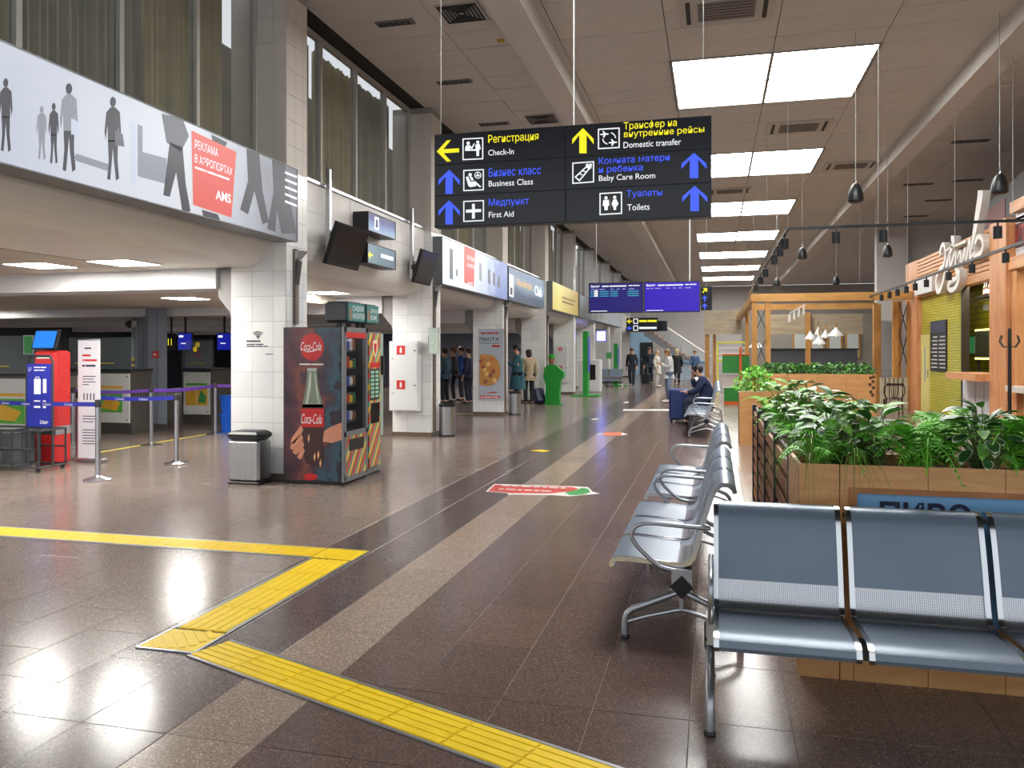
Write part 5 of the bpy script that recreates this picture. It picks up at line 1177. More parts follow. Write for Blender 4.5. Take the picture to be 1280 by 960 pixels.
def slot_vent(px,py,w,l,label,m=M_slot):
    c=gnd(px,py,CEIL); o=thing('slot_vent',label,'vent',c,'ceiling vents'); MB().box((-w/2,-l/2,-.02),(w/2,l/2,0)).build('frame',M_vent if m is not M_slot else mat('vent_frame_grey',(110,104,98),.6),o,world=False)
    for k in range(6): MB().box((-w/2+.03+k*(w-.06)/6,-l/2+.02,-.024),(-w/2+.03+(k+.8)*(w-.06)/6,l/2-.02,-.02)).build('slat',m,o,world=False)
for a in ((494,28,.55,.16,'short ceiling vent at the top left beside the square diffuser'),(568,102,.6,.16,'short ceiling vent left of the left ceiling beam'),(618,154.5,.62,.16,'short ceiling vent just above the direction sign'),(1213,176,.75,.2,'dark ceiling slot right of the right beam, highest'),(1148,230,.75,.2,'dark ceiling slot beside the right beam, above the first speaker row'),(1210,225,.75,.2,'dark ceiling slot at the right edge above the script sign'),(1173,250,.75,.2,'dark ceiling slot above the script sign'),(1145,270,.75,.2,'dark ceiling slot above the long rail')): slot_vent(*a)
def diffuser(px,py,s,label):
    c=gnd(px,py,CEIL); o=thing('square_diffuser',label,'vent',c,'ceiling vents'); MB().box((-s/2,-s/2,-.02),(s/2,s/2,0)).build('frame',M_vent,o,world=False)
    for k in range(5):
        r=s/2*(.9-.17*k); mb=MB()
        for a,b in (((-r,-r),(r,-r+.03)),((-r,r-.03),(r,r)),((-r,-r),(-r+.03,r)),((r-.03,-r),(r,r))): mb.box((a[0],a[1],-.03),(b[0],b[1],-.02))
        mb.build('vane',M_slot,o,world=False)
diffuser(577,15,.6,'square slatted ceiling diffuser near the top of the picture'); diffuser(677,148,.6,'square slatted ceiling diffuser above the direction sign')
o=thing('smoke_detector','tiny yellow-ringed smoke detector on the ceiling','detector',gnd(626,50,CEIL)); MB().lathe((0,0,-.04),[(.03,0),(.05,.01),(.06,.04)],14).build('body',mat('detector_yellow',(190,160,60),.5),o,world=False)
# bell-shaped hanging speakers
M_spk=mat('speaker_black',(30,31,34),.4,.1)
def bell(x,y,z,label):
    o=thing('pendant_speaker',label,'speaker',(x,y,z-.16),'hanging bell speakers')
    MB().lathe((0,0,0),[(.085,0),(.105,.02),(.108,.06),(.098,.13),(.078,.2),(.052,.25),(.03,.27)],20).build('body',M_spk,o,world=False,smooth=True); MB().lathe((0,0,-.006),[(.075,0),(.083,.008)],20).build('grille',M_dgrey,o,world=False)
    MB().tube([(0,0,.27),(.012,0,.30),(0,0,.33),(0,0,.36)],.008,6).build('hook',M_steel,o,world=False); MB().tube([(0,0,.36),(0,0,CEIL-z+.16)],.004,5).build('cable',M_wire,o,world=False)
for (x,y,l) in ((1.97,12.3,'nearest left bell-shaped hanging speaker'),(3.75,12.1,'nearest right bell-shaped hanging speaker above the script sign'),(1.98,19.5,'second left bell-shaped hanging speaker'),(3.79,19.5,'second right bell-shaped hanging speaker'),(1.99,27.3,'third left small bell-shaped hanging speaker'),(3.78,27.2,'third right small bell-shaped hanging speaker')): bell(x,y,3.9,l)
# track rails with spotlights
M_rail=mat('rail_black',(38,40,44),.4,.2)
RX,RYc,RZ=1.11,13.0,3.5
rl1=thing('track_rail','black track rail bent at a corner over the cafe seating','track',(RX,RYc,RZ))
MB().box((RX,RYc-.02,RZ-.02),(5.1,RYc+.02,RZ+.02)).build('rail',M_rail,rl1); MB().box((RX-.02,RYc,RZ-.02),(RX+.02,31.0,RZ+.02)).build('rail',M_rail,rl1)
for (x,y) in ((RX,RYc),(2.4,RYc),(4.2,RYc),(5.0,RYc),(RX,18.0),(RX,24.0),(RX,30.0)): MB().tube([(x,y,RZ),(x,y,CEIL)],.0035,5).build('hanging_wire',M_wire,rl1)
rl2=thing('track_rail','lower black track rail in front of the cafe facade','track',(4.1,18,3.1)); MB().box((4.08,11.5,3.08),(4.12,25.0,3.12)).build('rail',M_rail,rl2)
for y in (12.0,15.5,19.0,22.5,24.9): MB().tube([(4.1,y,3.1),(4.1,y,CEIL)],.0035,5).build('hanging_wire',M_wire,rl2)
def spot(x,y,z,label,group,s=1.0):
    o=thing('track_spotlight',label,'spotlight',(x,y,z-.02-.2*s),group); MB().lathe((0,0,0),[(.05*s,0),(.052*s,.01),(.052*s,.15*s),(.045*s,.155*s)],16).build('can',M_rail,o,world=False,smooth=True); MB().box((-.012,-.012,.15*s),(.012,.012,.2*s+.0)).build('stem',M_rail,o,world=False)
for n_,px in enumerate((1045,1104,1247)): p=onY(px,285,RYc); spot(p.x,RYc,RZ,labs[n_]+' black spotlight from the corner on the crosswise rail','spotlights on the bent rail',1.15)
for n_,px in enumerate((981,975,968,957,951,945)): p=onX(px,330,RX); spot(RX,p.y,RZ,labs[n_]+' black spotlight from the corner on the lengthwise rail','spotlights on the bent rail',1.15)
for n_,px in enumerate((1257,1215,1186,1158,1144,1133,1122,1112,1102)): p=onX(px,340,4.1); spot(4.1,p.y,3.1,labs[n_]+' black spotlight from the right on the lower rail','spotlights on the lower rail',.95)
# ================================================================ CAFE ON THE RIGHT
wood_mat('larch', (186,122,76), (214,156,108), .45, (6,6,1.0)); wood_mat('larch_h', (190,130,84), (218,164,116), .45, (6,1.0,6)); wood_mat('pine', (160,112,52), (192,142,76), .5, (4,4,1.2)); wood_mat('pine_h', (166,118,58), (196,148,82), .5, (1.0,4,6)); wood_mat('grey_oak', (146,132,110), (178,162,136), .55, (1.0,4,8))
brick_mat('yellow_brick',(178,172,52),(190,184,66),(150,146,50),1.0,.24,.065,.25,'YZ'); brick_mat('yellow_tile',(150,146,30),(164,160,40),(110,108,30),1.0,.15,.15,.2,'YZ')
L1,L2=MATS['larch'],MATS['larch_h']
FX=5.2
cf=thing('cafe_facade','timber cafe front with yellow brick wall and script sign','cafe front',(FX+.9,19.8,0))
def fx(px,py,X=FX): return onX(px,py,X)
yL=fx(1140,400).y; yR0=fx(1262,400).y; yR1=fx(1241,400).y; yLa=fx(1133,400).y; yLb=fx(1147,400).y; yM=fx(1196,400).y
zt=4.02; zs=fx(1190,360).z
zs=3.19
B('post',L1,(FX-.02,yLb,0),(FX+.25,yLa,zt),cf); B('post',L1,(FX-.06,yR0,0),(FX+.3,yR1,zt+.02),cf)
n_=9
for k in range(n_): B('slat',L2,(FX-.02,yR1+.002,zs+.02+(zt-zs-.02)/n_*k),(FX+.03,yLb-.002,zs+.02+(zt-zs-.02)/n_*(k+1)-.022),cf)
B('backing',M_slot,(FX+.04,yR1,zs),(FX+.08,yLb,zt),cf); B('beam',L2,(FX-.02,yR1,zs-.17),(FX+.2,yLb,zs),cf)
B('brick_wall',MATS['yellow_brick'],(FX+.1,yM,.12),(FX+.22,yLb,zs-.1),cf); B('skirting',mat('grey_skirting',(130,130,132),.5),(FX+.08,yM,0),(FX+.22,yLb,.12),cf)
B('wall_end_strip',mat('dark_trim',(60,54,40),.5),(FX+.08,yM-.05,0),(FX+.24,yM,zs-.1),cf)
dy0,dy1=fx(1157.5,450).y,fx(1147.5,450).y
dr=B('door',mat('door_pale_yellow',(206,196,120),.4),(FX+.07,dy0,.02),(FX+.1,dy1,2.05),cf); B('glass_strip',mat('door_glass',(160,176,180),.1,var=0),(FX+.06,(dy0+dy1)/2-.05,.85),(FX+.07,(dy0+dy1)/2+.05,1.75),dr); B('handle',M_steel,(FX+.04,dy0+.06,.95),(FX+.065,dy0+.09,1.15),dr)
mn=thing('menu_board','black menu board with white writing on the yellow brick wall','menu board',(FX+.09,fx(1173,430,FX+.1).y,1.2)); a=fx(1183,465,FX+.08); b=fx(1163,402,FX+.08)
B('board',mat('menu_black',(26,27,32),.5),(FX+.075,a.y,a.z),(FX+.1,b.y,b.z),mn)
H=b.z-a.z; W=b.y-a.y
B('header',mat('menu_header',(44,50,74),.5),(FX+.07,a.y+.03,b.z-H*.24),(FX+.075,b.y-.03,b.z-.03),mn)
for r in range(9):
    for c in range(2): B('menu_line',mat('menu_chalk',(186,190,186),.6),(FX+.071,a.y+.08+c*W*.48,a.z+.08+r*H*.075),(FX+.075,a.y+.08+c*W*.48+random.uniform(.25,.4)*W,a.z+.11+r*H*.075),mn)
# bar opening
B('back_wall',MATS['yellow_tile'],(6.3,yR1,0),(6.4,yLb,zs+.4),cf); B('roof_board',mat('cafe_ceiling',(70,62,50),.7),(FX+.2,yR1,zs),(6.3,yLb,zs+.08),cf); B('side_wall',MATS['yellow_tile'],(FX+.22,yLb-.1,0),(6.3,yLb,zs),cf)
lz=fx(1215,467,FX-.2).z; B('ledge',L2,(FX-.3,yR1,lz-.14),(FX+.4,fx(1182,470,FX-.3).y,lz),cf)
B('white_panel',mat('white_board',(212,214,220),.4),(FX+.1,yR1,0),(FX+.16,yM-.06,lz-.14),cf)
for k in range(3): B('panel_groove',M_dgrey,(FX+.096,yR1+.3+.55*k,0),(FX+.1,yR1+.31+.55*k,lz-.14),cf)
shz=fx(1215,374,FX+.5).z; sf=B('bottle_shelf',M_dgrey,(FX+.35,yR1+.05,shz-.04),(FX+.75,yM-.1,shz),cf)
bot_cols=[(30,34,30),(60,34,24),(24,40,30),(110,60,30),(190,190,186),(80,20,24)]
for k in range(14):
    y=yR1+.2+(yM-yR1-.4)*k/13; o=thing('bottle',labs[k] +' bottle from the right on the bar shelf' if k<9 else ['tenth','eleventh','twelfth','thirteenth','fourteenth'][k-9]+' bottle from the right on the bar shelf','bottle',(FX+.5,y,shz),'bottles on the bar shelf'); h=random.uniform(.28,.34)
    MB().lathe((0,0,0),[(.037,0),(.038,h*.6),(.03,h*.7),(.013,h*.8),(.013,h)],12).build('glass',mat('bottle_glass_%d'%(k%6),bot_cols[k%6],.12,var=0),o,world=False,smooth=True); MB().lathe((0,0,h*.18),[(.0395,0),(.0395,h*.3)],12).build('label',mat('bottle_label',(214,208,196),.6),o,world=False)
M_gl=mat('wine_glass',(210,216,220),.05,var=0,alpha=.35,spec=.9)
for k in range(12):
    y=yR1+.2+(yM-yR1-.4)*k/11; o=tag(MB().lathe((FX+.5,y,shz-.30),[(.03,0),(.042,.05),(.036,.11),(.005,.13),(.005,.2),(.033,.205),(.033,.21)],12).build('wine_glass',M_gl,smooth=True),(labs[k] if k<9 else ['tenth','eleventh','twelfth'][k-9])+' wine glass from the right hanging under the bar shelf','glass','glasses under the bar shelf')
B('glass_rack',M_steel,(FX+.38,yR1+.1,shz-.095),(FX+.62,yM-.15,shz-.085),cf)
def inwall(name,label,cat,pa,pb,m,X=6.2):
    a=onX(pa[0],pb[1],X); b=onX(pb[0],pa[1],X); o=thing(name,label,cat,(X,(a.y+b.y)/2,a.z)); B('case',M_black,(X,b.y,a.z),(X+.1,a.y,b.z),o); f=B('screen',m,(X-.004,b.y+.03,a.z+.03),(X,a.y-.03,b.z-.03),o); return o,f,a,b
o,f,a,b=inwall('bar_monitor','flat monitor with pale picture on the bar back wall','monitor',(1193,419),(1219,443),pm('pale_pink',(188,180,190),.4)); B('green_area',pm('green',(40,120,70),.4),(6.193,b.y+.03,a.z+.03),(6.196,b.y+(a.y-b.y)*.35,b.z-.03),f)
X=6.0; a=onX(1219,448,X); b=onX(1245,411,X); o=thing('mirror_frame','mirror edged with small yellow bulbs behind the bar','mirror',(X,(a.y+b.y)/2,a.z)); B('mirror',mat('mirror_dark',(120,126,124),.15,.6),(X,b.y,a.z),(X+.03,a.y,b.z),o); B('stand',M_dgrey,(X+.03,a.y-.1,0),(X+.08,a.y-.05,b.z),o)
M_bulb=mat('bulb_yellow',(255,232,120),.4,emit=3,var=0)
for k in range(10):
    for z in (a.z,b.z): MB().ellipsoid((X-.01,b.y+(a.y-b.y)*(k+.5)/10,z),(.022,.022,.022),8,5).build('bulb',M_bulb,o)
for l_,ya,yb_ in (('bright strip lamp on the ceiling inside the bar',yR1+.3,yM+1.5),('strip lamp on the ceiling inside the stall at the right edge',yR0-3.8,yR0-.6)):
    o=thing('added_fill_lamp',l_,'lamp',(FX+.3,(ya+yb_)/2,zs-.06)); B('housing',M_white,(FX+.25,ya,zs-.03),(FX+.33,yb_,zs),o); B('tube',mat('added_fill_tube',(255,246,226),.4,emit=30,var=0),(FX+.26,ya+.02,zs-.05),(FX+.32,yb_-.02,zs-.03),o)  # invented lamps, put in to light the bar and stall interiors
# script sign traced on a plane just in front of the slats
ss=thing('script_sign','white three-dimensional script lettering with a tall stroke on the cafe front','sign',(FX-.1,fx(1190,330,FX-.12).y,3.0)); M_scr3=mat('sign_white_foam',(216,212,206),.45,var=.02)
def zz(x,y): return onX(1120+x/5.65,230+y/5.65,FX-.16)
def stroke(pts,w,name='stroke'):
    Q=[zz(x,y) for x,y in pts]; W0=w if isinstance(w,list) else [w]*len(Q); P=[]; w=[]
    for i in range(len(Q)-1):
        a0,a1,a2,a3=Q[max(i-1,0)],Q[i],Q[i+1],Q[min(i+2,len(Q)-1)]
        for k in range(4):
            t=k/4; P.append(.5*(2*a1+(a2-a0)*t+(2*a0-5*a1+4*a2-a3)*t*t+(3*a1-a0-3*a2+a3)*t**3)); w.append(W0[i]*(1-t)+W0[i+1]*t)
    P.append(Q[-1]); w.append(W0[-1]); n=len(P); L=[];R=[]
    for i in range(n):
        t=(P[min(i+1,n-1)]-P[max(i-1,0)]).normalized(); s=Vector((0,-t.z,t.y)); ww=w if not isinstance(w,list) else w[i]; L.append(P[i]+s*ww/2); R.append(P[i]-s*ww/2)
    mb=MB()
    for i in range(n-1): mb.prism([L[i],L[i+1],R[i+1],R[i]],(.14,0,0))
    return mb.build(name,M_scr3,ss)
stroke([(595,45),(590,110),(575,200),(565,260),(552,340),(545,380)],[.30,.30,.27,.24,.2,.16])
stroke([(312,505),(312,470),(325,432),(338,432),(345,470),(345,520),(335,570),(315,600),(290,640),(280,700),(290,760),(310,750),(330,690),(342,620)],.10)
stroke([(388,385),(405,390),(398,430),(385,470),(370,520),(358,580)],.12)
stroke([(350,590),(358,540),(372,500),(380,520),(378,580),(392,560),(408,500),(420,490),(418,540),(412,580)],.085)
stroke([(440,500),(420,580),(428,620),(445,620),(440,680),(415,735),(380,748),(365,720),(385,690),(420,665),(450,640)],.11)
stroke([(420,580),(440,500),(452,480),(455,520),(450,560),(468,540),(478,480),(486,460),(488,520),(484,550)],.085)
stroke([(484,550),(500,520),(512,420),(520,400),(522,470),(520,520),(535,500),(545,440)],.085)
stroke([(545,380),(538,440),(545,500),(570,510),(600,480),(612,430),(600,380),(575,375),(555,420)],.10)
stroke([(345,480),(380,450),(430,430),(490,405)],.05,'connector')
MB().box((FX-.1,fx(1143,350,FX-.1).y,fx(1143,350,FX-.1).z-.42),(FX-.02,fx(1165,340,FX-.1).y,fx(1143,350,FX-.1).z-.03)).build('small_plate',mat('plate_white',(206,208,210),.4),ss)
# grey roof box and red panel over the cafe
rf=thing('cafe_roof_unit','dark grey roof unit with a red panel above the cafe front','roof unit',(6.6,17.5,zt)); B('deck',M_dgrey,(FX+.1,13.2,zt-.05),(8.2,yLb,zt),rf); MB().prism([(6.0,12.5,zt),(6.0,20.4,zt),(6.0,20.4,zt+.9),(6.0,12.5,zt+1.9)],(2.0,0,0)).build('box',mat('roof_grey',(92,92,94),.6,var=.08,scale=2),rf); MB().prism([(5.99,19.0,zt+.1),(5.99,20.2,zt+.1),(5.99,20.2,zt+.75),(5.99,19.0,zt+.85)],(.008,0,0)).build('red_panel',mat('dull_red',(110,40,36),.5),rf)
# neighbouring stall at the right edge
ns=thing('italian_stall','white-topped stall with red lettering at the right edge','cafe front',(FX+.8,14.5,0)); ny0,ny1=yR0-4.4,yR0
B('sign_band',mat('band_white',(206,208,212),.35),(FX+.1,ny0,3.30),(FX+.2,ny1,4.1),ns)
for k in range(4): B('groove',mat('groove_grey',(150,152,156),.5),(FX+.094,ny0,3.42+.17*k),(FX+.1,ny1,3.43+.17*k),ns)
B('back_wall',MATS['yellow_tile'],(6.3,ny0,0),(6.4,ny1,3.5),ns); B('roof_board',MATS['cafe_ceiling'],(FX+.26,ny0,3.2),(6.3,ny1-.02,3.28),ns); B('top_trim',L2,(FX,ny0,4.1),(FX+.3,ny1,4.3),ns); B('lintel',L2,(FX-.02,ny0,3.08),(FX+.25,ny1,3.3),ns); B('inner_post',L1,(FX+.02,ny1-.28,0),(FX+.3,ny1-.02,3.1),ns)
M_lred=mat('letter_red',(150,28,40),.4,emit=.15)
text('ИТАЛЬЯНСКОЕ',M_lred,ns,(FX+.09,ny1-.05,3.52),-Y_,Z_,w=2.6,h=.34,depth=.01,bold=.02); B('letter_board',mat('letter_board',(70,60,60),.5),(FX+.085,ny0,3.47),(FX+.093,ny1-.02,3.9),ns)
B('counter_base',L1,(FX+.1,ny0,0),(FX+.2,ny1-.3,.9),ns); B('counter_top',mat('counter_white',(206,200,190),.35),(FX-.15,ny0,.9),(FX+.6,ny1-.25,1.0),ns); B('back_shelf',MATS['dark_trim'],(6.0,ny0,1.1),(6.28,ny1-.3,1.2),ns)
hp=thing('hanging_plant','leafy plant hanging in the stall opening at the right edge','plant',(FX+.4,fx(1268,365).y,3.0)); 
for k in range(46):
    lf=link('leaf',random.choice(LEAF['broad']),hp,(random.uniform(-.2,.2),random.uniform(-.22,.22),random.uniform(-.75,.05))); lf.rotation_euler=(random.uniform(-1.2,.2),random.uniform(-.5,.5),random.uniform(0,6.28)); lf.scale=(1.5,1.5,1.5)
MB().tube([(0,0,-.7),(.02,0,-.3),(0,0,.08)],.01,6).build('stem',M_stem,hp,world=False)
cs=thing('coat_stand','black iron coat stand beside the stall post','coat stand',(FX-.35,fx(1262,470,FX-.35).y,0)); MB().lathe((0,0,0),[(.16,0),(.16,.02),(.03,.05),(.028,1.95),(.02,2.0)],14).build('pole',M_black,cs,world=False,smooth=True)
for a in range(4): t=a*1.57+.4; MB().tube([(0,0,1.7),(.12*math.cos(t),.12*math.sin(t),1.68),(.2*math.cos(t),.2*math.sin(t),1.78),(.16*math.cos(t),.16*math.sin(t),1.88)],.01,6).build('hook',M_black,cs,world=False)
bt=thing('beer_tap','blue and steel beer tap tower on the stall counter','beer tap',(FX+.2,fx(1276,450,FX+.2).y,1.0)); MB().lathe((0,0,0),[(.09,0),(.09,.03),(.06,.06),(.075,.5),(.09,.62),(.05,.68)],16).build('tower',mat('tap_navy',(30,40,96),.3),bt,world=False,smooth=True); MB().tube([(-.07,0,.5),(-.16,0,.48),(-.17,0,.42)],.014,8).build('spout',M_chrome,bt,world=False); MB().tube([(-.1,0,.52),(-.12,0,.66)],.012,8).build('lever',M_black,bt,world=False)
# ---- middle planter with hedge, table, bentwood chair, bush planter
MY=18.6; a=onY(950,467,MY); b=onY(1095,467,MY); mp=thing('wooden_planter','long orange wood planter with a low hedge in the cafe','planter',((a.x+b.x)/2,MY,0))
nb=4; wz=a.z
for k in range(nb): x0=a.x+(b.x-a.x)*k/nb; B('board',M_ply,(x0+.003,MY,0),(x0+(b.x-a.x)/nb-.003,MY+.03,wz),mp)
MB().box((a.x,MY+.03,0),(b.x,MY+.06,wz-.02)).box((a.x,MY+.5,0),(b.x,MY+.53,wz)).box((a.x,MY+.03,0),(a.x+.03,MY+.5,wz)).box((b.x-.03,MY+.03,0),(b.x,MY+.5,wz)).build('box',M_ply,mp); B('soil',M_soil,(a.x+.03,MY+.06,wz-.15),(b.x-.03,MY+.5,wz-.06),mp)
for k,(u,v) in enumerate(((.955,.93),(.975,.86),(.95,.8),(.978,.74),(.957,.66),(.98,.95),(.972,.60))): MB().prism([(a.x+(b.x-a.x)*u+.035*math.cos(t),MY-.001,wz*v+.04*math.sin(t)) for t in [q*.785 for q in range(8)]],(0,-.002,0)).build('leopard_spot',mat('spot_brown',(84,56,24),.5),mp)
def bush(x,y,z,w,d,h,n,label,group,mats,name='hedge_plant'):
    o=thing(name,label,'plant',(x,y,z),group)
    for m in mats:
        mb=MB()
        for k in range(n//len(mats)):
            t=random.uniform(0,6.28); ph=random.uniform(-.2,1.57); r=random.uniform(.6,1.0)
            c=Vector((w*r*math.cos(t)*math.cos(ph),d*r*math.sin(t)*math.cos(ph),h*r*max(0.05,math.sin(ph)))); ax=Vector((random.uniform(-1,1),random.uniform(-1,1),random.uniform(-.3,1))).normalized(); s=ax.orthogonal().normalized()*random.uniform(.02,.032); l=random.uniform(.05,.09)
            mb.add([c,c+ax*l*.5+s,c+ax*l,c+ax*l*.5-s],[(0,1,2,3)])
        tag(mb.build('foliage',m,o,world=False),kind='stuff')
    MB().tube([(0,0,-.08),(0,0,h*.6)],.012,6).build('stem',M_stem,o,world=False)
    return o
for k in range(9): bush(a.x+.2+(b.x-a.x-.4)*k/8,MY+.28,wz-.04,.26,.2,.26,220,labs[k]+' hedge plant from the left in the long orange planter','hedge plants in the long planter',[M_leafd,M_leafm])
bx_=.70; by_=14.6; bp_=thing('bush_box','small wooden box planter holding a round bush','planter',(bx_,by_,0)); 
for k in range(3): B('board',M_ply,(bx_-.27+.18*k+.002,by_-.27,0),(bx_-.09+.18*k-.002,by_-.25,.92),bp_)
MB().box((bx_-.27,by_-.25,0),(bx_+.27,by_+.27,.9)).build('box',MATS['slat_wood'],bp_)
bush(bx_,by_,.92,.36,.34,.42,520,'round light green bush in the small wooden box','plants in the near planters',[M_leafl,M_leafm,M_fern],'round_bush')
tb=gnd(1015,492,.75); t=thing('cafe_table','white square cafe table behind the planters','table',(tb.x,tb.y,0)); MB().bbox((-.45,-.4,.71),(.45,.4,.75),.008).build('table_top',mat('table_white',(222,222,220),.35),t,world=False); MB().lathe((0,0,0),[(.25,0),(.25,.02),(.04,.04),(.035,.71)],16).build('pedestal',M_dgrey,t,world=False,smooth=True)
ch=gnd(1118,521); c=thing('bentwood_chair','dark bentwood chair beside the long planter','chair',(ch.x,ch.y+.2,0)); M_bent=mat('bentwood_dark',(44,28,22),.35)
MB().lathe((0,0,.43),[(.2,0),(.215,.012),(.2,.03)],20).build('seat',M_bent,c,world=False,smooth=True)
for sx in (-1,1):
    MB().tube([(sx*.2,-.19,0),(sx*.17,-.16,.43)],[.013,.017],8).build('leg',M_bent,c,world=False); MB().tube([(sx*.19,.2,0),(sx*.16,.16,.43)],[.013,.017],8).build('leg',M_bent,c,world=False)
MB().tube([(-.17,-.17,.43),(-.24,-.2,.6),(-.23,-.24,.74),(-.15,-.27,.80),(.15,-.27,.80),(.23,-.24,.74),(.24,-.2,.6),(.17,-.17,.43)],.014,8).build('back_hoop',M_bent,c,world=False,smooth=True)
for x in (-.07,-.025,.025,.07): MB().tube([(x*.6,-.18,.44),(x*1.2,-.25,.78)],.007,6).build('back_spindle',M_bent,c,world=False)
MB().tube([(.14*math.cos(q*.63),.14*math.sin(q*.63),.22) for q in range(11)],.009,6).build('foot_ring',M_bent,c,world=False); B('top_rail',M_bent,(ch.x-.2,ch.y+.2-.285,.77),(ch.x+.2,ch.y+.2-.255,.83),c)
# ---- pergola
PN,PNh=MATS['pine'],MATS['pine_h']
pg=thing('wooden_pergola','wooden pergola of the cafe with crossed braces and grey fascia boards','pergola',(3.2,27,0))
PY0_,PY1_=23.4,38.0; px0=onY(943,400,PY0_).x; px1=5.15; pz=3.22
B('beam',PNh,(px0-.1,PY0_-.1,pz-.22),(px1,PY0_+.1,pz),pg); B('beam',PNh,(px0-.1,PY1_-.1,pz-.22),(px1+.6,PY1_+.1,pz),pg); B('beam',PN,(px0-.1,PY0_,pz-.22),(px0+.08,PY1_,pz),pg); B('beam',PNh,(px0,28.0,pz-.22),(px1,28.15,pz-.02),pg)
def post(x,y,w=.14): B('post',PN,(x-w/2,y-w/2,0),(x+w/2,y+w/2,pz-.22),pg)
def brace(xa,xb,y):
    MB().bar((xa,y,1.2),(xb,y,2.1),.025).build('brace',M_dgrey,pg); MB().bar((xb,y,1.2),(xa,y,2.1),.025).build('brace',M_dgrey,pg); MB().bar((xa,y,2.1),(xb,y,2.95),.025).build('brace',M_dgrey,pg); MB().bar((xb,y,2.1),(xa,y,2.95),.025).build('brace',M_dgrey,pg)
post(px0,PY0_); post(px0+.36,PY0_); brace(px0,px0+.36,PY0_)
r1_=onY(1119,400,PY0_+.5).x; r2_=onY(1134,400,PY0_+.5).x; post(r1_,PY0_+.5); post(r1_+.12,PY0_+.55,.1); post(r2_+.05,PY0_+.5); brace(r1_+.1,r2_,PY0_+.5)
post(onY(1096,400,25.5).x,25.5,.2); post(onY(1010,400,30).x,30,.16); post(onY(884,400,PY1_).x,PY1_,.2); post(onY(893,400,PY1_+.4).x,PY1_+.4,.14); post(onY(934,400,30).x,30,.14)
fa=onY(960,418,30.2); fb=onY(1078,392,30.2); B('fascia_board',MATS['grey_oak'],(fa.x,30.15,fa.z),(fb.x,30.2,fb.z),pg)
fa=onY(880,418,PY1_-.2); fb=onY(933,388,PY1_-.2); B('fascia_board',MATS['grey_oak'],(fa.x,PY1_-.25,fa.z),(fb.x,PY1_-.2,fb.z),pg)
pb=thing('cafe_back_bar','dark grey bar counter at the back of the cafe','counter',(3.6,34,0)); fa=onY(962,455,34); fb=onY(1072,437,34); B('front',mat('bar_grey',(84,86,92),.5,var=.06),(fa.x,34,0),(fb.x,34.4,fb.z),pb); B('top',M_dtop,(fa.x-.05,33.9,fb.z),(fb.x+.05,34.5,fb.z+.05),pb)
tag(B('wall_cafe_back',mat('cafe_back_paint',(140,134,124),.7,var=.12,scale=1.0),(1.2,36.5,0),(8,36.7,3.2)),kind='structure')
for k in range(4): x=onY(1000+22*k,430,36.4).x; w=thing('back_window',labs[k]+' window from the left in the cafe back wall','window',(x,36.4,1.4),'windows in the cafe back wall'); B('frame',PN,(x-.3,36.42,1.35),(x+.3,36.5,2.6),w); B('pane',mat('back_pane',(176,180,176),.15,emit=.12),(x-.22,36.41,1.42),(x+.22,36.42,2.53),w)
ww=thing('white_plank_screen','white horizontal plank screen at the cafe entrance','screen wall',(4.6,26.2,0)); fa=onY(1100,455,26.2); fb=onY(1117,385,26.2)
for k in range(16): B('plank',mat('plank_white',(190,194,200),.5),(fa.x,26.2,.16*k+.005),(fb.x+.9,26.24,.16*(k+1)-.005),ww)
for k in range(6): x=onY(1100+5.5*k,470,23.0).x; tag(B('low_board',mat('low_board_paint',(170,156,138),.6),(x,22.98,0),(x+.13,23.02,.92)),labs[k]+' pale upright board of the low cafe fence','board','boards of the low cafe fence')
# white cone pendants
for k,(px,py,w,Y) in enumerate(((1013,420,12,26.5),(1023,414,8,26.2),(1024,426,15,25.8),(1032,418,10,26.8),(1045,416,18,25.5),(945,431,17,28.0))):
    p=onY(px,py,Y); r=w*Y*.5/1000*1.03; o=thing('cone_pendant',['small white cone pendant lamp left in the cafe cluster','narrow white cone pendant lamp in the middle of the cluster','lowest white dome pendant lamp of the cluster','white cone pendant lamp right of the middle','widest white cone pendant lamp at the right of the cluster','white cone pendant lamp by the left pergola posts'][k],'pendant lamp',(p.x,Y,p.z-.1),'white cone pendants in the cafe')
    MB().lathe((0,0,0),[(r,0),(r*.98,.03),(r*.55,.13),(r*.2,.22),(.03,.26)],18).build('shade',mat('pendant_white',(226,226,224),.4),o,world=False,smooth=True); MB().lathe((0,0,.26),[(.022,0),(.022,.16)],10).build('wood_neck',MATS['pine'],o,world=False); MB().tube([(0,0,.42),(0,0,max(.5,pz-p.z+.1))],.004,5).build('cord',M_wire,o,world=False); MB().ellipsoid((0,0,.03),(.04,.04,.04),8,6).build('bulb',mat('warm_bulb',(255,236,200),.4,emit=4,var=0),o,world=False)
tr=thing('white_track','white ceiling track with small spotlights under the pergola','track',(2.2,26,2.9)); pA=onY(987,391,26.0); pB=onY(1006,381,26.0); MB().bar(pA,pB,.04).build('rail',M_pwht,tr); MB().tube([(pB.x,26,pB.z),(pB.x,26,pz-.1)],.01,6).build('drop',M_pwht,tr)
for k in range(4): q=pA.lerp(pB,k/3.2); MB().lathe((q.x,q.y,q.z-.28),[(.035,0),(.03,.2),(.01,.26)],10).build('spot',M_pwht,tr)
gt=thing('green_stand','green and orange kiosk stand by the seated man','stand',gnd(914,505)); g0=gnd(905,505); g1=gnd(922,505); M_go=mat('kiosk_orange',(226,96,30),.4); M_gg=mat('kiosk_green',(40,134,52),.4)
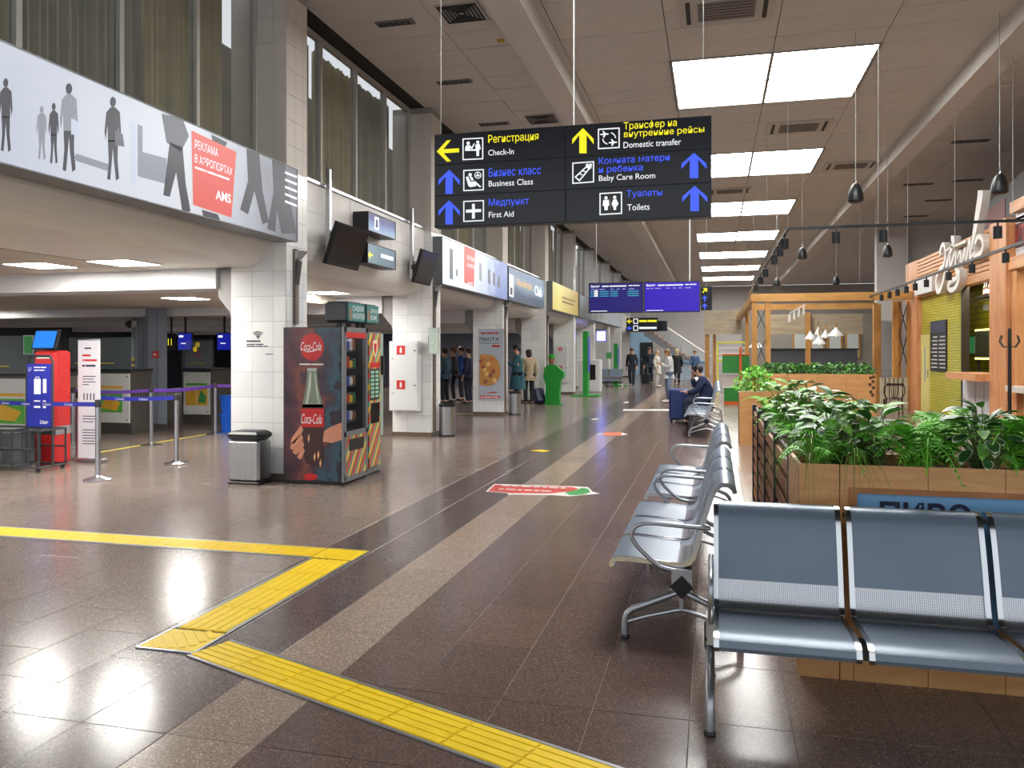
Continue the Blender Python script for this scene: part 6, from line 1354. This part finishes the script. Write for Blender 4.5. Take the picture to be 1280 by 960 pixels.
B('base',M_go,(g0.x,g0.y,0),(g1.x+.35,g0.y+.4,.08),gt); B('lower_panel',M_gg,(g0.x,g0.y+.02,.08),(g1.x+.3,g0.y+.35,.5),gt); B('post',M_go,(g1.x+.05,g0.y+.1,.08),(g1.x+.12,g0.y+.17,1.75),gt); B('upper_panel',M_gg,(g0.x-.05,g0.y+.12,.95),(g1.x+.35,g0.y+.35,1.5),gt); B('top_strip',M_go,(g0.x-.07,g0.y+.1,1.5),(g1.x+.37,g0.y+.37,1.54),gt)
ys=thing('yellow_rack','yellow framed shelf rack under the pergola','shelf',gnd(912,490)); a=onY(897,452,31); b=onY(932,427,31); M_yr=mat('rack_yellow',(214,210,50),.4)
fr=MB()
for x in (a.x,b.x): fr.box((x-.03,31,0),(x+.03,31.06,b.z))
for z in (a.z,b.z-.06): fr.box((a.x,31,z),(b.x,31.06,z+.06))
fr.build('frame',M_yr,ys)
for k in range(3): B('shelf',M_pwht,(a.x,31,a.z+.1+.2*k),(b.x,31.3,a.z+.13+.2*k),ys)
# ================================================================ FAR END: STAIRS, GREEN STANDS, SEATING
EY=50.0
stt=thing('staircase','grey staircase with wooden treads and glass railing at the far end','staircase',(-2.5,EY,0)); M_sg=mat('stair_grey',(126,132,140),.5); M_tread=mat('tread_wood',(176,130,92),.5)
def e(px,py): return onY(px,py,EY)
lo,hi=e(888,470),e(800,418); nst=14
# run rises to the left
sx_a,sx_b=e(885,460).x,e(805,420).x; za_,zb2=.3,e(805,412).z
MB().prism([(sx_a,EY,za_-.3),(sx_a,EY,za_+.1),(sx_b,EY,zb2+.1),(sx_b,EY,zb2-.35)],(0,.1,0)).build('stringer',M_sg,stt); MB().prism([(sx_a,EY+1.6,za_-.3),(sx_a,EY+1.6,za_+.1),(sx_b,EY+1.6,zb2+.1),(sx_b,EY+1.6,zb2-.35)],(0,.1,0)).build('stringer',M_sg,stt)
for k in range(nst):
    t=(k+.5)/nst; x=sx_a+(sx_b-sx_a)*t; z=za_+(zb2-za_)*t; B('tread',M_tread,(x-.19,EY-.05,z+.1),(x+.19,EY+1.65,z+.15),stt)
B('landing',M_sg,(sx_b-2.5,EY,zb2-.1),(sx_b+.1,EY+1.7,zb2+.12),stt); B('landing_support',M_sg,(sx_b-2.4,EY+1.4,0),(sx_b-2.2,EY+1.6,zb2-.1),stt)
for k in range(5):
    t0=k/5+.01; t1=(k+1)/5-.01; p=Vector((sx_a+(sx_b-sx_a)*t0,EY,za_+(zb2-za_)*t0)); q=Vector((sx_a+(sx_b-sx_a)*t1,EY,za_+(zb2-za_)*t1))
    MB().prism([p+Vector((0,-.02,.25)),q+Vector((0,-.02,.25)),q+Vector((0,-.02,.98)),p+Vector((0,-.02,.98))],(0,.012,0)).build('glass_panel',M_glass,stt)
    B('baluster',M_steel,(q.x-.02,EY-.04,q.z+.1),(q.x+.02,EY,q.z+1.05),stt)
MB().tube([(sx_a+.2,EY-.03,za_+1.0),(sx_b,EY-.03,zb2+1.08),(sx_b-2.4,EY-.03,zb2+1.08)],.035,8).build('handrail',mat('handrail_pale',(206,200,190),.3,.3),stt)
# doorway and blue panel on the end wall
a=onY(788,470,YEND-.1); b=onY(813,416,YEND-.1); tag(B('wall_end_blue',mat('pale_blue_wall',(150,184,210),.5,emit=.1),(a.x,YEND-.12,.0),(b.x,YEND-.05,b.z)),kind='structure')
a=onY(800,474,YEND-.2); b=onY(816,428,YEND-.2); d=tag(B('door_1',mat('dark_door',(34,46,46),.5),(a.x,YEND-.22,0),(b.x,YEND-.14,b.z)),kind='structure'); B('door_handle',M_steel,(a.x+.1,YEND-.25,1.0),(a.x+.14,YEND-.22,1.2),d)
inf=thing('info_counter','pale blue counter under the staircase','counter',onY(866,470,47)); a=onY(850,470,47); b=onY(884,453,47); B('front',mat('counter_blue',(160,176,190),.4),(a.x,47,0),(b.x,47.6,1.0),inf); B('top',mat('counter_blue_top',(96,150,190),.35),(a.x-.1,46.9,1.0),(b.x+.1,47.7,1.08),inf); B('niche',M_black,(a.x+.8,46.99,.15),(b.x-.3,47,.8),inf)
# green stands
M_gs=mat('stand_green',(36,146,52),.4,var=.04)
p=gnd(691,506); ms=thing('mascot_stand','green figure-shaped cutout stand between the columns','stand',p)
prof=[(-.24,0),(.22,0),(.2,.35),(.24,.75),(.34,.85),(.33,1.0),(.2,1.1),(.1,1.2),(-.14,1.22),(-.26,1.12),(-.3,.85),(-.22,.6)]
MB().prism([(p.x+x,p.y,z) for x,z in prof],(0,.22,0)).build('cutout',M_gs,ms); MB().ellipsoid((p.x-.06,p.y+.1,1.34),(.1,.09,.12)).build('head',mat('stand_skin',(170,110,90),.5),ms,smooth=True); MB().lathe((p.x-.06,p.y+.1,1.4),[(.14,0),(.14,.03),(.1,.04),(.09,.13),(.02,.15)],14).build('hat',M_gs,ms); B('base',M_gs,(p.x-.3,p.y-.05,0),(p.x+.28,p.y+.3,.02),ms)
for px,py,h,l in ((731.5,492.5,2.35,'tall thin green info stand with a blue side strip'),(769.5,479.5,2.0,'second thin green info stand farther back')):
    r_=ray(px,py); t_=-4.5/r_.x; p=Vector((-4.5,r_.y*t_,0)); o=thing('info_stand',l,'stand',p,'thin green info stands'); B('panel',M_gs,(p.x-.09,p.y,.04),(p.x+.09,p.y+.5,h),o); B('base',M_gs,(p.x-.5,p.y-.25,0),(p.x+.5,p.y+.7,.04),o)
    B('strip',mat('strip_blue',(52,60,180),.4),(p.x+.09,p.y+.02,.9),(p.x+.1,p.y+.48,h-.2),o)
p=gnd(730,492); k_=thing('white_kiosk','white and black self-service kiosk behind the green stand','kiosk',(p.x,p.y+1.2,0)); MB().bbox((p.x-.4,p.y+1.0,0),(p.x+.5,p.y+1.5,1.3),.04).build('body',M_cab,k_); B('screen',M_scr,(p.x-.05,p.y+.99,.5),(p.x+.3,p.y+1.0,1.1),k_)
yc=COLY[6]; a=onY(746,426,yc-.1); b=onY(757,414,yc-.1); o=thing('wall_screen','glowing blue-white wall screen on a distant column','screen',((a.x+b.x)/2,yc-.05,a.z)); B('case',M_black,(a.x-.03,yc-.1,a.z-.03),(b.x+.03,yc-.007,b.z+.03),o); B('screen',pm('glow_blue',(120,130,255),5.0),(a.x,yc-.104,a.z),(b.x,yc-.1,b.z),o); 
a=onY(742.5,441,yc-.05); o=thing('wall_notice','small green notice under the glowing wall screen','notice',(a.x+.5,yc-.02,1.2)); q=onY(758,448,yc-.03); B('sheet',M_grn,(q.x,yc-.03,q.z),(q.x+.22,yc-.007,q.z+.26),o); B('frame',M_steel,(q.x-.02,yc-.025,q.z-.02),(q.x+.24,yc-.008,q.z+.28),o)
make_bench('small dark bench by the distant steel bins',(-4.9,33.6,0),0,'waiting benches',seats=2)
# luggage
def suitcase(x,y,w,d,h,m,label,handle=.3,rz=0,tilt=0,name='suitcase'):
    o=thing(name,label,'suitcase',(x,y,0),'travellers\' luggage',rz); o.rotation_euler=(tilt,0,rz)
    MB().bbox((-w/2,-d/2,.05),(w/2,d/2,h),.04).build('shell',m,o,world=False)
    for k in range(4): MB().box((-w/2+w*.16+w*.2*k,-d/2-.006,.1),(-w/2+w*.2+w*.2*k,-d/2,h-.06)).build('rib',m,o,world=False)
    MB().tube([(-w*.25,0,h-.02),(-w*.25,0,h+handle),(w*.25,0,h+handle),(w*.25,0,h-.02)],.012,6).build('handle',M_steel,o,world=False)
    for sx in (-1,1):
        for sy in (-1,1): MB().ellipsoid((sx*(w/2-.05),sy*(d/2-.05),.028),(.025,.025,.028),8,6).build('wheel',M_black,o,world=False)
    return o
M_sb=mat('suitcase_blue',(30,48,104),.4,var=.05); M_sk=mat('suitcase_black',(30,30,34),.5); M_sn=mat('suitcase_navy',(36,42,74),.5)
suitcase(-.78,18.7,.42,.28,.76,M_sb,'big blue suitcase in front of the seated man',.22); 
p=gnd(862,521); suitcase(p.x,p.y+1.4,.38,.25,.6,M_sn,'second dark blue suitcase behind the big blue one',.35); p=gnd(807,481); suitcase(p.x,p.y,.42,.26,.55,M_sk,'black trolley case pulled by the walking man',.4); p=gnd(676,505.5); suitcase(p.x,p.y,.34,.24,.52,M_sn,'small navy trolley case pulled by the woman in beige',.35,.6,-.5)
bg=thing('white_bag','white bag standing on the suitcases','bag',(-.32,20.6,.62)); MB().bbox((-.2,-.1,0),(.2,.1,.34),.05).build('body',M_pwht,bg,world=False); MB().tube([(-.1,0,.33),(-.08,0,.42),(.08,0,.42),(.1,0,.33)],.01,6).build('handle',M_pwht,bg,world=False)

# ================================================================ PEOPLE
SKIN=mat('skin',(206,158,132),.5,var=.03); 
def skin_obj(name,verts,edges,radii,m,parent,root=0,sub=1):
    me=bpy.data.meshes.new(name); me.from_pydata([tuple(v) for v in verts],edges,[]); me.materials.append(m); me.update()
    o=link(name,me,parent); md=o.modifiers.new('skin','SKIN'); md.use_smooth_shade=True
    if not me.skin_vertices: me.skin_vertices.new() if hasattr(me.skin_vertices,'new') else None
    for i,r in enumerate(radii):
        d=me.skin_vertices[0].data[i]; d.radius=(r,r) if not isinstance(r,tuple) else r; d.use_root=(i==root)
    sb=o.modifiers.new('subdivision','SUBSURF'); sb.levels=sub; sb.render_levels=sub
    return o
def person(x,y,face,label,group,h=1.72,top=(40,40,50),legs=(40,44,60),hair=(50,36,28),pose=None,coat=0.0,hair_long=0.0,shoes=(40,36,34),z=0.0,bulk=1.0,cap=None):
    """face: heading in radians (0 looks along +Y). pose: joint overrides in metres for a 1.72 m figure"""
    o=thing('person',label,'person',(x,y,z),group,face); k=h/1.72
    J={'pelvis':(0,0,.95),'spine':(0,0,1.13),'chest':(0,.01,1.32),'neck':(0,0,1.45),'jaw':(0,.03,1.54),'head':(0,.025,1.62),'crown':(0,.01,1.69),
       'shL':(-.17,0,1.40),'elL':(-.23,-.03,1.13),'wrL':(-.23,.06,.90),'paL':(-.23,.09,.83),'shR':(.17,0,1.40),'elR':(.23,-.03,1.13),'wrR':(.23,.06,.90),'paR':(.23,.09,.83),
       'hiL':(-.09,0,.90),'knL':(-.10,.03,.50),'anL':(-.10,-.02,.09),'toL':(-.11,.14,.035),'hiR':(.09,0,.90),'knR':(.10,.03,.50),'anR':(.10,-.02,.09),'toR':(.11,.14,.035)}
    if pose: J.update(pose)
    J={n:Vector(v)*k for n,v in J.items()}
    R={'pelvis':.085,'spine':.115,'chest':.13,'neck':.055,'jaw':.07,'head':.088,'crown':.06,'shL':.06,'elL':.042,'wrL':.03,'paL':.034,'shR':.06,'elR':.042,'wrR':.03,'paR':.034,'hiL':.065,'knL':.058,'anL':.04,'toL':.03,'hiR':.065,'knR':.058,'anR':.04,'toR':.03}
    names=list(J); idx={n:i for i,n in enumerate(names)}; V=[J[n] for n in names]; rad=[R[n]*k for n in names]
    E=[('pelvis','spine'),('spine','chest'),('chest','neck'),('neck','jaw'),('jaw','head'),('head','crown'),('chest','shL'),('shL','elL'),('elL','wrL'),('wrL','paL'),('chest','shR'),('shR','elR'),('elR','wrR'),('wrR','paR'),('pelvis','hiL'),('hiL','knL'),('knL','anL'),('anL','toL'),('pelvis','hiR'),('hiR','knR'),('knR','anR'),('anR','toR')]
    ed=[(idx[a],idx[b]) for a,b in E]
    # nose and five fingers a side
    fwd=(J['head']-J['jaw']); nose=J['jaw']*.45+J['head']*.55+Vector((0,.098,0))*k
    V.append(nose); rad.append(.012*k); ed.append((idx['head'],len(V)-1))
    for s in ('L','R'):
        pa,wr=J['pa'+s],J['wr'+s]; d=(pa-wr).normalized(); side=Vector((1,0,0)) if abs(d.x)<.8 else Vector((0,0,1)); side=(side-d*side.dot(d)).normalized(); cur=d.cross(side)
        sg=1 if s=='L' else -1
        for f,(off,ln) in enumerate(((-.03,.07),(-.01,.08),(.01,.076),(.03,.06))):
            p1=pa+(d*.035+side*off*1.0)*k; p2=p1+(d*ln*.55+cur*.01)*k; p3=p2+(d*ln*.35+cur*.025)*k
            b=len(V); V+= [p1,p2,p3]; rad+=[.0095*k,.0085*k,.007*k]; ed+=[(idx['pa'+s],b),(b,b+1),(b+1,b+2)]
        t1=pa+(side*.038*sg-d*.01)*k; t2=t1+(side*.015*sg+d*.04)*k; b=len(V); V+=[t1,t2]; rad+=[.011*k,.009*k]; ed+=[(idx['pa'+s],b),(b,b+1)]
    skin_obj('body',V,ed,rad,SKIN,o)
    hd=J['head']
    for sx in (-1,1): MB().ellipsoid(hd+Vector((sx*.032,.078,.0))*k,(.011*k,.008*k,.008*k),8,5).build('eye',M_black,o,world=False); MB().ellipsoid(hd+Vector((sx*.088,-.005,-.01))*k,(.012*k,.02*k,.03*k),8,6).build('ear',SKIN,o,world=False)
    MB().ellipsoid(J['jaw']+Vector((0,.066,.012))*k,(.022*k,.006*k,.006*k),8,4).build('mouth',mat('lips',(160,90,84),.5),o,world=False)
    hm=mat('hair_%d_%d_%d'%hair,hair,.6,var=.15,scale=30); mb=MB(); mb.ellipsoid(hd+Vector((0,-.018,.035))*k,(.098*k,.108*k,.095*k),14,9)
    if hair_long>0: mb.ellipsoid(hd+Vector((0,-.06,-hair_long*.45))*k,(.095*k,.06*k,hair_long*.7*k),12,8)
    mb.build('hair',hm,o,world=False,smooth=True)
    if cap: MB().lathe(hd+Vector((0,-.005,.03))*k,[(.105*k,0),(.108*k,.04*k),(.09*k,.09*k),(.03*k,.115*k)],14).build('cap',mat('cap_%d_%d_%d'%cap,cap,.7),o,world=False,smooth=True)
    tm=mat('cloth_%d_%d_%d'%top,top,.8,var=.1,scale=14); lm=mat('cloth_%d_%d_%d'%legs,legs,.85,var=.08,scale=14)
    jn=['pelvis','spine','chest','shL','elL','wrL','shR','elR','wrR']; ji={n:i for i,n in enumerate(jn)}; jr=[.15,.145,.155,.085,.066,.05,.085,.066,.05]
    Vj=[J[n] for n in jn]; Vj.append(J['chest']*.25+J['neck']*.75); jr.append(.075); Vj.append(J['pelvis']+(J['hiL']+J['hiR']-2*J['pelvis'])*.5+(J['pelvis']-J['spine'])*.3); jr.append(.155)
    skin_obj('jacket',Vj,[(0,1),(0,10),(1,2),(2,9),(2,3),(3,4),(4,5),(2,6),(6,7),(7,8)],[r*k*bulk for r in jr],tm,o)
    if coat>0: MB().lathe(J['pelvis']-Vector((0,0,coat*k)),[(.2*k*bulk,0),(.185*k*bulk,coat*.5*k),(.15*k*bulk,coat*k+.08)],16).build('coat_skirt',tm,o,world=False,smooth=True)
    tn=['pelvis','hiL','knL','anL','hiR','knR','anR']; skin_obj('trousers',[J[n] for n in tn],[(0,1),(1,2),(2,3),(0,4),(4,5),(5,6)],[r*k for r in (.135,.105,.078,.06,.105,.078,.06)],lm,o)
    for s in ('L','R'):
        an,to=J['an'+s],J['to'+s]; d=(to-an); d.z=0; d.normalize() if d.length>0 else None
        c=an*.45+to*.55; c.z=min(an.z,to.z)+.012*k
        mb=MB().ellipsoid((0,0,0),(.05*k,.14*k,.055*k),12,6); an_=math.atan2(d.y,d.x)-math.pi/2; mb.v=[(c.x+v[0]*math.cos(an_)-v[1]*math.sin(an_),c.y+v[0]*math.sin(an_)+v[1]*math.cos(an_),max(c.z+v[2]*(1 if v[2]>0 else .6),an.z-.09*k)) for v in mb.v]; mb.build('shoe',mat('shoe_%d_%d_%d'%shoes,shoes,.6),o,world=False,smooth=True)
    return o
PI=math.pi
phone={'elR':(.2,.02,1.16),'wrR':(.08,.24,1.24),'paR':(.05,.3,1.27),'elL':(-.2,.02,1.14),'wrL':(-.06,.22,1.2),'paL':(-.02,.28,1.23),'jaw':(0,.06,1.52),'head':(0,.07,1.6),'crown':(0,.045,1.67)}
walk={'knL':(-.1,.16,.52),'anL':(-.1,.2,.1),'toL':(-.11,.36,.06),'knR':(.1,.02,.5),'anR':(.1,-.22,.14),'toR':(.11,-.08,.04),'elR':(.24,-.12,1.15),'wrR':(.25,-.08,.9),'paR':(.25,-.06,.83),'elL':(-.24,.02,1.13),'wrL':(-.24,.16,.93),'paL':(-.24,.2,.87)}
def at(px,py): p=gnd(px,py); return p.x,p.y
PG='travellers in the terminal'
x,y=at(673.0+163,503.5); person(x,y,PI/2+.25,'person in a white quilted jacket and light jeans looking at a phone',PG,1.70,(206,208,210),(112,128,156),(124,98,70),phone,bulk=1.12,hair_long=.12,shoes=(226,214,214))
x,y=at(790,484); person(x,y,PI-.1,'man in a dark suit walking towards the camera',PG,1.76,(30,34,44),(34,38,50),(60,44,36),walk)
x,y=at(812,480.5); person(x,y,PI,'man in dark clothes with a lanyard behind the walking man',PG,1.82,(34,40,54),(32,38,60),(60,46,38))
x,y=at(821,484); person(x,y,-PI/2-.3,'woman with long fair hair in a white coat',PG,1.66,(200,198,190),(196,190,184),(186,160,120),None,.3,.3,(200,196,190))
x,y=at(846,482.5); person(x,y,.3,'person in a black coat with pale fur hood',PG,1.72,(28,28,32),(30,32,40),(196,176,130),None,.35,.1,bulk=1.15)
x,y=at(647,510.5); person(x,y,PI/2+.2,'man in a dark cap and a long teal jacket beside a column',PG,1.78,(36,84,96),(30,32,38),(40,34,32),{'elL':(-.2,.1,1.15),'wrL':(-.1,.26,1.3),'paL':(-.08,.3,1.36)},.42,bulk=1.12,cap=(34,34,38))
x,y=at(661,506.5); person(x,y,.5,'woman in a beige jacket with a navy trolley case',PG,1.66,(168,150,120),(34,34,40),(44,32,28),None,0,.12,bulk=1.15)
for k,(px,py,f,l,t_,lg,hr,b_) in enumerate(((556,505,-.4,'queueing person in a teal quilted jacket next to the round bin',(60,88,104),(36,38,46),(60,44,36),1.15),(567,503.5,.3,'queueing person with brown hair in a dark jacket',(52,46,48),(40,42,52),(104,66,44),1.05),(577,501.5,.2,'queueing person in a bright blue padded jacket',(40,66,140),(34,36,48),(70,50,40),1.12),(586,505.5,-.2,'queueing person in a navy coat at the edge of the pasta column',(28,34,56),(30,34,52),(44,34,30),1.15))):
    x,y=at(px,py); person(x,y,PI/2+f,l,PG,1.70+.03*(k%3),t_,lg,hr,None,.12,.06 if k==1 else 0,bulk=b_)
sit={'pelvis':(0,0,.52),'spine':(0,.03,.7),'chest':(0,.08,.88),'neck':(0,.13,1.01),'jaw':(0,.2,1.07),'head':(0,.22,1.15),'crown':(0,.20,1.23),'shL':(-.17,.1,.96),'elL':(-.2,.22,.72),'wrL':(-.1,.42,.68),'paL':(-.07,.48,.70),'shR':(.17,.1,.96),'elR':(.2,.28,.78),'wrR':(.1,.32,1.0),'paR':(.07,.31,1.07),
     'hiL':(-.09,.04,.50),'knL':(-.13,.46,.52),'anL':(-.13,.44,.09),'toL':(-.14,.6,.035),'hiR':(.09,.04,.50),'knR':(.13,.46,.52),'anR':(.13,.46,.09),'toR':(.14,.62,.035)}
person(-.12,18.05,PI/2,'man in a navy hooded jacket seated with his hand to his face',PG,1.78,(30,42,74),(40,46,70),(36,28,26),sit,bulk=1.15)
x,y=at(877,470); person(x-.2,44.0,PI,'distant person with dark hair behind the counter under the stairs',PG,1.68,(70,100,140),(40,44,60),(90,50,40))
